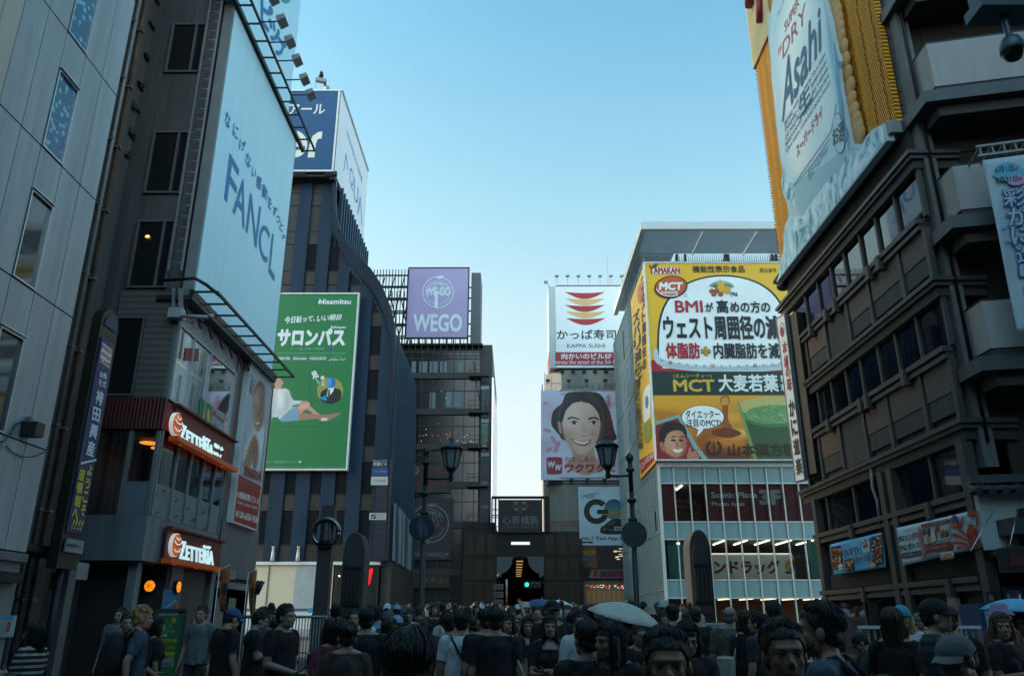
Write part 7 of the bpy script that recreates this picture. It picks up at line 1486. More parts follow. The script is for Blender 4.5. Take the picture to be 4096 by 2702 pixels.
for k in range(3):
 for i in range(11):b.tube([(8.55+i*.075,15.25,.82+k*.3),(8.55+i*.075,15.25,.97+k*.3)],.026,pr(rr.choice(['#4a6a4a','#7a2a2a','#8a8a7a','#2a4a7a','#8a6a2a'])),8)
b.build('drink_bottle',t); b=MB()
for k in range(3):b.box(8.5,9.34,15.2,15.274,.755+k*.3,.795+k*.3,emit('button_row','#a8c8d0',.12,(.3,.35,.38)))
b.build('button_row',t); b=MB(); b.box(8.55,9.3,15.27,15.299,.2,.5,BLACK); b.build('pickup_tray',t)
t=thing('street_railing','grey steel railing with thin upright bars before the dark shop window','railing',(7.3,14.5,0)); b=MB(); yR=14.6
b.box(5.9,8.0,yR-.03,yR+.03,1.44,1.49,WHITEM).box(5.9,8.0,yR-.02,yR+.02,.5,.54,GREYM); b.build('top_rail',t); b=MB()
for i in range(19):b.tube([(5.95+i*.112,yR,.54),(5.95+i*.112,yR,1.44)],.012,GREYM,6)
b.build('upright',t); b=MB()
for x in(5.9,7.95):b.box(x-.04,x+.04,yR-.04,yR+.04,0,1.435,GREYM)
b.build('post',t)
for(x0,x1,y0,y1,c_,lab)in((1465,1520,920,975,'#8a8f86','small white notice by the entrance above the vending machine'),(1600,1750,880,970,'#14385a','dark blue poster board by the entrance, cut by the photo edge')):
 t=thing('entrance_notice',lab,'notice',(9.6,15.3,1.9)); pl=PL((9.5,15.1,0),(-SN,-CN,0)); a=pl.uv('L',x0,y0); c2=pl.uv('L',x1,y1); panel(t,pl,(a[0],c2[1]),(c2[0],a[1]),.03,pr(c_),frame=DARK,fw=.02); bd=Board(t,pl,.003,.003); w_=x1-x0
 bd.rect('L',x0+w_*.5,y0+18,x0+w_*.8,y1-12,'#3a3a3c' if c_[1]=='8' else '#7a2a2a',1).rect('L',x0+w_*.1,y0+40,x0+w_*.3,y1-6,'#6a7074',1).done()
 # dome camera overhead
t=thing('dome_camera','dark dome surveillance camera hanging from a bracket at the top right corner','camera',(4.05,6.5,5.7)); pl=PY(6.5); q=pl.at('S',1685,430); CB=mat('camera_paint',(.10,.13,.15),.4,.2,.1); b=MB(); b.lathe([(.105,-.06),(.115,-.03),(.11,.03),(.085,.10),(.055,.125)],q,CB,24); b.build('hood',t)
b=MB(); b.ell(q+Vector((0,0,-.045)),(.10,.10,.105),glass_dark('dome_tint',(.006,.006,.008),.06),24,12,None,.35,1.); b.build('dome',t); b=MB(); b.lathe([(.05,.12),(.032,.16),(.032,.34),(.045,.42)],q,CB,14); b.build('stem',t)
b=MB(); b.box(q.x-.3,q.x+.6,6.35,6.65,q.z+.4,q.z+.52,CB); a=pl.at('S',1400,40); b.box(a.x-.05,a.x+.16,6.42,6.6,a.z-.10,a.z+.4,CB); b.build('bracket_arm',t)
b=MB(); b.tube([(q.x+.75,6.5,0),(q.x+.75,6.5,q.z+.6)],.09,CB,12); b.build('pole',t)
# ------------------------------------------------------------------ street furniture on the plaza and the bridge
STN=mat('dark_granite',(.022,.020,.019),.7,0,.3,1.5,.25,18)
def pillar(cx,w,ztop,Yp,label,dep=1.0):
 z0=groundz(Yp); t=thing('stone_pillar',label,'pillar',(cx,Yp,z0),'stone pillars at the bridge head'); n=12; h=ztop-.85; P=[(cx-w/2,Yp,z0),(cx+w/2,Yp,z0)]
 P+=[(cx+w/2*math.cos(math.pi*i/n),Yp,h+.85*math.sin(math.pi*i/n)**.8)for i in range(n+1)]
 b=MB(); b.prism(P,(0,dep,0),STN); b.build('shaft',t,bevel=.05); b=MB(); k=.72
 P=[(cx-w/2*k,Yp-.05,h-1.9),(cx+w/2*k,Yp-.05,h-1.9)]+[(cx+w/2*k*math.cos(math.pi*i/n),Yp-.05,h-.15+.6*math.sin(math.pi*i/n))for i in range(n+1)]
 b.prism(P,(0,.06,0),mat('granite_niche',(.022,.021,.02),.6,0,.25)); b.build('niche',t); b=MB()
 for i in range(4):b.box(cx-.22+i*.13,cx-.18+i*.13,Yp-.1,Yp-.04,h-1.45,h-.35,DARK)
 b.box(cx-.3,cx+.3,Yp-.12,Yp-.04,h-1.55,h-1.45,DARK).box(cx-.3,cx+.3,Yp-.12,Yp-.04,h-.36,h-.28,DARK); b.build('lantern_grille',t)
 b=MB(); b.box(cx-w/2-.1,cx+w/2+.1,Yp-.1,Yp+dep+.1,z0,z0+.7,STN); b.build('plinth',t)
q=PY(28.).at('I',605,548); a=PY(28.).at('I',515,640); c2=PY(28.).at('I',690,640); pillar((a.x+c2.x)/2+.0,c2.x-a.x-.1,q.z,28.,'round-topped dark stone pillar before the white glass shop building')
q=PY(28.).at('E',610,1078); a=PY(28.).at('E',545,1150); c2=PY(28.).at('E',678,1150); pillar((a.x+c2.x)/2,c2.x-a.x-.1,q.z,28.,'round-topped dark stone pillar in front of the dark blue striped tower')
# balustrade along the bridge
for sx,lab in((-1,'low stone parapet of the bridge running off from the left pillar'),(1,'low stone parapet of the bridge running off from the right pillar')):
 t=thing('bridge_parapet',lab,'parapet',(sx*6.2,38,.5)); b=MB(); b.box(sx*6.2-.2,sx*6.2+.2,29.2,46,.3,1.55,mat('pale_granite',(.14,.145,.15),.6,0,.15,2,.1)); b.build('wall',t); b=MB(); b.box(sx*6.2-.27,sx*6.2+.27,29.2,46,1.551,1.72,mat('pale_granite',0)); b.build('coping',t)
t=thing('granite_block','rounded grey granite block with a dark inset panel behind the bald man','block',(4.0,16,0)); pl=PY(16.); a=pl.at('5',350,560); c2=pl.at('5',560,560); b=MB(); b.box(a.x,c2.x+.2,16,16.5,0,a.z,mat('pale_granite',0)); b.build('block',t,bevel=.12); b=MB(); b.box(a.x+.18,c2.x-.02,15.96,16.02,.25,a.z-.25,mat('red_inset',(.05,.016,.012),.6)); b.build('inset_panel',t)
# lamp posts with round sign backs
def lamp_post(pc,lc,sc_,Yp,sgn,label,face):
 pl=PY(Yp); z0=groundz(Yp); top=pl.at(*pc); ln=pl.at(*lc); sg=pl.at(*sc_); t=thing('lamp_post',label,'lamp post',(top.x,Yp,z0),'old style lamp posts'); x=top.x; b=MB()
 b.lathe([(.16,0),(.15,.5),(.09,.6),(.068,.7),(.056,top.z-z0-.9)],(x,Yp,z0),BLACK,16); b.lathe([(.056,0),(.055,.55),(.10,.58),(.10,.64),(.06,.66),(.05,.78),(.09,.86),(.085,.94),(.02,1.02)],(x,Yp,top.z-.98),BLACK,16)
 for z in(top.z-1.6,top.z-1.15):b.lathe([(.075,0),(.11,.03),(.11,.08),(.075,.11)],(x,Yp,z),BLACK,16)
 b.build('pole',t); b=MB(); b.tube([(x,Yp,ln.z-.55),((x+ln.x)/2,Yp,ln.z-.56),(ln.x,Yp,ln.z-.55)],.03,BLACK,8); b.build('arm',t)
 b=MB(); s=1.0; b.lathe([(.04,-.62),(.07,-.55),(.05,-.45),(.12,-.34),(.16,-.30)],ln,BLACK,10); b.lathe([(.27,.13),(.30,.15),(.26,.20),(.09,.30),(.05,.34),(.06,.40),(.01,.46)],ln,BLACK,12)
 for k in range(6):a=2*math.pi*k/6; b.bar(ln+Vector((.15*math.cos(a),.15*math.sin(a),-.30)),ln+Vector((.25*math.cos(a),.25*math.sin(a),.14)),.03,.03,BLACK)
 lo=b.build('lantern',t); b=MB(); b.lathe([(.145,-.295),(.235,.125)],ln,glass_dark('lantern_glass',(.16,.19,.21),.25,0,.6),6,False); b.build('lantern_pane',lo)
 r=.3; b=MB(); b.lathe([(r,-.012),(r,.012)],(sg.x,Yp-.1,sg.z),mat('sign_back',(.055,.056,.06),.5,.5,.1),32,False,(0,-1,0)); so=b.build('round_sign',t)
 if face:
  bd=Board(so,PY(Yp-.1),.016,.002); bd.ell('E',965,1060,64,64,'#101a2c',1); G_='#3a4450'
  bd.ell('E',958,1013,7,9,G_,2).spl('E',[(945,1025),(970,1025),(974,1060),(968,1065),(966,1105),(950,1105),(948,1065),(940,1060)],G_,2).ell('E',984,1045,5,6,G_,2).spl('E',[(977,1053),(992,1053),(994,1075),(990,1102),(979,1102),(976,1075)],G_,2).done('pictogram')
 else:
  bd=Board(so,PY(Yp-.1),.016,.002); bd.rect('F',1480,470,1522,486,'#1c2c40',1).rect('F',1370,505,1410,512,'#3a3f42',1).done('sticker')
lamp_post(('G',655,1280),('G',515,1270),('F',1436,463),19.,-1,'black lamp post with a lantern on a left arm and a blank round sign',False)
lamp_post(('E',988,640),('E',1118,680),('E',965,1060),19.,1,'black lamp post with a lantern on a right arm and a dark pedestrian sign',True)
# bell emblem post
t=thing('bell_post','brown flat post carrying a steel ring with a dark bell silhouette inside','signpost',(-5.5,24,0)); Yb=24.; pl=PY(Yb); BRP=mat('brown_post',(.05,.042,.037),.55,.2,.15); q0=pl.at('E',420,1150); q1=pl.at('E',492,1150); b=MB(); b.box(q0.x,q1.x,Yb,Yb+.35,groundz(Yb),q0.z,BRP); ca=pl.at('E',440,940); cb=pl.at('E',505,1005); b.box(ca.x,cb.x,Yb+.05,Yb+.3,q0.z+.001,ca.z,BRP); b.build('post',t)
c=pl.at('E',465,1082); r=abs(pl.at('E',540,1082).x-c.x)*.9; b=MB(); P=[c+Vector((r*math.cos(a),-.1,r*math.sin(a)))for a in[2*math.pi*i/40 for i in range(41)]]; b.tube(P,.075,mat('brushed_steel',(.13,.14,.15),.25,.9,.1),10,1.); b.build('ring',t)
bd=Board(t,PY(Yb-.06),.0,.03);
b=MB(); prof=[(.02,.62),(.06,.60),(.07,.5),(.13,.46),(.15,.2),(.18,.0),(.24,-.1)]; b.lathe([(r_*.9,z-.2)for r_,z in reversed(prof)],c+Vector((0,-.05,0)),BLACK,16); b.lathe([(.3,-.01),(.3,.01)],c+Vector((0,-.05,-.32)),BLACK,16); b.ell(c+Vector((0,-.05,-.4)),(.06,.06,.06),BLACK,10,8); b.build('bell',t)
# crowd barrier and bicycles on the left
t=thing('crowd_fence','grey steel crowd fence behind the parked bicycles','fence',(-3.6,18,0)); pl=PY(18.); a=pl.at('2',1420,490); c2=pl.at('2',1800,490); b=MB(); b.tube([(a.x-1.2,18,a.z),(c2.x,18,a.z),(c2.x,18,.1)],.035,GREYM,8); b.tube([(a.x-1.2,18,.35),(c2.x,18,.35)],.025,GREYM,8); b.build('rail',t); b=MB()
for i in range(28):x=a.x-1.1+(c2.x-a.x+1.1)*i/28; b.tube([(x,18,.35),(x,18,a.z)],.012,GREYM,6)
b.build('upright',t)
def bicycle(p,ang,label):
 t=thing('bicycle',label,'bicycle',(p[0],p[1],0),'bicycles parked by the fence'); M_=Matrix.Rotation(ang,3,'Z'); o=Vector((p[0],p[1],0)); V=lambda x,z,y=0:o+M_@Vector((x,y,z)); ax=M_@Vector((0,1,0)); RUB=mat('rubber',(.015,.015,.015),.8)
 for x in(-.52,.52):
  b=MB(); b.tube([V(x+.33*math.cos(a),.34+.33*math.sin(a))for a in[2*math.pi*i/24 for i in range(25)]],.02,RUB,8); wo=b.build('wheel',t); b=MB()
  for k in range(10):a=math.pi*k/5; b.tube([V(x,.34),V(x+.32*math.cos(a),.34+.32*math.sin(a))],.003,ALU,4)
  b.tube([V(x,.34,-.05),V(x,.34,.05)],.025,ALU,8); b.build('hub_and_spokes',wo)
 FR_=mat('bicycle_frame',(.03,.05,.07),.35,.4); b=MB()
 for p0,p1 in(((-.52,.34),(-.1,.3)),((-.1,.3),(-.22,.82)),((-.1,.3),(.36,.74)),((-.2,.74),(.36,.8)),((-.52,.34),(-.2,.74)),((.52,.34),(.34,.95))):b.tube([V(*p0),V(*p1)],.018,FR_,8)
 b.build('frame',t); b=MB(); b.ell(V(-.23,.88),(.13,.07,.04),BLACK,12,8,M_); b.build('saddle',t); b=MB(); b.tube([V(.3,1.02,-.28),V(.36,1.0,-.1),V(.34,.98),V(.36,1.0,.1),V(.3,1.02,.28)],.013,ALU,8); b.build('handlebar',t)
 b=MB(); b.prism([V(.45,.8,-.16),V(.72,.8,-.16),V(.76,1.0,-.19),V(.43,1.0,-.19)],ax*.36,mat('basket_wire',(.05,.05,.05),.6,.5)); b.build('basket',t); b=MB(); b.tube([V(-.12,.3,-.1),V(-.1,.3,.1)],.06,ALU,10); b.build('crank',t)
pl=PY(15.5); q=pl.at('2',1520,800); bicycle((q.x,15.5),R(70),'dark parked bicycle with a wire basket, nearer the man in the black polo shirt'); bicycle((q.x+.75,16.6),R(75),'dark parked bicycle with a wire basket, nearer the brown bell post')
t=thing('blue_awning','small blue and white canopy peeping over the crowd before the white hoarding','canopy',(-8,44,.5)); pl=PY(44.); b=MB(); P=[pl.at('2',1570,440),pl.at('2',1575,405),pl.at('2',1600,385),pl.at('2',1660,385),pl.at('2',1660,425)]; b.prism(P,(0,.8,0),pr('#3a8ac0')); b.build('cloth',t); b=MB(); q=pl.at('2',1640,425); b.tube([(q.x,44.4,.5),(q.x,44.4,q.z)],.03,ALU,8); b.build('pole',t)
# ------------------------------------------------------------------ people
SKIN=[mat('skin_light',(.34,.205,.15),.5,0,.08,6,.05,60),mat('skin_tan',(.23,.13,.088),.5,0,.08,6,.05,60),mat('skin_pink',(.37,.20,.15),.5,0,.1,6,.05,60)]
LIP=mat('lips',(.26,.09,.075),.45,0,.05); EYEM=mat('eye_dark',(.015,.012,.01),.2,0,.05); BRW=mat('brow_dark',(.03,.022,.018),.8)
SHOE=mat('shoe_dark',(.03,.03,.03),.6)
def hairm(name,col):return mat('hair_'+name,col,.55,0,.35,9,.5,90,(1,1,.25))
HAIR={'black':hairm('black',(.010,.0085,.008)),'brown':hairm('brown',(.045,.024,.014)),'gold':hairm('gold',(.40,.24,.09)),'grey':hairm('grey',(.16,.15,.145)),'auburn':hairm('auburn',(.10,.05,.022))}
def cloth_m(name,col,sc=5):return mat('cloth_'+name,col,.85,0,.12,sc,.25,40)
CL={'black':cloth_m('black',(.010,.010,.011)),'charcoal':cloth_m('charcoal',(.025,.025,.028)),'white':cloth_m('white',(.55,.56,.58)),'grey':cloth_m('grey',(.12,.125,.135)),'slate':cloth_m('slate',(.06,.08,.11)),'navy':cloth_m('navy',(.014,.02,.04)),'maroon':cloth_m('maroon',(.13,.03,.045)),'brown':cloth_m('brown',(.05,.038,.03)),'olive':cloth_m('olive',(.085,.085,.07)),'khaki':cloth_m('khaki',(.18,.14,.10)),'denim':cloth_m('denim',(.06,.085,.13)),'sky':cloth_m('sky',(.16,.32,.50)),'orange':cloth_m('orange',(.42,.17,.06)),'beige':cloth_m('beige',(.30,.25,.20)),'pink':cloth_m('pink',(.42,.27,.27)),'blue':cloth_m('blue',(.02,.07,.20)),'plaid':None,'stripe':None,'cream':cloth_m('cream',(.45,.42,.36)),'lilac':cloth_m('lilac',(.34,.27,.46)),'teal':cloth_m('teal',(.05,.32,.42))}
CL['stripe']=bands('cloth_stripe',(.40,.37,.33),(.012,.012,.012),5.2,'Z',.85,.1,0,pos=(.35,.4))
def plaid():
 m,t,p=newmat('cloth_plaid'); N=t.nodes.new; L=t.links.new; tc=N('ShaderNodeTexCoord'); o=[]
 for ax in('X','Z'):
  w=N('ShaderNodeTexWave'); w.bands_direction=ax; w.inputs['Scale'].default_value=4.5; L(tc.outputs['Object'],w.inputs[0]); o.append(w)
 a=N('ShaderNodeMath'); a.operation='MULTIPLY'; L(o[0].outputs[1],a.inputs[0]); L(o[1].outputs[1],a.inputs[1]); r=N('ShaderNodeValToRGB'); r.color_ramp.elements[0].color=(.010,.012,.015,1); r.color_ramp.elements[1].color=(.05,.06,.075,1); L(a.outputs[0],r.inputs[0]); L(r.outputs[0],p.inputs['Base Color']); p.inputs['Roughness'].default_value=.85; return m
CL['plaid']=plaid()
POSE={'down':((-.235,-.02,1.11),(-.245,.06,.87),(.235,-.02,1.11),(.245,.06,.87),.3),'phone':((-.225,.03,1.13),(-.07,.27,1.17),(.225,.03,1.13),(.07,.28,1.19),.9),'cross':((-.24,.05,1.12),(.10,.19,1.13),(.24,.06,1.10),(-.10,.22,1.10),.5),'swing':((-.235,.08,1.13),(-.22,.27,.99),(.235,-.14,1.14),(.25,-.12,.89),.4),'hold':((-.235,-.02,1.11),(-.245,.06,.87),(.235,.0,1.12),(.12,.26,1.04),.9),'strap':((-.235,-.02,1.11),(-.245,.06,.87),(.24,.06,1.15),(.13,.18,1.33),.9),'raise':((-.235,-.02,1.11),(-.245,.06,.87),(.28,.14,1.50),(.20,.26,1.74),.8),'bent':((-.25,.20,1.08),(-.10,.42,1.10),(.25,.20,1.08),(.10,.42,1.10),.9)}
def remesh(mb,vox,smooth=2):
 me=bpy.data.meshes.new('t'); me.from_pydata([tuple(v)for v in mb.v],[],mb.f); o=bpy.data.objects.new('t',me); COL.objects.link(o)
 r=o.modifiers.new('r','REMESH'); r.mode='VOXEL'; r.voxel_size=vox; r.adaptivity=0
 if smooth:s=o.modifiers.new('s','SMOOTH'); s.factor=.5; s.iterations=smooth
 dg=bpy.context.evaluated_depsgraph_get(); e=bpy.data.meshes.new_from_object(o.evaluated_get(dg))
 v=np.empty(len(e.vertices)*3); e.vertices.foreach_get('co',v); v=v.reshape(-1,3); ls=np.empty(len(e.polygons),int); e.polygons.foreach_get('loop_start',ls); lv=np.empty(len(e.loops),int); e.loops.foreach_get('vertex_index',lv)
 nrm=np.empty(len(e.vertices)*3); e.vertices.foreach_get('normal',nrm); nrm=nrm.reshape(-1,3); lt=np.empty(len(e.polygons),int); e.polygons.foreach_get('loop_total',lt)
 q=lt==4; f=lv[ls[q][:,None]+np.arange(4)]
 bpy.data.objects.remove(o); bpy.data.meshes.remove(me); bpy.data.meshes.remove(e); return v,f,nrm
def mkmesh(name,v,f,mats,mi=None):
 me=bpy.data.meshes.new(name); me.vertices.add(len(v)); me.vertices.foreach_set('co',np.ascontiguousarray(v,float).ravel()); n=len(f); me.loops.add(n*4); me.loops.foreach_set('vertex_index',np.ascontiguousarray(f,np.int32).ravel()); me.polygons.add(n); me.polygons.foreach_set('loop_start',np.arange(0,n*4,4,dtype=np.int32)); me.polygons.foreach_set('loop_total',np.full(n,4,np.int32))
 for m in mats:me.materials.append(m)
 if mi is not None:me.polygons.foreach_set('material_index',mi.astype(np.int32))
 me.polygons.foreach_set('use_smooth',np.ones(n,bool)); me.update(calc_edges=True); me.validate(); return me
def wob(v,s,seed=0.):
 x,y,z=v.T*s+seed
 return(np.sin(x*1.7+1.3*np.sin(z*.9+y))+np.sin(y*2.3+1.1*np.sin(x*1.2+z*.7))+np.sin(z*1.1+1.7*np.sin(x+y*.8)))/3
_body={}
def body(pose,sex,yaw,pitch,vox,lean=0.):
 k=(pose,sex,yaw,pitch,vox,lean)
 if k in _body:return _body[k]
 eL,wL,eR,wR,curl=POSE[pose]; SK=SKIN[0]; b=MB(); m_=sex=='m'; V=Vector; sh=.178 if m_ else .158; bones=[]
 ring=[(.86,.168),(.95,.170),(1.05,.150),(1.15,.150),(1.27,.168),(1.36,.176),(1.42,.135),(1.46,.07)]if m_ else[(.86,.172),(.95,.172),(1.05,.138),(1.15,.135),(1.27,.152),(1.36,.155),(1.42,.115),(1.455,.06)]
 b.tube([(0,-.005,z)for z,_ in ring],[r for _,r in ring],SK,24,.66); bones.append(('torso',V((0,0,.88)),V((0,0,1.40)),.15,.15))
 if not m_:b.ell((-.065,.075,1.245),(.06,.055,.06),SK,14,10); b.ell((.065,.075,1.245),(.06,.055,.06),SK,14,10)
 for sx,e,w in((-1,V(eL),V(wL)),(1,V(eR),V(wR))):
  if not m_:e=V((e.x*.92,e.y,e.z)); w=V((w.x*.94,w.y,w.z))
  s=V((sx*sh,-.01,1.395)); ra=(.062,.052,.041,.036,.028)if m_ else(.052,.044,.035,.031,.024)
  s=s+V((0,0,-.012)); b.ell(s,ra[0]*.98,SK,14,10); b.tube([(sx*.02,-.022,1.455),(sx*.07,-.022,1.432),s+V((-sx*.02,0,.012)),s],[.045,.05,.055,ra[0]*.9],SK,14); b.tube([s,s.lerp(e,.5),e],[ra[0],ra[1],ra[2]],SK,14); b.ell(e,ra[2]*1.02,SK,12,8); b.tube([e,e.lerp(w,.35),w],[ra[2],ra[3]*1.06,ra[4]],SK,14); b.ell(w,ra[4],SK,10,8)
  bones+=[('uarm',s,e,.055,.042),('farm',e,w,.04,.03)]
  f=(w-e).normalized(); n=V((-sx,.15,0))if pose in('down','swing')or(sx<0 and pose in('hold','strap','raise'))else V((-sx*.4,-.2,1)); n=(n-f*n.dot(f)).normalized(); sd_=f.cross(n)*sx; hs=1. if m_ else .9
  rot=Matrix((sd_,n,f)).transposed(); pc=w+f*.05*hs; b.ell(pc,(.040*hs,.017*hs,.052*hs),SK,14,10,rot)
  for i,(o_,ln)in enumerate(((-.030,.062),(-.011,.074),(.010,.078),(.030,.070))):
   p0=w+f*.085*hs+sd_*o_*hs*(1 if 1 else 0); c_=curl*(.8+.12*i); p1=p0+(f*math.cos(c_*.5)+n*math.sin(c_*.5))*ln*.45*hs+sd_*o_*.12; p2=p1+(f*math.cos(c_*1.3)+n*math.sin(c_*1.3))*ln*.32*hs; p3=p2+(f*math.cos(c_*1.9)+n*math.sin(c_*1.9))*ln*.26*hs
   b.tube([p0-f*.02,p0,p1,p2,p3],[.0095*hs,.0095*hs,.0088*hs,.0082*hs,.0068*hs],SK,8)
  t0=w+f*.03*hs+sd_*.030*hs; b.tube([w+f*.02,t0,t0+(f*.6+sd_*.6+n*.45)*.04*hs,t0+(f*.9+sd_*.55+n*.7)*.068*hs],[.014*hs,.0135*hs,.0105*hs,.008*hs],SK,8); bones.append(('hand',w+f*.01,w+f*.17,.04,.04))
 st=.16 if pose=='swing' else 0.
 for sx in(-1,1):
  h=V((sx*.088,0,.90)); kn=V((sx*.095,.02+sx*st,.50)); an=V((sx*.10,-.01+sx*st*(1.3 if sx>0 else 2.0),.09+(.04 if sx<0 and st else 0)))
  b.tube([h+V((0,0,.04)),h,h.lerp(kn,.5),kn],[.085,.088,.074,.056],SK,16); b.ell(kn,.056,SK,12,8); b.tube([kn,kn.lerp(an,.35),an],[.055,.056,.038],SK,14); b.ell(an+V((0,.055,-.045)),(.044,.125,.044),SK,14,8); bones+=[('thigh',h,kn,.085,.06),('shin',kn,an,.055,.045),('foot',an+V((0,-.02,-.03)),an+V((0,.14,-.05)),.05,.05)]
 hc=V((0,.025,1.585)); hr=Matrix.Rotation(yaw,3,'Z')@Matrix.Rotation(pitch,3,'X'); piv=V((0,-.01,1.49)); H=lambda x,y,z:piv+hr@(hc-piv+V((x,y,z))); hrr=hr
 b.tube([(0,-.02,1.38),(0,-.012,1.44),piv.lerp(H(0,-.015,-.05),.5),H(0,-.012,-.03)],[.075,.058 if m_ else .05,.054 if m_ else .046,.05],SK,16); bones.append(('neck',V((0,-.01,1.45)),H(0,-.01,-.08),.055,.055)); bones.append(('head',H(0,0,-.06),H(0,-.01,.05),.085,.09))
 E_=lambda c,r,nu=16,nv=12:b.ell(H(*c),r,SK,nu,nv,hrr)
 jw=1. if m_ else .9
 E_((0,-.014,.024),(.076,.097,.091),24,16); E_((0,.028,-.035),(.060*jw,.066,.078),20,14); E_((0,.055,-.088),(.030*jw,.032,.026))
 for sx in(-1,1):
  E_((sx*.034*jw,.02,-.066),(.028,.046,.036)); E_((sx*.036,.062,-.026),(.024,.022,.024)); E_((sx*.077,-.008,-.014),(.012,.022,.034)); E_((sx*.010,.098,-.036),(.009,.010,.007),8,6); E_((sx*.032,.078,.0),(.015,.011,.010),10,8)
 b.tube([H(-.05,.072,.022),H(-.02,.086,.024),H(.02,.086,.024),H(.05,.072,.022)],.011 if m_ else .007,SK,8); b.tube([H(0,.082,.018),H(0,.098,-.01),H(0,.110,-.030)],[.007,.009,.012],SK,8); E_((0,.087,-.061),(.022,.012,.007),10,8); E_((0,.085,-.072),(.018,.012,.0075),10,8)
 v,f,nr=remesh(b,vox,2)
 fc=v[f].mean(1); best=np.full(len(f),1e9); lab=np.zeros(len(f),int); tt=np.zeros(len(f)); names=['torso','uarm','farm','hand','thigh','shin','foot','neck','head']
 for nme,p,q,r0,r1 in bones:
  p,q=np.array(p),np.array(q); d=q-p; L2=d@d; t=np.clip(((fc-p)@d)/L2,0,1); dist=np.linalg.norm(fc-p-t[:,None]*d,axis=1)-(r0+(r1-r0)*t); w_=dist<best; best[w_]=dist[w_]; lab[w_]=names.index(nme); tt[w_]=t[w_]
 hl=(fc-np.array(piv))@np.array(hr)-np.array(hc-piv)
 mi=np.zeros(len(f),int); hd=lab==8
 ax=np.abs(hl[:,0]); mi[hd&(ax<.021)&(hl[:,1]>.082)&(hl[:,2]>-.080)&(hl[:,2]<-.056)]=1; mi[hd&(((ax-.031)/.0145)**2+((hl[:,2]+.001)/.0058)**2<1)&(hl[:,1]>.06)]=2; mi[hd&(np.abs(ax-.033)<.02)&(np.abs(hl[:,2]-.021+9*(ax-.033)**2)<.0042)&(hl[:,1]>.06)]=3; mi[lab==6]=4
 R_={'v':v,'f':f,'n':nr,'lab':lab,'t':tt,'fc':fc,'mi':mi,'hr':hr,'hp':H(0,0,0),'meshes':{}}
 _body[k]=R_; return R_
def sub(B,mask,disp,drape=0.,seed=0.):
 f=B['f'][mask]; idx=np.unique(f); mp=np.full(len(B['v']),-1); mp[idx]=np.arange(len(idx)); v=B['v'][idx].copy(); n=B['n'][idx]; w=wob(v,26,seed)*.5+wob(v,55,seed+3)*.3
 v=v+n*(disp+.007*w)[:,None]
 e=np.concatenate([mp[f][:,[i,(i+1)%4]]for i in range(4)]); deg=np.bincount(e.ravel(),minlength=len(v))[:,None]
 for _ in range(10 if disp>.011 else 4):
  a=np.zeros_like(v)
  for k in range(3):a[:,k]=np.bincount(e[:,0],v[e[:,1],k],len(v))+np.bincount(e[:,1],v[e[:,0],k],len(v))
  v=v*.5+a/deg*.5
 v=v+n*(.004+.0045*wob(v,34,seed+7)+.003*wob(v*np.array([1,1,.55]),80,seed))[:,None]
 if drape:
  low=np.clip((1.30-v[:,2])/.2,0,1)*(np.abs(v[:,0])<.205)*(np.hypot(v[:,0]/1.2,v[:,1])<.22); th=np.arctan2(v[:,1]/.125,v[:,0]/.185); fold=1+.035*np.sin(th*9+seed+1.5*np.sin(v[:,2]*14)); tx,ty=.188*np.cos(th)*fold,.135*np.sin(th)*fold
  r0=np.hypot(v[:,0],v[:,1]); r1=np.hypot(tx,ty); up=(r1>r0)*low*drape; v[:,0]+=(tx-v[:,0])*up; v[:,1]+=(ty-v[:,1])*up
 return v,mp[f]
def getmesh(B,kind,opt):
 k=(kind,opt)
 if k in B['meshes']:return B['meshes'][k]
 lab,t,fc=B['lab'],B['t'],B['fc']
 if kind=='body':me=mkmesh('body',B['v'],B['f'],[SKIN[0],LIP,EYEM,BRW,SHOE],B['mi'])
 elif kind=='shirt':
  sl,neck=opt; ms=(lab==0)&(fc[:,2]>.865)&(fc[:,2]<1.452); ms|=(lab==1)&(t<min(1,sl)); ms|=(lab==2)&(t<sl-1); ms|=(lab==7)&(fc[:,2]<1.45); ms|=(lab==4)&(fc[:,2]>.865)
  if neck:ms&=~((fc[:,2]>1.36)&(np.abs(fc[:,0])<.085)&(fc[:,1]>.0))
  else:ms&=~((fc[:,2]>1.425)&(np.abs(fc[:,0])<.075)&(fc[:,1]>.02))
  v,f=sub(B,ms,.013,.9 if not neck else .45,1.); me=mkmesh('shirt',v,f,[CL['black']])
 elif kind=='trousers':
  ms=((lab==0)&(fc[:,2]<.99))|(lab==4)&(t<(.95 if opt=='shorts' else 2)); ms|=(lab==5)&(t<.93)&(opt!='shorts'); v,f=sub(B,ms,.010,0,5.); me=mkmesh('trousers',v,f,[CL['black']])
 B['meshes'][k]=me; return me
_hair={}
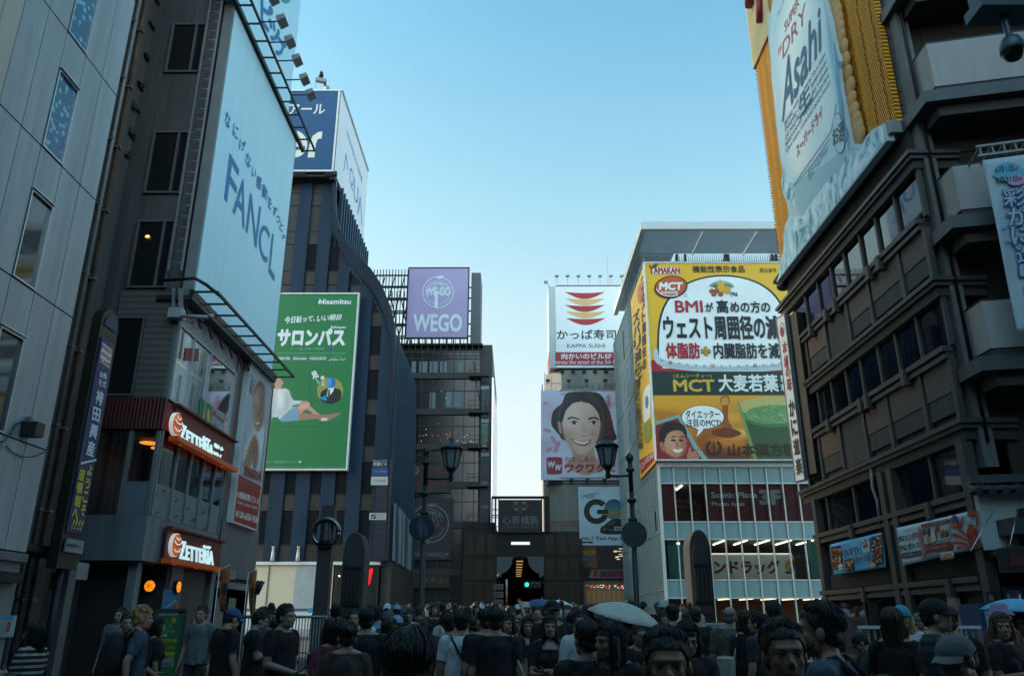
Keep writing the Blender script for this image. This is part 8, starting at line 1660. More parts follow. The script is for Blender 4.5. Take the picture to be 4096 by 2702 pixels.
def hairmesh(style,seed,nst,hatted=False):
 k=(style,seed,nst,hatted)
 if k in _hair:return _hair[k]
 rr=random.Random(seed); b=MB(); HM=HAIR['black']; lg={'short':0,'crop':0,'curly':0,'bob':.10,'long':.33,'bun':0,'ring':0}[style]; big={'short':1.03,'crop':.97,'curly':1.06,'bob':1.04,'long':1.03,'bun':1.0,'ring':.95}[style]
 R0=(.084*big,.103*big,.098*big); C0=(0,-.020,.032); b.ell(C0,R0,HM,28,18); b.ell((0,-.055,-.02),(.070*big,.060,.062),HM,18,12)
 if lg:
  n=6; b.tube([(0,-.045,.03-i*(.06+lg)/n)for i in range(n+1)],[.088*big*(1-.25*(i/n)**2)for i in range(n+1)],HM,20,.62)
  for sx in(-1,1):b.tube([(sx*.07,.0,.03),(sx*.082,.005,-.04),(sx*.08,-.0,-.05-lg*.8)],[.03,.03,.018],HM,12)
 if style=='bun':b.ell((0,-.115,.06),.042,HM,14,10)
 v,f,nr=remesh(b,.0075,1); w=wob(v,70,seed); v=v+nr*(.004*w)[:,None]
 fc=v[f].mean(1); y,z,ax=fc[:,1],fc[:,2],np.abs(fc[:,0])
 fr=.062 if style in('short','bun','crop')else .045
 zl=np.where(y>.055,fr,np.where(y>.0,fr+(-.028-fr)*(.055-y)/.055,np.where(y>-.05,-.028-(.05)*(-y/.05),-.078)))
 if hatted:zl=np.where(z>.022,9,zl)
 if style=='ring':zl=np.where(y>-.01,.5,-.075); keep=(z>zl)&(z<.03)
 elif lg:keep=(z<(.022 if hatted else 9))&(z>np.where(y>.04,fr,-.5))&~((y>.035)&(ax<.064)&(z<fr))&(z>-.06-lg)
 else:keep=z>zl
 f=f[keep]; idx=np.unique(f); mp=np.full(len(v),-1); mp[idx]=np.arange(len(idx)); v=v[idx]; f=mp[f]
 s=MB()
 for i in range(0 if hatted else int(nst*1.7)):
  a=rr.random()*2*math.pi; th0=rr.random()**.7*1.2; back=-math.sin(a); end=.92+.95*max(0,back)+.28*abs(math.cos(a))-.22*max(0,-back)*(not lg); end=min(end,1.9); th0=min(th0,end-.4); pts=[]; k_=(1.0+.045*rr.random())if rr.random()>.12 else 1.05+.07*rr.random(); da=rr.uniform(-.3,.3)
  if style=='ring' and back<.2:continue
  for j in range(6):
   q=j/5; th=th0+(end-th0)*q; aa=a+da*q; k2=(k_+.02*rr.random())*(1-(.0 if lg else .075)*q**3); pts.append(Vector((C0[0]+R0[0]*k2*math.sin(th)*math.cos(aa),C0[1]+R0[1]*k2*math.sin(th)*math.sin(aa),C0[2]+R0[2]*k2*math.cos(th))))
  if style=='ring':pts=pts[3:]
  if lg and(back>-.5):
   e=pts[-1]; pts+=[e+Vector((rr.uniform(-.012,.012),rr.uniform(-.012,.006),-lg*.5)),e+Vector((rr.uniform(-.03,.03),rr.uniform(-.02,.01),-lg*(.85+.3*rr.random())))]
  n=len(pts); s.tube(pts,[.0034*(1-.75*j/(n-1))+.0005 for j in range(n)],HM,4)
 if style=='curly':
  for i in range(330):
   a=rr.random()*2*math.pi; th=rr.random()*1.7; back=-math.sin(a)
   if th>1.0+.75*max(0,back)+.2:continue
   p=Vector((R0[0]*1.02*math.sin(th)*math.cos(a),C0[1]+R0[1]*1.02*math.sin(th)*math.sin(a),C0[2]+R0[2]*1.02*math.cos(th))); r=.013*rr.uniform(.6,1.2); n=p.normalized(); t1=n.cross(Vector((.3,.2,1))).normalized(); t2=n.cross(t1); s.tube([p+t1*r*math.cos(u)+t2*r*math.sin(u)+n*.004*u for u in(0,1.2,2.4,3.6,4.8)],[.006,.006,.006,.005,.003],HM,4)
 fs=[q if len(q)==4 else q for q in s.f]; b0=len(v); v2=np.vstack([v,np.array(s.v)])if s.v else v; q4=np.array([[b0+i for i in q]for q in fs if len(q)==4],int).reshape(-1,4); f=np.vstack([f,q4]); me=mkmesh('hair',v2,f,[HM]); _hair[k]=me; return me
def capmesh(kind):
 k=('cap',kind)
 if k in _hair:return _hair[k]
 b=MB(); m=CL['black']
 if kind=='cap' or kind=='flat':
  b.ell((0,-.014,.030),(.090,.110,.096),m,28,14,None,0,.5); P=[]
  for i in range(13):a=math.pi*(.12+.76*i/12); P.append((.082*math.cos(a),-.01+.100*math.sin(a),.036));
  Q=[(x*1.02,y+.075*math.sin(math.pi*(.12+.76*i/12))**.7,z-.012-.03*abs(x)/.09)for i,(x,y,z)in enumerate(P)]; n=len(P)
  b.add(P+Q+[(x,y,z+.005)for x,y,z in P+Q],[(i,i+1,n+i+1,n+i)for i in range(n-1)]+[(2*n+i,2*n+i+1,3*n+i+1,3*n+i)for i in range(n-1)]+[(n+i,n+i+1,3*n+i+1,3*n+i)for i in range(n-1)],m,True); b.ell((0,-.014,.126),(.009,.009,.005),m,8,5)
 elif kind=='bucket':b.lathe([(.135,-.002),(.137,.006),(.098,.045),(.092,.10),(.07,.128),(.001,.132)],(0,-.012,.0),m,28)
 elif kind=='scarf':b.ell((0,-.016,.030),(.092,.112,.102),m,28,14,None,0,.52); b.tube([(0,-.12,.03),(.03,-.14,.05),(.05,-.13,.0),(.04,-.12,-.08)],[.03,.035,.025,.012],m,10)
 elif kind=='beanie':b.ell((0,-.014,.030),(.089,.108,.104),m,28,14,None,0,.52)
 me=bpy.data.meshes.new(kind); me.from_pydata(b.v,[],b.f); me.materials.append(m); me.polygons.foreach_set('use_smooth',b.sm); me.update(); _hair[k]=me; return me
def eyemesh(kind):
 k=('eye',kind)
 if k in _hair:return _hair[k]
 b=MB()
 for sx in(-1,1):
  if kind=='eyes':
   b.ell((sx*.0315,.0755,.0),(.0135,.0125,.0062),mat('eye_white',(.42,.40,.38),.25,0,.03),14,10); b.ell((sx*.0315,.0845,.0),(.0056,.0045,.0056),EYEM,12,8)
   b.tube([(sx*.018,.083,.002),(sx*.0245,.0885,.0062),(sx*.0325,.0895,.0072),(sx*.040,.086,.0055),(sx*.047,.078,.001)],[.0012,.0022,.0024,.0022,.0012],mat('eyelid',(.05,.03,.022),.6),6)
  else:b.tube([(sx*.013,.0885,.0175),(sx*.024,.0905,.0205),(sx*.036,.087,.0225),(sx*.047,.078,.0205),(sx*.054,.069,.017)],[.0022,.0034,.0034,.0028,.001],HAIR['black'],6,1.0)
 me=bpy.data.meshes.new(kind); me.from_pydata(b.v,[],b.f)
 for m in b.mats:me.materials.append(m)
 me.polygons.foreach_set('material_index',b.fm); me.polygons.foreach_set('use_smooth',b.sm); me.update(); _hair[k]=me; return me
PN=[0]
def part(name,me,par,m,loc=None,rot=None):
 o=bpy.data.objects.new(name,me); COL.objects.link(o); o.parent=par
 if m is not None:
  for i,mm in enumerate(m if isinstance(m,(list,tuple))else[m]):o.material_slots[i].link='OBJECT'; o.material_slots[i].material=mm
 if loc is not None:o.matrix_local=Matrix.Translation(loc)@rot.to_4x4()
 return o
def person(label,at,Y,face,pose='down',sex='m',hair='short',hc='black',top='black',legs='charcoal',yaw=0,pitch=0,skin=0,vox=.010,sleeve=.72,neck=0,cap=None,capc='black',shorts=False,nst=90,scale=None,capyaw=0,hseed=1,zt=None):
 """a pedestrian whose head top is seen at a point of the photograph, standing Y metres away on the ground; face = heading in degrees from straight away"""
 pl=PY(Y); q=pl.at(*at); g=groundz(Y); s=(q.z-g)/1.71 if scale is None else scale; t=thing('person',label,'person',(q.x,Y,g),'pedestrians in the crowd'); t.rotation_euler=(0,0,R(face)); B=body(pose,sex,R(yaw),R(pitch),vox); w=min(1.12,max(.92,s)); t.scale=(w,w,s)
 HH=HAIR[hc]; part('body',getmesh(B,'body',0),t,[SKIN[skin],LIP,SKIN[skin]if vox<.0095 else EYEM,SKIN[skin]if vox<.0095 else BRW,SHOE])
 part('shirt',getmesh(B,'shirt',(sleeve,neck)),t,CL[top]); part('shorts' if shorts else 'trousers',getmesh(B,'trousers','shorts' if shorts else 'long'),t,CL[legs])
 if vox<.0095:part('eyes',eyemesh('eyes'),t,None,B['hp'],B['hr']); part('eyebrows',eyemesh('brows'),t,None,B['hp'],B['hr'])
 if hair:part('hair',hairmesh(hair,hseed,nst,bool(cap)),t,HH,B['hp'],B['hr'])
 if cap:part({'cap':'cap','flat':'cap','bucket':'hat','scarf':'headscarf','beanie':'hat'}[cap],capmesh(cap),t,CL[capc],B['hp'],B['hr']@Matrix.Rotation(R(capyaw),3,'Z'))
 t['B']=0; return t,B,s
def local(t,p):return Vector(t.location)+Matrix.Rotation(t.rotation_euler.z,3,'Z')@Vector((p[0]*t.scale.x,p[1]*t.scale.y,p[2]*t.scale.z))
def backpack(t,label,m,sz=1.):
 o=thing('backpack',label,'backpack',tuple(local(t,(0,-.2,1.1)))); L_=lambda*p:local(t,p); rot=Matrix.Rotation(t.rotation_euler.z,3,'Z'); b=MB(); b.ell(L_(0,-.235,1.14),(.165*sz,.115*sz,.25*sz),m,22,14,rot); b.build('bag',o); b=MB(); b.ell(L_(0,-.33,1.05),(.115*sz,.05*sz,.12*sz),m,16,10,rot); b.build('front_pocket',o)
 for sx in(-1,1):b=MB(); b.tube([L_(sx*.10,-.16,1.36),L_(sx*.115,-.06,1.462),L_(sx*.12,.06,1.425),L_(sx*.13,.125,1.30),L_(sx*.15,.10,1.10),L_(sx*.16,-.10,1.0)],.021,m,8,.5); b.build('strap',o)
def slingbag(t,label,m,side=1,zb=1.0):
 o=thing('shoulder_bag',label,'bag',tuple(local(t,(-side*.2,-.1,zb)))); L_=lambda*p:local(t,p); b=MB(); P=[L_(side*.12,.05,1.43),L_(side*.125,-.06,1.455),L_(side*.05,-.155,1.32),L_(-side*.05,-.165,1.18),L_(-side*.17,-.13,zb+.06)]; b.tube(P,.024,m,8,.4); b.build('strap',o); b=MB(); b.ell(L_(-side*.2,-.1,zb),(.07,.12,.10),m,14,10,Matrix.Rotation(t.rotation_euler.z,3,'Z')); b.build('bag',o)
def tote(t,label,m,side=1,zt=1.44,zb=.70,y=-.02):
 o=thing('tote_bag',label,'bag',tuple(local(t,(side*.26,y,zb)))); L_=lambda*p:local(t,p); x=side*.275; b=MB(); zc=zb+.40
 b.prism([L_(x,y-.17,zc),L_(x,y+.17,zc),L_(x,y+.15,zb),L_(x,y-.15,zb)],L_(x+side*.07,y,zc)-L_(x,y,zc),m); b.build('bag',o,bevel=.02)
 for d in(-.08,.08):b=MB(); b.tube([L_(x+side*.03,y+d,zc),L_(side*.22,y+d*.7,1.2),L_(side*.155,y+d*.4,zt+.015)],.012,m,6,.5); b.build('handle',o)
def phone(t,label,off=(.0,.36,1.24)):
 L_=lambda*p:local(t,p); p=L_(*off); rot=Matrix.Rotation(t.rotation_euler.z,3,'Z')@Matrix.Rotation(R(-35),3,'X'); b=MB(); b.prism([p+rot@Vector(q)for q in((-.037,0,-.075),(.037,0,-.075),(.037,0,.075),(-.037,0,.075))],rot@Vector((0,.009,0)),mat('phone_black',(.015,.015,.017),.25)); tag(b.build('phone',None,bevel=.004),label,'phone')
def parasol(at,Y,r,label,m,tilt=(0,0),holder=None,hz=1.1):
 pl=PY(Y); q=pl.at(*at); t=thing('parasol',label,'umbrella',(q.x,Y,q.z-.9)); rot=Matrix.Rotation(R(tilt[0]),3,'X')@Matrix.Rotation(R(tilt[1]),3,'Y'); b=MB(); n=8; vs=[]; K=6
 for j in range(K+1):
  f=j/K
  for i in range(n*3):
   a=2*math.pi*i/(n*3); edge=.94+.06*abs(math.cos(a*n/2)); rr_=r*f*(1-(1-edge)*f); z=-.30*r*f*f*(1.25)-.02*f*(1-abs(math.cos(a*n/2)))*0; vs.append(q+rot@Vector((rr_*math.cos(a),rr_*math.sin(a),z+(.018*(1-abs(math.cos(a*n/2)))*f))))
 N_=n*3; b.add(vs,[(j*N_+i,(j+1)*N_+i,(j+1)*N_+(i+1)%N_,j*N_+(i+1)%N_)for j in range(K)for i in range(N_)],m,True); c=b.build('canopy',t); s=c.modifiers.new('thickness','SOLIDIFY'); s.thickness=.003
 b=MB(); b.tube([q+rot@Vector((0,0,.05)),q+rot@Vector((0,0,-.85))],.008,ALU,8); b.build('shaft',t); b=MB(); b.tube([q+rot@Vector((0,0,-.84)),q+rot@Vector((0,0,-.95))],.014,BLACK,8); b.build('grip',t)
 for i in range(n):
  a=2*math.pi*i/n; b=MB(); b.tube([q+rot@Vector((r*f*math.cos(a),r*f*math.sin(a),-.375*r*f*f-.008))for f in(0,.35,.7,1.)],.004,ALU,5); b.build('rib',t)
  # --- nearest figures, seen from behind or facing the lens
P_=person
N1=.0075
P_('person in black seen from behind, the big dark round head at bottom middle',('3',715,640),2.5,5,hair='short',top='black',nst=420,vox=N1,hseed=3)
P_('person with a dark fringe facing the viewer, bottom edge right of the white parasol',('4',1960,625),2.9,172,hair='short',top='black',skin=1,pitch=-4,vox=N1,nst=300,hseed=5)
t,B,s=P_('man with swept dark hair and heavy brows facing the viewer, left of the bearded man',('5',1240,540),3.1,176,hair='short',top='charcoal',skin=1,vox=N1,nst=300,hseed=7)
t,B,s=P_('bearded man with tousled dark hair in a slate shirt, turned away to the left',('5',1730,330),3.9,58,hair='short',top='slate',skin=2,yaw=12,vox=N1,nst=380,hseed=9); backpack(t,'dark blue backpack worn by the bearded man',CL['navy'])
b=MB(); bb=MB()
for i in range(260):
 a=rnd.uniform(-1.6,1.6); zz=rnd.uniform(-.105,-.045); r_=.064; p=Vector((r_*math.sin(a),.028+.066*math.cos(a)*(.9 if zz<-.08 else 1),zz)); bb.tube([p,p+Vector((math.sin(a)*.008,.008*math.cos(a),-.014)),p+Vector((math.sin(a)*.01,.01*math.cos(a),-.026))],[.003,.0025,.001],HAIR['black'],4)
me=bpy.data.meshes.new('beard'); me.from_pydata(bb.v,[],bb.f); me.materials.append(HAIR['brown']); part('beard',me,t,None,B['hp'],B['hr'])
t,B,s=P_('person in a grey cap and black top, face dipped to the left, bottom right',('6',1585,672),4.1,108,hair='short',top='black',skin=1,cap='cap',capc='grey',yaw=8,pitch=-14,vox=N1,nst=120)
t,B,s=P_('close-cropped man in a black tee seen from behind beside a long-haired woman',('4',1040,540),5.4,12,hair='short',top='black',skin=1,vox=N1,nst=380,yaw=10,hseed=11); slingbag(t,'grey strapped bag across the back of the cropped-haired man',CL['charcoal'],1)
P_('woman with long dark hair covering half her face, beside the cropped-haired man',('4',1330,560),5.2,150,sex='f',hair='long',top='black',skin=1,yaw=-30,vox=N1,nst=330,hseed=13)
P_('young woman with dark hair looking down, right of the white parasol',('5',120,540),6.0,165,sex='f',hair='long',top='charcoal',pitch=-14,yaw=14,vox=N1,nst=300,hseed=15)
t,B,s=P_('tall smiling man in a black cap and dark plaid shirt, right of the long-haired woman',('6',1265,268),6.3,232,top='plaid',legs='charcoal',cap='cap',capc='black',yaw=12,hair='short',skin=0,vox=N1,sleeve=.95,nst=100)
P_('woman with very long dark hair in a black tee and denim shorts walking right',('6',790,392),6.9,-35,'swing','f','long','brown','black','denim',vox=N1,shorts=True,nst=420,hseed=17,skin=2)
t,B,s=P_('woman with chin-length auburn hair holding a phone in both hands, far right',('6',2085,452),7.8,205,'phone','f','bob','auburn','black','charcoal',vox=.0065,nst=380,yaw=-42,hseed=19); phone(t,'dark phone held by the auburn-haired woman',(.0,.37,1.25))
b=MB(); q=local(t,(.085,.255,1.165)); b.lathe([(.030,-.012),(.032,0),(.030,.012)],q,ALU,14,True,(-.5,.8,.2)); tag(b.build('wrist_watch'),'steel watch on the wrist of the phone-holding woman','watch')
P_('man in a green scarf and dark tee seen from behind, beside the plaid shirt',('6',1440,375),7.4,-20,hair='short',top='black',vox=N1,nst=300,hseed=21,skin=0)
P_('person in a lilac bucket hat behind the woman holding a phone',('6',2060,326),9.4,195,sex='f',hair='bob',top='maroon',cap='bucket',capc='lilac',vox=.009)
P_('woman in a turquoise headscarf and white blouse, behind the long-haired walker',('6',900,355),8.6,160,sex='f',hair='long',hc='gold',top='white',legs='grey',cap='scarf',capc='teal',vox=.009,sleeve=1.9)
P_('child in a blue top and pale cap by the red brush poster',('6',1110,448),13.0,190,hair='short',top='blue',cap='beanie',capc='grey',vox=.012)
t,B,s=P_('photographer in a dark jacket stooping over a camera by the steel railing',('6',480,655),10.2,75,'bent',hair='short',top='charcoal',cap='cap',capc='black',pitch=-32,vox=.009,sleeve=1.9)
c_=local(t,(0,.48,1.14)); o=thing('photo_camera','black camera held low by the stooping photographer','camera',tuple(c_)); b=MB(); b.box(c_.x-.07,c_.x+.07,c_.y-.04,c_.y+.04,c_.z-.05,c_.z+.05,BLACK); b.build('camera_body',o,bevel=.012); b=MB(); b.tube([c_,c_+Vector((-.16,-.02,-.02))],.038,BLACK,14); b.build('lens',o)
P_('balding grey-haired man in an olive shirt and khaki trousers seen from behind',('5',640,362),10.4,-22,hair='ring',hc='grey',top='olive',legs='khaki',skin=2,vox=.009,yaw=-10,nst=120)
t,B,s=P_('woman with long brown hair beside the balding man',('5',822,420),9.9,15,sex='f',hair='long',hc='brown',top='black',vox=.009,nst=260,hseed=23); tote(t,'cream bag on the shoulder of the brown-haired woman',CL['cream'],-1,zb=.8)
P_('man with neat black hair in a dark shirt turned to the brown-haired woman',('5',985,440),9.4,40,hair='short',top='charcoal',vox=.009,nst=200,hseed=25,yaw=15)
P_('broad man in a black cap and black tee before the lit shop front',('5',1170,300),9.8,-12,hair='short',top='black',cap='beanie',capc='black',vox=.009,yaw=25)
P_('woman with curly dark hair and a scoop-neck black top facing the viewer',('4',335,492),10.8,178,sex='f',hair='long',top='black',neck=1,vox=.009,nst=220,hseed=27,skin=2)
P_('woman in a black tee with folded arms and long dark hair',('4',585,490),9.3,186,'cross','f','long','black','black','white',vox=N1,neck=1,nst=260,hseed=29,pitch=4)
P_('girl with short dark hair peering over the shoulder of the man with the tote bag',('4',95,455),10.4,172,sex='f',hair='bob',top='charcoal',vox=.009,nst=140)
P_('tall man in a black cap and black tee facing the viewer, behind the folded-arms woman',('4',620,285),10.2,196,top='black',cap='cap',capc='black',vox=.009,yaw=-8)
P_('young man in an open white shirt, head turned right',('4',965,420),9.0,205,top='white',hair='short',vox=.009,nst=160,yaw=-28,sleeve=1.1,hseed=31)
t,B,s=P_('man in a white tee with a dark strap across his back',('3',1330,428),9.3,4,top='white',legs='navy',hair='short',vox=N1,nst=260,hseed=33,skin=2); slingbag(t,'dark crossbody bag worn over the white tee',CL['black'],-1)
P_('grey-haired man in a slate tee beside the man in the white tee',('3',1185,452),9.9,2,top='slate',hair='short',hc='black',vox=.009,nst=160,hseed=35,skin=2)
P_('man in black with close dark hair beside the tote-bag man',('3',1610,400),9.0,20,top='black',hair='crop',vox=.009,nst=160,hseed=37,yaw=18)
t,B,s=P_('man in a black tee with a white tote bag on his right shoulder',('3',1735,392),8.3,6,top='black',hair='short',vox=N1,nst=260,hseed=39); tote(t,'limp white tote bag on the shoulder of the man in black',CL['white'],1,zb=.62)
P_('person in a pale pink cap half hidden by the big dark head',('3',735,552),8.8,-60,top='black',hair='short',cap='cap',capc='pink',vox=.009)
P_('man in a black tee with short dark hair, in front of the left stone pillar',('3',205,392),8.8,10,top='black',hair='short',vox=.009,nst=200,hseed=41)
P_('person in a brown top with tied dark hair, beside the maroon tee',('2',2060,560),7.0,18,sex='f',top='brown',hair='bun',vox=.009,nst=260,hseed=43)
P_('woman in a maroon tee with dark hair walking away',('2',1890,520),8.0,35,'down','f','bob','black','maroon','charcoal',vox=.009,nst=240,hseed=45,skin=2)
t,B,s=P_('man in a black polo shirt holding a folded paper, facing right',('2',1320,348),9.2,-112,'hold',top='black',hair='short',vox=N1,nst=280,hseed=47,legs='navy')
b=MB(); q=local(t,(.10,.36,1.06)); b.prism([q+Vector(p)for p in((-.02,0,-.03),(.14,0,-.05),(.15,.08,-.03),(-.01,.08,-.01))],(0,0,.008),pr('#7d8790')); tag(b.build('folded_paper'),'pale folded paper in the hand of the man in the black polo','paper')
t,B,s=P_('man in a blue cap and black tee with a pale back print, head bowed',('2',650,368),10.2,-42,top='black',cap='cap',capc='blue',pitch=-22,vox=N1,hair='crop',skin=2,nst=60,legs='black'); tote(t,'pale cloth bag hanging from the hand of the man in the blue cap',CL['cream'],-1,1.0,.42,.08)
pl=PL(local(t,(0,-.172,1.2)),Matrix.Rotation(t.rotation_euler.z,3,'Z')@Vector((0,-1,0))); bd=Board(t,pl,.0,.003); CPR='#9a9a98'
bd.text('TOKYO','2',0,0,0,0,CPR,1,.0,quad=[(400,605),(490,612),(488,640),(400,634)]); bd.spl('2',[(385,690),(400,660),(415,690),(435,662),(445,690),(440,740),(400,745)],CPR,1).spl('2',[(395,765),(420,755),(440,765),(436,840),(400,842)],CPR,1).rect('2',352,880,430,890,CPR,1).rect('2',362,900,420,908,CPR,1); bd.done('back_print')
P_('person with dark hair in a grey tee by the red standing banner',('2',335,362),13.6,170,top='grey',hair='short',vox=.012)
P_('man in a black tee looking at a phone by the orange flags',('2',985,402),11.0,-70,'phone',top='black',hair='short',vox=.009,pitch=-18,nst=120)
P_('person with dark hair just behind the phone-gazing man',('2',1062,380),11.8,-40,'down','f','bob','black','slate',vox=.012)
t,B,s=P_('man with curly golden hair and a slate tee turned to the right',('1',1690,378),9.6,-52,'swing',top='slate',hair='curly',hc='gold',vox=N1,legs='grey',skin=2,yaw=-14,nst=120); backpack(t,'large black backpack worn by the golden-haired man',CL['black'],1.25)
P_('person with dark bobbed hair beside the golden-haired man',('1',1860,490),10.2,-45,sex='f',hair='bob',top='black',vox=.009,nst=200)
P_('person in dark clothes with black hair left of the golden-haired man',('1',1530,448),10.6,-150,sex='f',hair='short',top='charcoal',vox=.009,nst=120)
P_('tall shadowed man with dark hair behind the golden-haired man',('1',1450,382),14.0,175,top='grey',hair='short',vox=.012)
t,B,s=P_('woman in a striped top with long dark hair walking left, holding a white bag',('1',440,562),8.4,82,'phone','f','long','black','stripe','black',vox=N1,nst=300,hseed=49,skin=0)
o=thing('paper_bag','white paper bag carried in front by the woman in the striped top','bag',tuple(local(t,(0,.33,1.05)))); b=MB(); b.prism([local(t,p)for p in((-.12,.26,1.02),(.12,.26,1.02),(.13,.27,1.16),(-.13,.27,1.16))],local(t,(0,.40,1.0))-local(t,(0,.30,1.0)),pr('#9aa2a8')); b.build('bag',o)
# parasols
parasol(('4',1500,330),12.5,.56,'pale beige parasol tilted over the crowd before the white glass building',cloth_m('parasol_beige',(.50,.46,.42)),(8,12))
P_('person under the pale beige parasol, mostly hidden',('4',1520,545),12.5,175,sex='f',hair='long',top='navy',vox=.012)
parasol(('6',2330,278),9.9,.44,'light blue umbrella at the far right edge',cloth_m('umbrella_blue',(.14,.42,.62)),(2,6)); P_('person under the light blue umbrella at the far right edge',('6',2300,440),9.9,180,sex='f',hair='bob',top='white',vox=.012)
parasol(('4',500,280),24.,.62,'dark blue parasol far off, left of the tall man in the black cap',cloth_m('parasol_navy',(.02,.07,.17)),(0,4)); parasol(('4',395,300),25.5,.5,'white parasol far off overlapped by the dark blue one',CL['white'],(0,-6)); parasol(('4',705,292),27.,.5,'small pale parasol far off, right of the tall man in the black cap',cloth_m('parasol_pale',(.40,.52,.60)),(0,5)); parasol(('3',560,338),23.,.7,'black umbrella far off before the dark tower',CL['charcoal'],(0,3))
# middle distance: copies of a few built figures, each dressed and described on its own
rr=random.Random(21); names={'black':'black','charcoal':'dark grey','white':'white','grey':'grey','slate':'slate','navy':'navy','sky':'light blue','orange':'orange','beige':'beige','olive':'olive','brown':'brown','cream':'cream','maroon':'maroon','pink':'pink'}
MID=[('3',320,362,15,'sky'),('3',445,330,20,'navy'),('3',250,335,21,'black'),('3',465,415,13,'slate'),('3',560,345,19,'charcoal'),('3',640,465,12,'black'),('3',720,400,14,'charcoal'),('3',830,355,18,'brown'),('3',975,318,26,'white'),('3',1000,340,18,'black'),('3',1045,345,22,'charcoal'),('3',1105,322,21,'navy'),('3',1150,405,14,'cream'),('3',1270,395,15,'sky'),('3',1400,375,17,'charcoal'),('3',1500,350,22,'orange'),('3',1565,340,24,'grey'),('3',1660,360,16,'black'),('3',1790,330,21,'white'),('3',1840,420,15,'sky'),('4',215,340,18,'charcoal'),('4',300,315,22,'black'),('4',420,360,20,'black'),('4',440,370,16,'white'),('4',525,355,21,'sky'),('4',730,300,26,'cream'),('4',800,355,14,'slate'),('4',900,370,17,'charcoal'),('4',1020,335,18,'white'),('4',1085,345,19,'grey'),('4',1125,350,22,'slate'),('4',1195,325,24,'black'),('4',1300,310,26,'black'),('4',1540,290,18,'black'),('4',1700,305,20,'navy'),('4',1780,375,15,'charcoal'),('4',1875,310,19,'black'),('4',1945,295,18,'white'),('4',2045,345,11.5,'black'),('4',1930,430,13,'charcoal'),('4',1870,390,16,'black'),('5',240,390,13,'black'),('2',1925,330,16,'charcoal'),('2',2330,335,19,'black'),('2',2240,420,14,'white'),('2',1180,505,15,'grey'),('4',130,395,15,'charcoal'),('4',1060,440,12.5,'black'),('4',870,430,13,'beige'),('4',1640,590,9,'black'),('3',60,400,12,'black'),('3',470,505,10,'charcoal'),('3',560,470,11,'black'),('3',1480,480,11,'black'),('4',720,500,12,'charcoal'),('4',1190,470,11,'brown')]
HATS={('3',445):('cap','white'),('3',560):('cap','sky'),('3',1565):('cap','white'),('4',215):('cap','white'),('4',300):('bucket','cream'),('4',1195):('cap','beige'),('4',1020):('cap','charcoal'),('4',1945):('bucket','cream'),('4',1780):('bucket','beige'),('4',1875):('cap','blue'),('4',1700):('cap','navy'),('3',465):('cap','slate'),('3',830):None}
REF={'2':'near the brown bell post','3':'left of the arcade','4':'right of the arcade','5':'by the right stone pillar'}
BAGS={2:'beige',6:'olive',9:'navy',12:'grey',23:'maroon',28:'navy',36:'sky',42:'brown',46:'orange'}
seen=set(); anchors={'3':['left of the pink cap','behind the pink cap','before the dark tower','behind the man in the white tee','behind the tote-bag man'],'4':['under the dark blue parasol','behind the tall black-capped man','behind the white-shirted young man','just left of the beige parasol','right of the beige parasol'],'2':['by the brown bell post']*5,'5':['by the right stone pillar']*5}
for i,(w,x,y,Yd,col)in enumerate(MID):
 hat=HATS.get((w,x)); sx='f' if i%3==0 else 'm'; hs=('bob','long','short')[i%3]if sx=='f' else('short','crop')[i%2]; face=rr.choice([0,10,-15,170,185,30,-40,200]); an=anchors[w][min(4,int(x/(380 if w=='3' else 440)))]
 look='facing the viewer' if abs(face)>90 else 'seen from behind'; size='near' if Yd<13 else 'midway' if Yd<18 else 'far'
 hd_=('%s %s'%(names.get(hat[1],hat[1]),{'cap':'cap','bucket':'sun hat'}[hat[0]]))if hat else{'bob':'dark bobbed hair','long':'long dark hair','short':'short dark hair','crop':'cropped dark hair'}[hs]
 lab='%s person in %s top, %s, %s'%(size,names[col],hd_,an); k=0
 for extra in('','slimmer ','taller ','shorter ','stockier '):
  l2=extra+lab
  if l2 not in seen:break
 seen.add(l2); tp,_,_=P_(l2,(w,x,y),Yd,face,('down','swing','down','hold')[i%4],sx,hs,rr.choice(['black','black','brown']),col,rr.choice(['charcoal','navy','denim','beige','black']),vox=.013,nst=60,skin=i%3,cap=hat[0]if hat else None,capc=hat[1]if hat else 'black',hseed=100+i%4)
 if i in BAGS:backpack(tp,'%s backpack on the %s person in %s, %s'%(BAGS[i],size,names[col],an),CL[BAGS[i]])
 # raised arms with phones far off
for k,(w,x,y,Yd,col)in enumerate((('3',1690,365,18,'navy'),('4',140,330,17,'brown'))):P_('far person with one arm raised over the crowd, %s of the striped pole'%('left' if k==0 else 'right'),(w,x,y+40),Yd,5,'raise','m','short','black',col,'charcoal',vox=.013,nst=60)
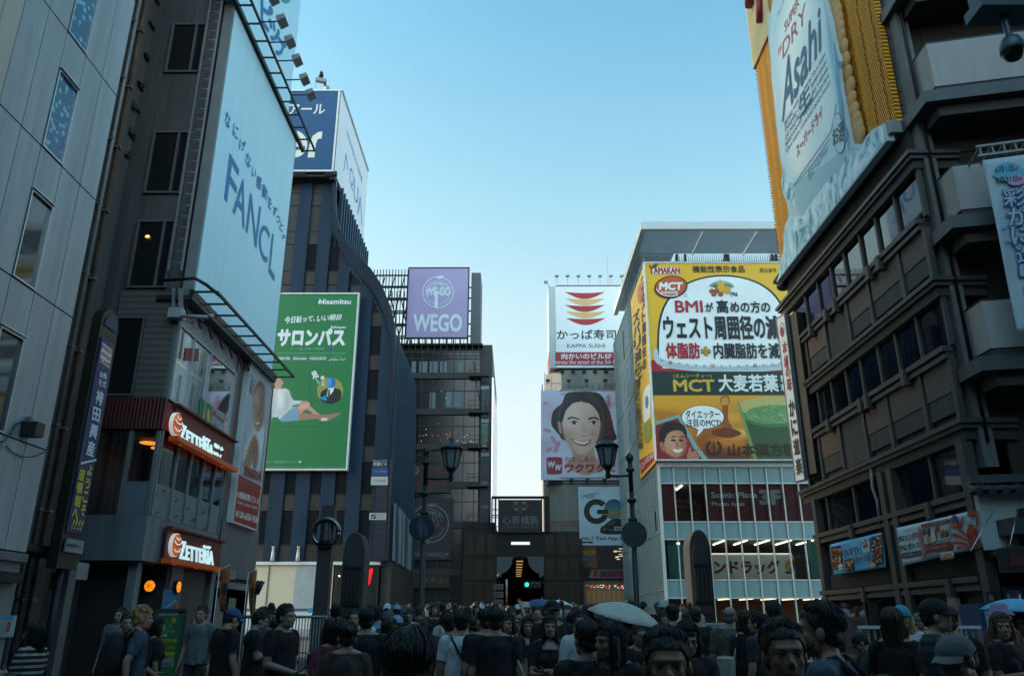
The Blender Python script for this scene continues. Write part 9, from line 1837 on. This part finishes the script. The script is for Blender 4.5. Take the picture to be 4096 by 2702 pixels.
# far mass of people on the bridge and before the arcade: nobody could count them
src=[]
for pose,sx,st in(('down','m','short'),('swing','f','bob'),('down','f','long'),('hold','m','crop')):
 B=body(pose,sx,0.,0.,.022); src.append([(B['v'],B['f'],'skin'),tuple(np.array(a)for a in sub(B,((B['lab']==0)&(B['fc'][:,2]>.865))|((B['lab']==1)&(B['t']<.75)),.016,.8))+('top',),tuple(np.array(a)for a in sub(B,((B['lab']==0)&(B['fc'][:,2]<.99))|(B['lab']==4)|(B['lab']==5),.014))+('leg',)])
 hm=hairmesh(st,100,12); hv=np.array([v.co for v in hm.vertices])+np.array(B['hp']); hf=np.array([p.vertices[:]for p in hm.polygons]); hf=hf[::1]; src[-1].append((hv,hf,'hair'))
mats_=[SKIN[0],SKIN[1],HAIR['black'],HAIR['brown']]+[CL[c]for c in('black','charcoal','white','grey','slate','navy','sky','beige','orange','cream')]; VV,FF,MM=[],[],[]; n0=0
for i in range(170):
 Yd=21+34*rr.random()**.8; half=5.4 if Yd>28 else 7.5; x=rr.uniform(-half,half)
 if Yd>50:x=rr.uniform(-6,8)
 a=rr.choice([0,0,math.pi,math.pi])+rr.uniform(-.5,.5); s=rr.uniform(.92,1.06); c,sn=math.cos(a)*s,math.sin(a)*s; top=4+rr.choice([0,0,0,1,1,2,2,3,4,5,6,7,8,9]); leg=4+rr.choice([0,1,5,3,7]); sk=rr.randrange(2); ha=2+(rr.random()<.25)
 for v,f,kd in src[rr.randrange(4)]:
  v2=np.stack([v[:,0]*c-v[:,1]*sn+x,v[:,0]*sn+v[:,1]*c+Yd,v[:,2]*s+groundz(Yd)],1); VV.append(v2); FF.append(f+n0); n0+=len(v2); MM.append(np.full(len(f),{'skin':sk,'top':top,'leg':leg,'hair':ha}[kd]))
me=mkmesh('distant_crowd',np.vstack(VV),np.vstack(FF),mats_,np.concatenate(MM)); o=bpy.data.objects.new('distant_crowd',me); COL.objects.link(o); tag(o,'distant mass of pedestrians packed on the bridge before the dark arcade','crowd'); o['kind']='stuff'
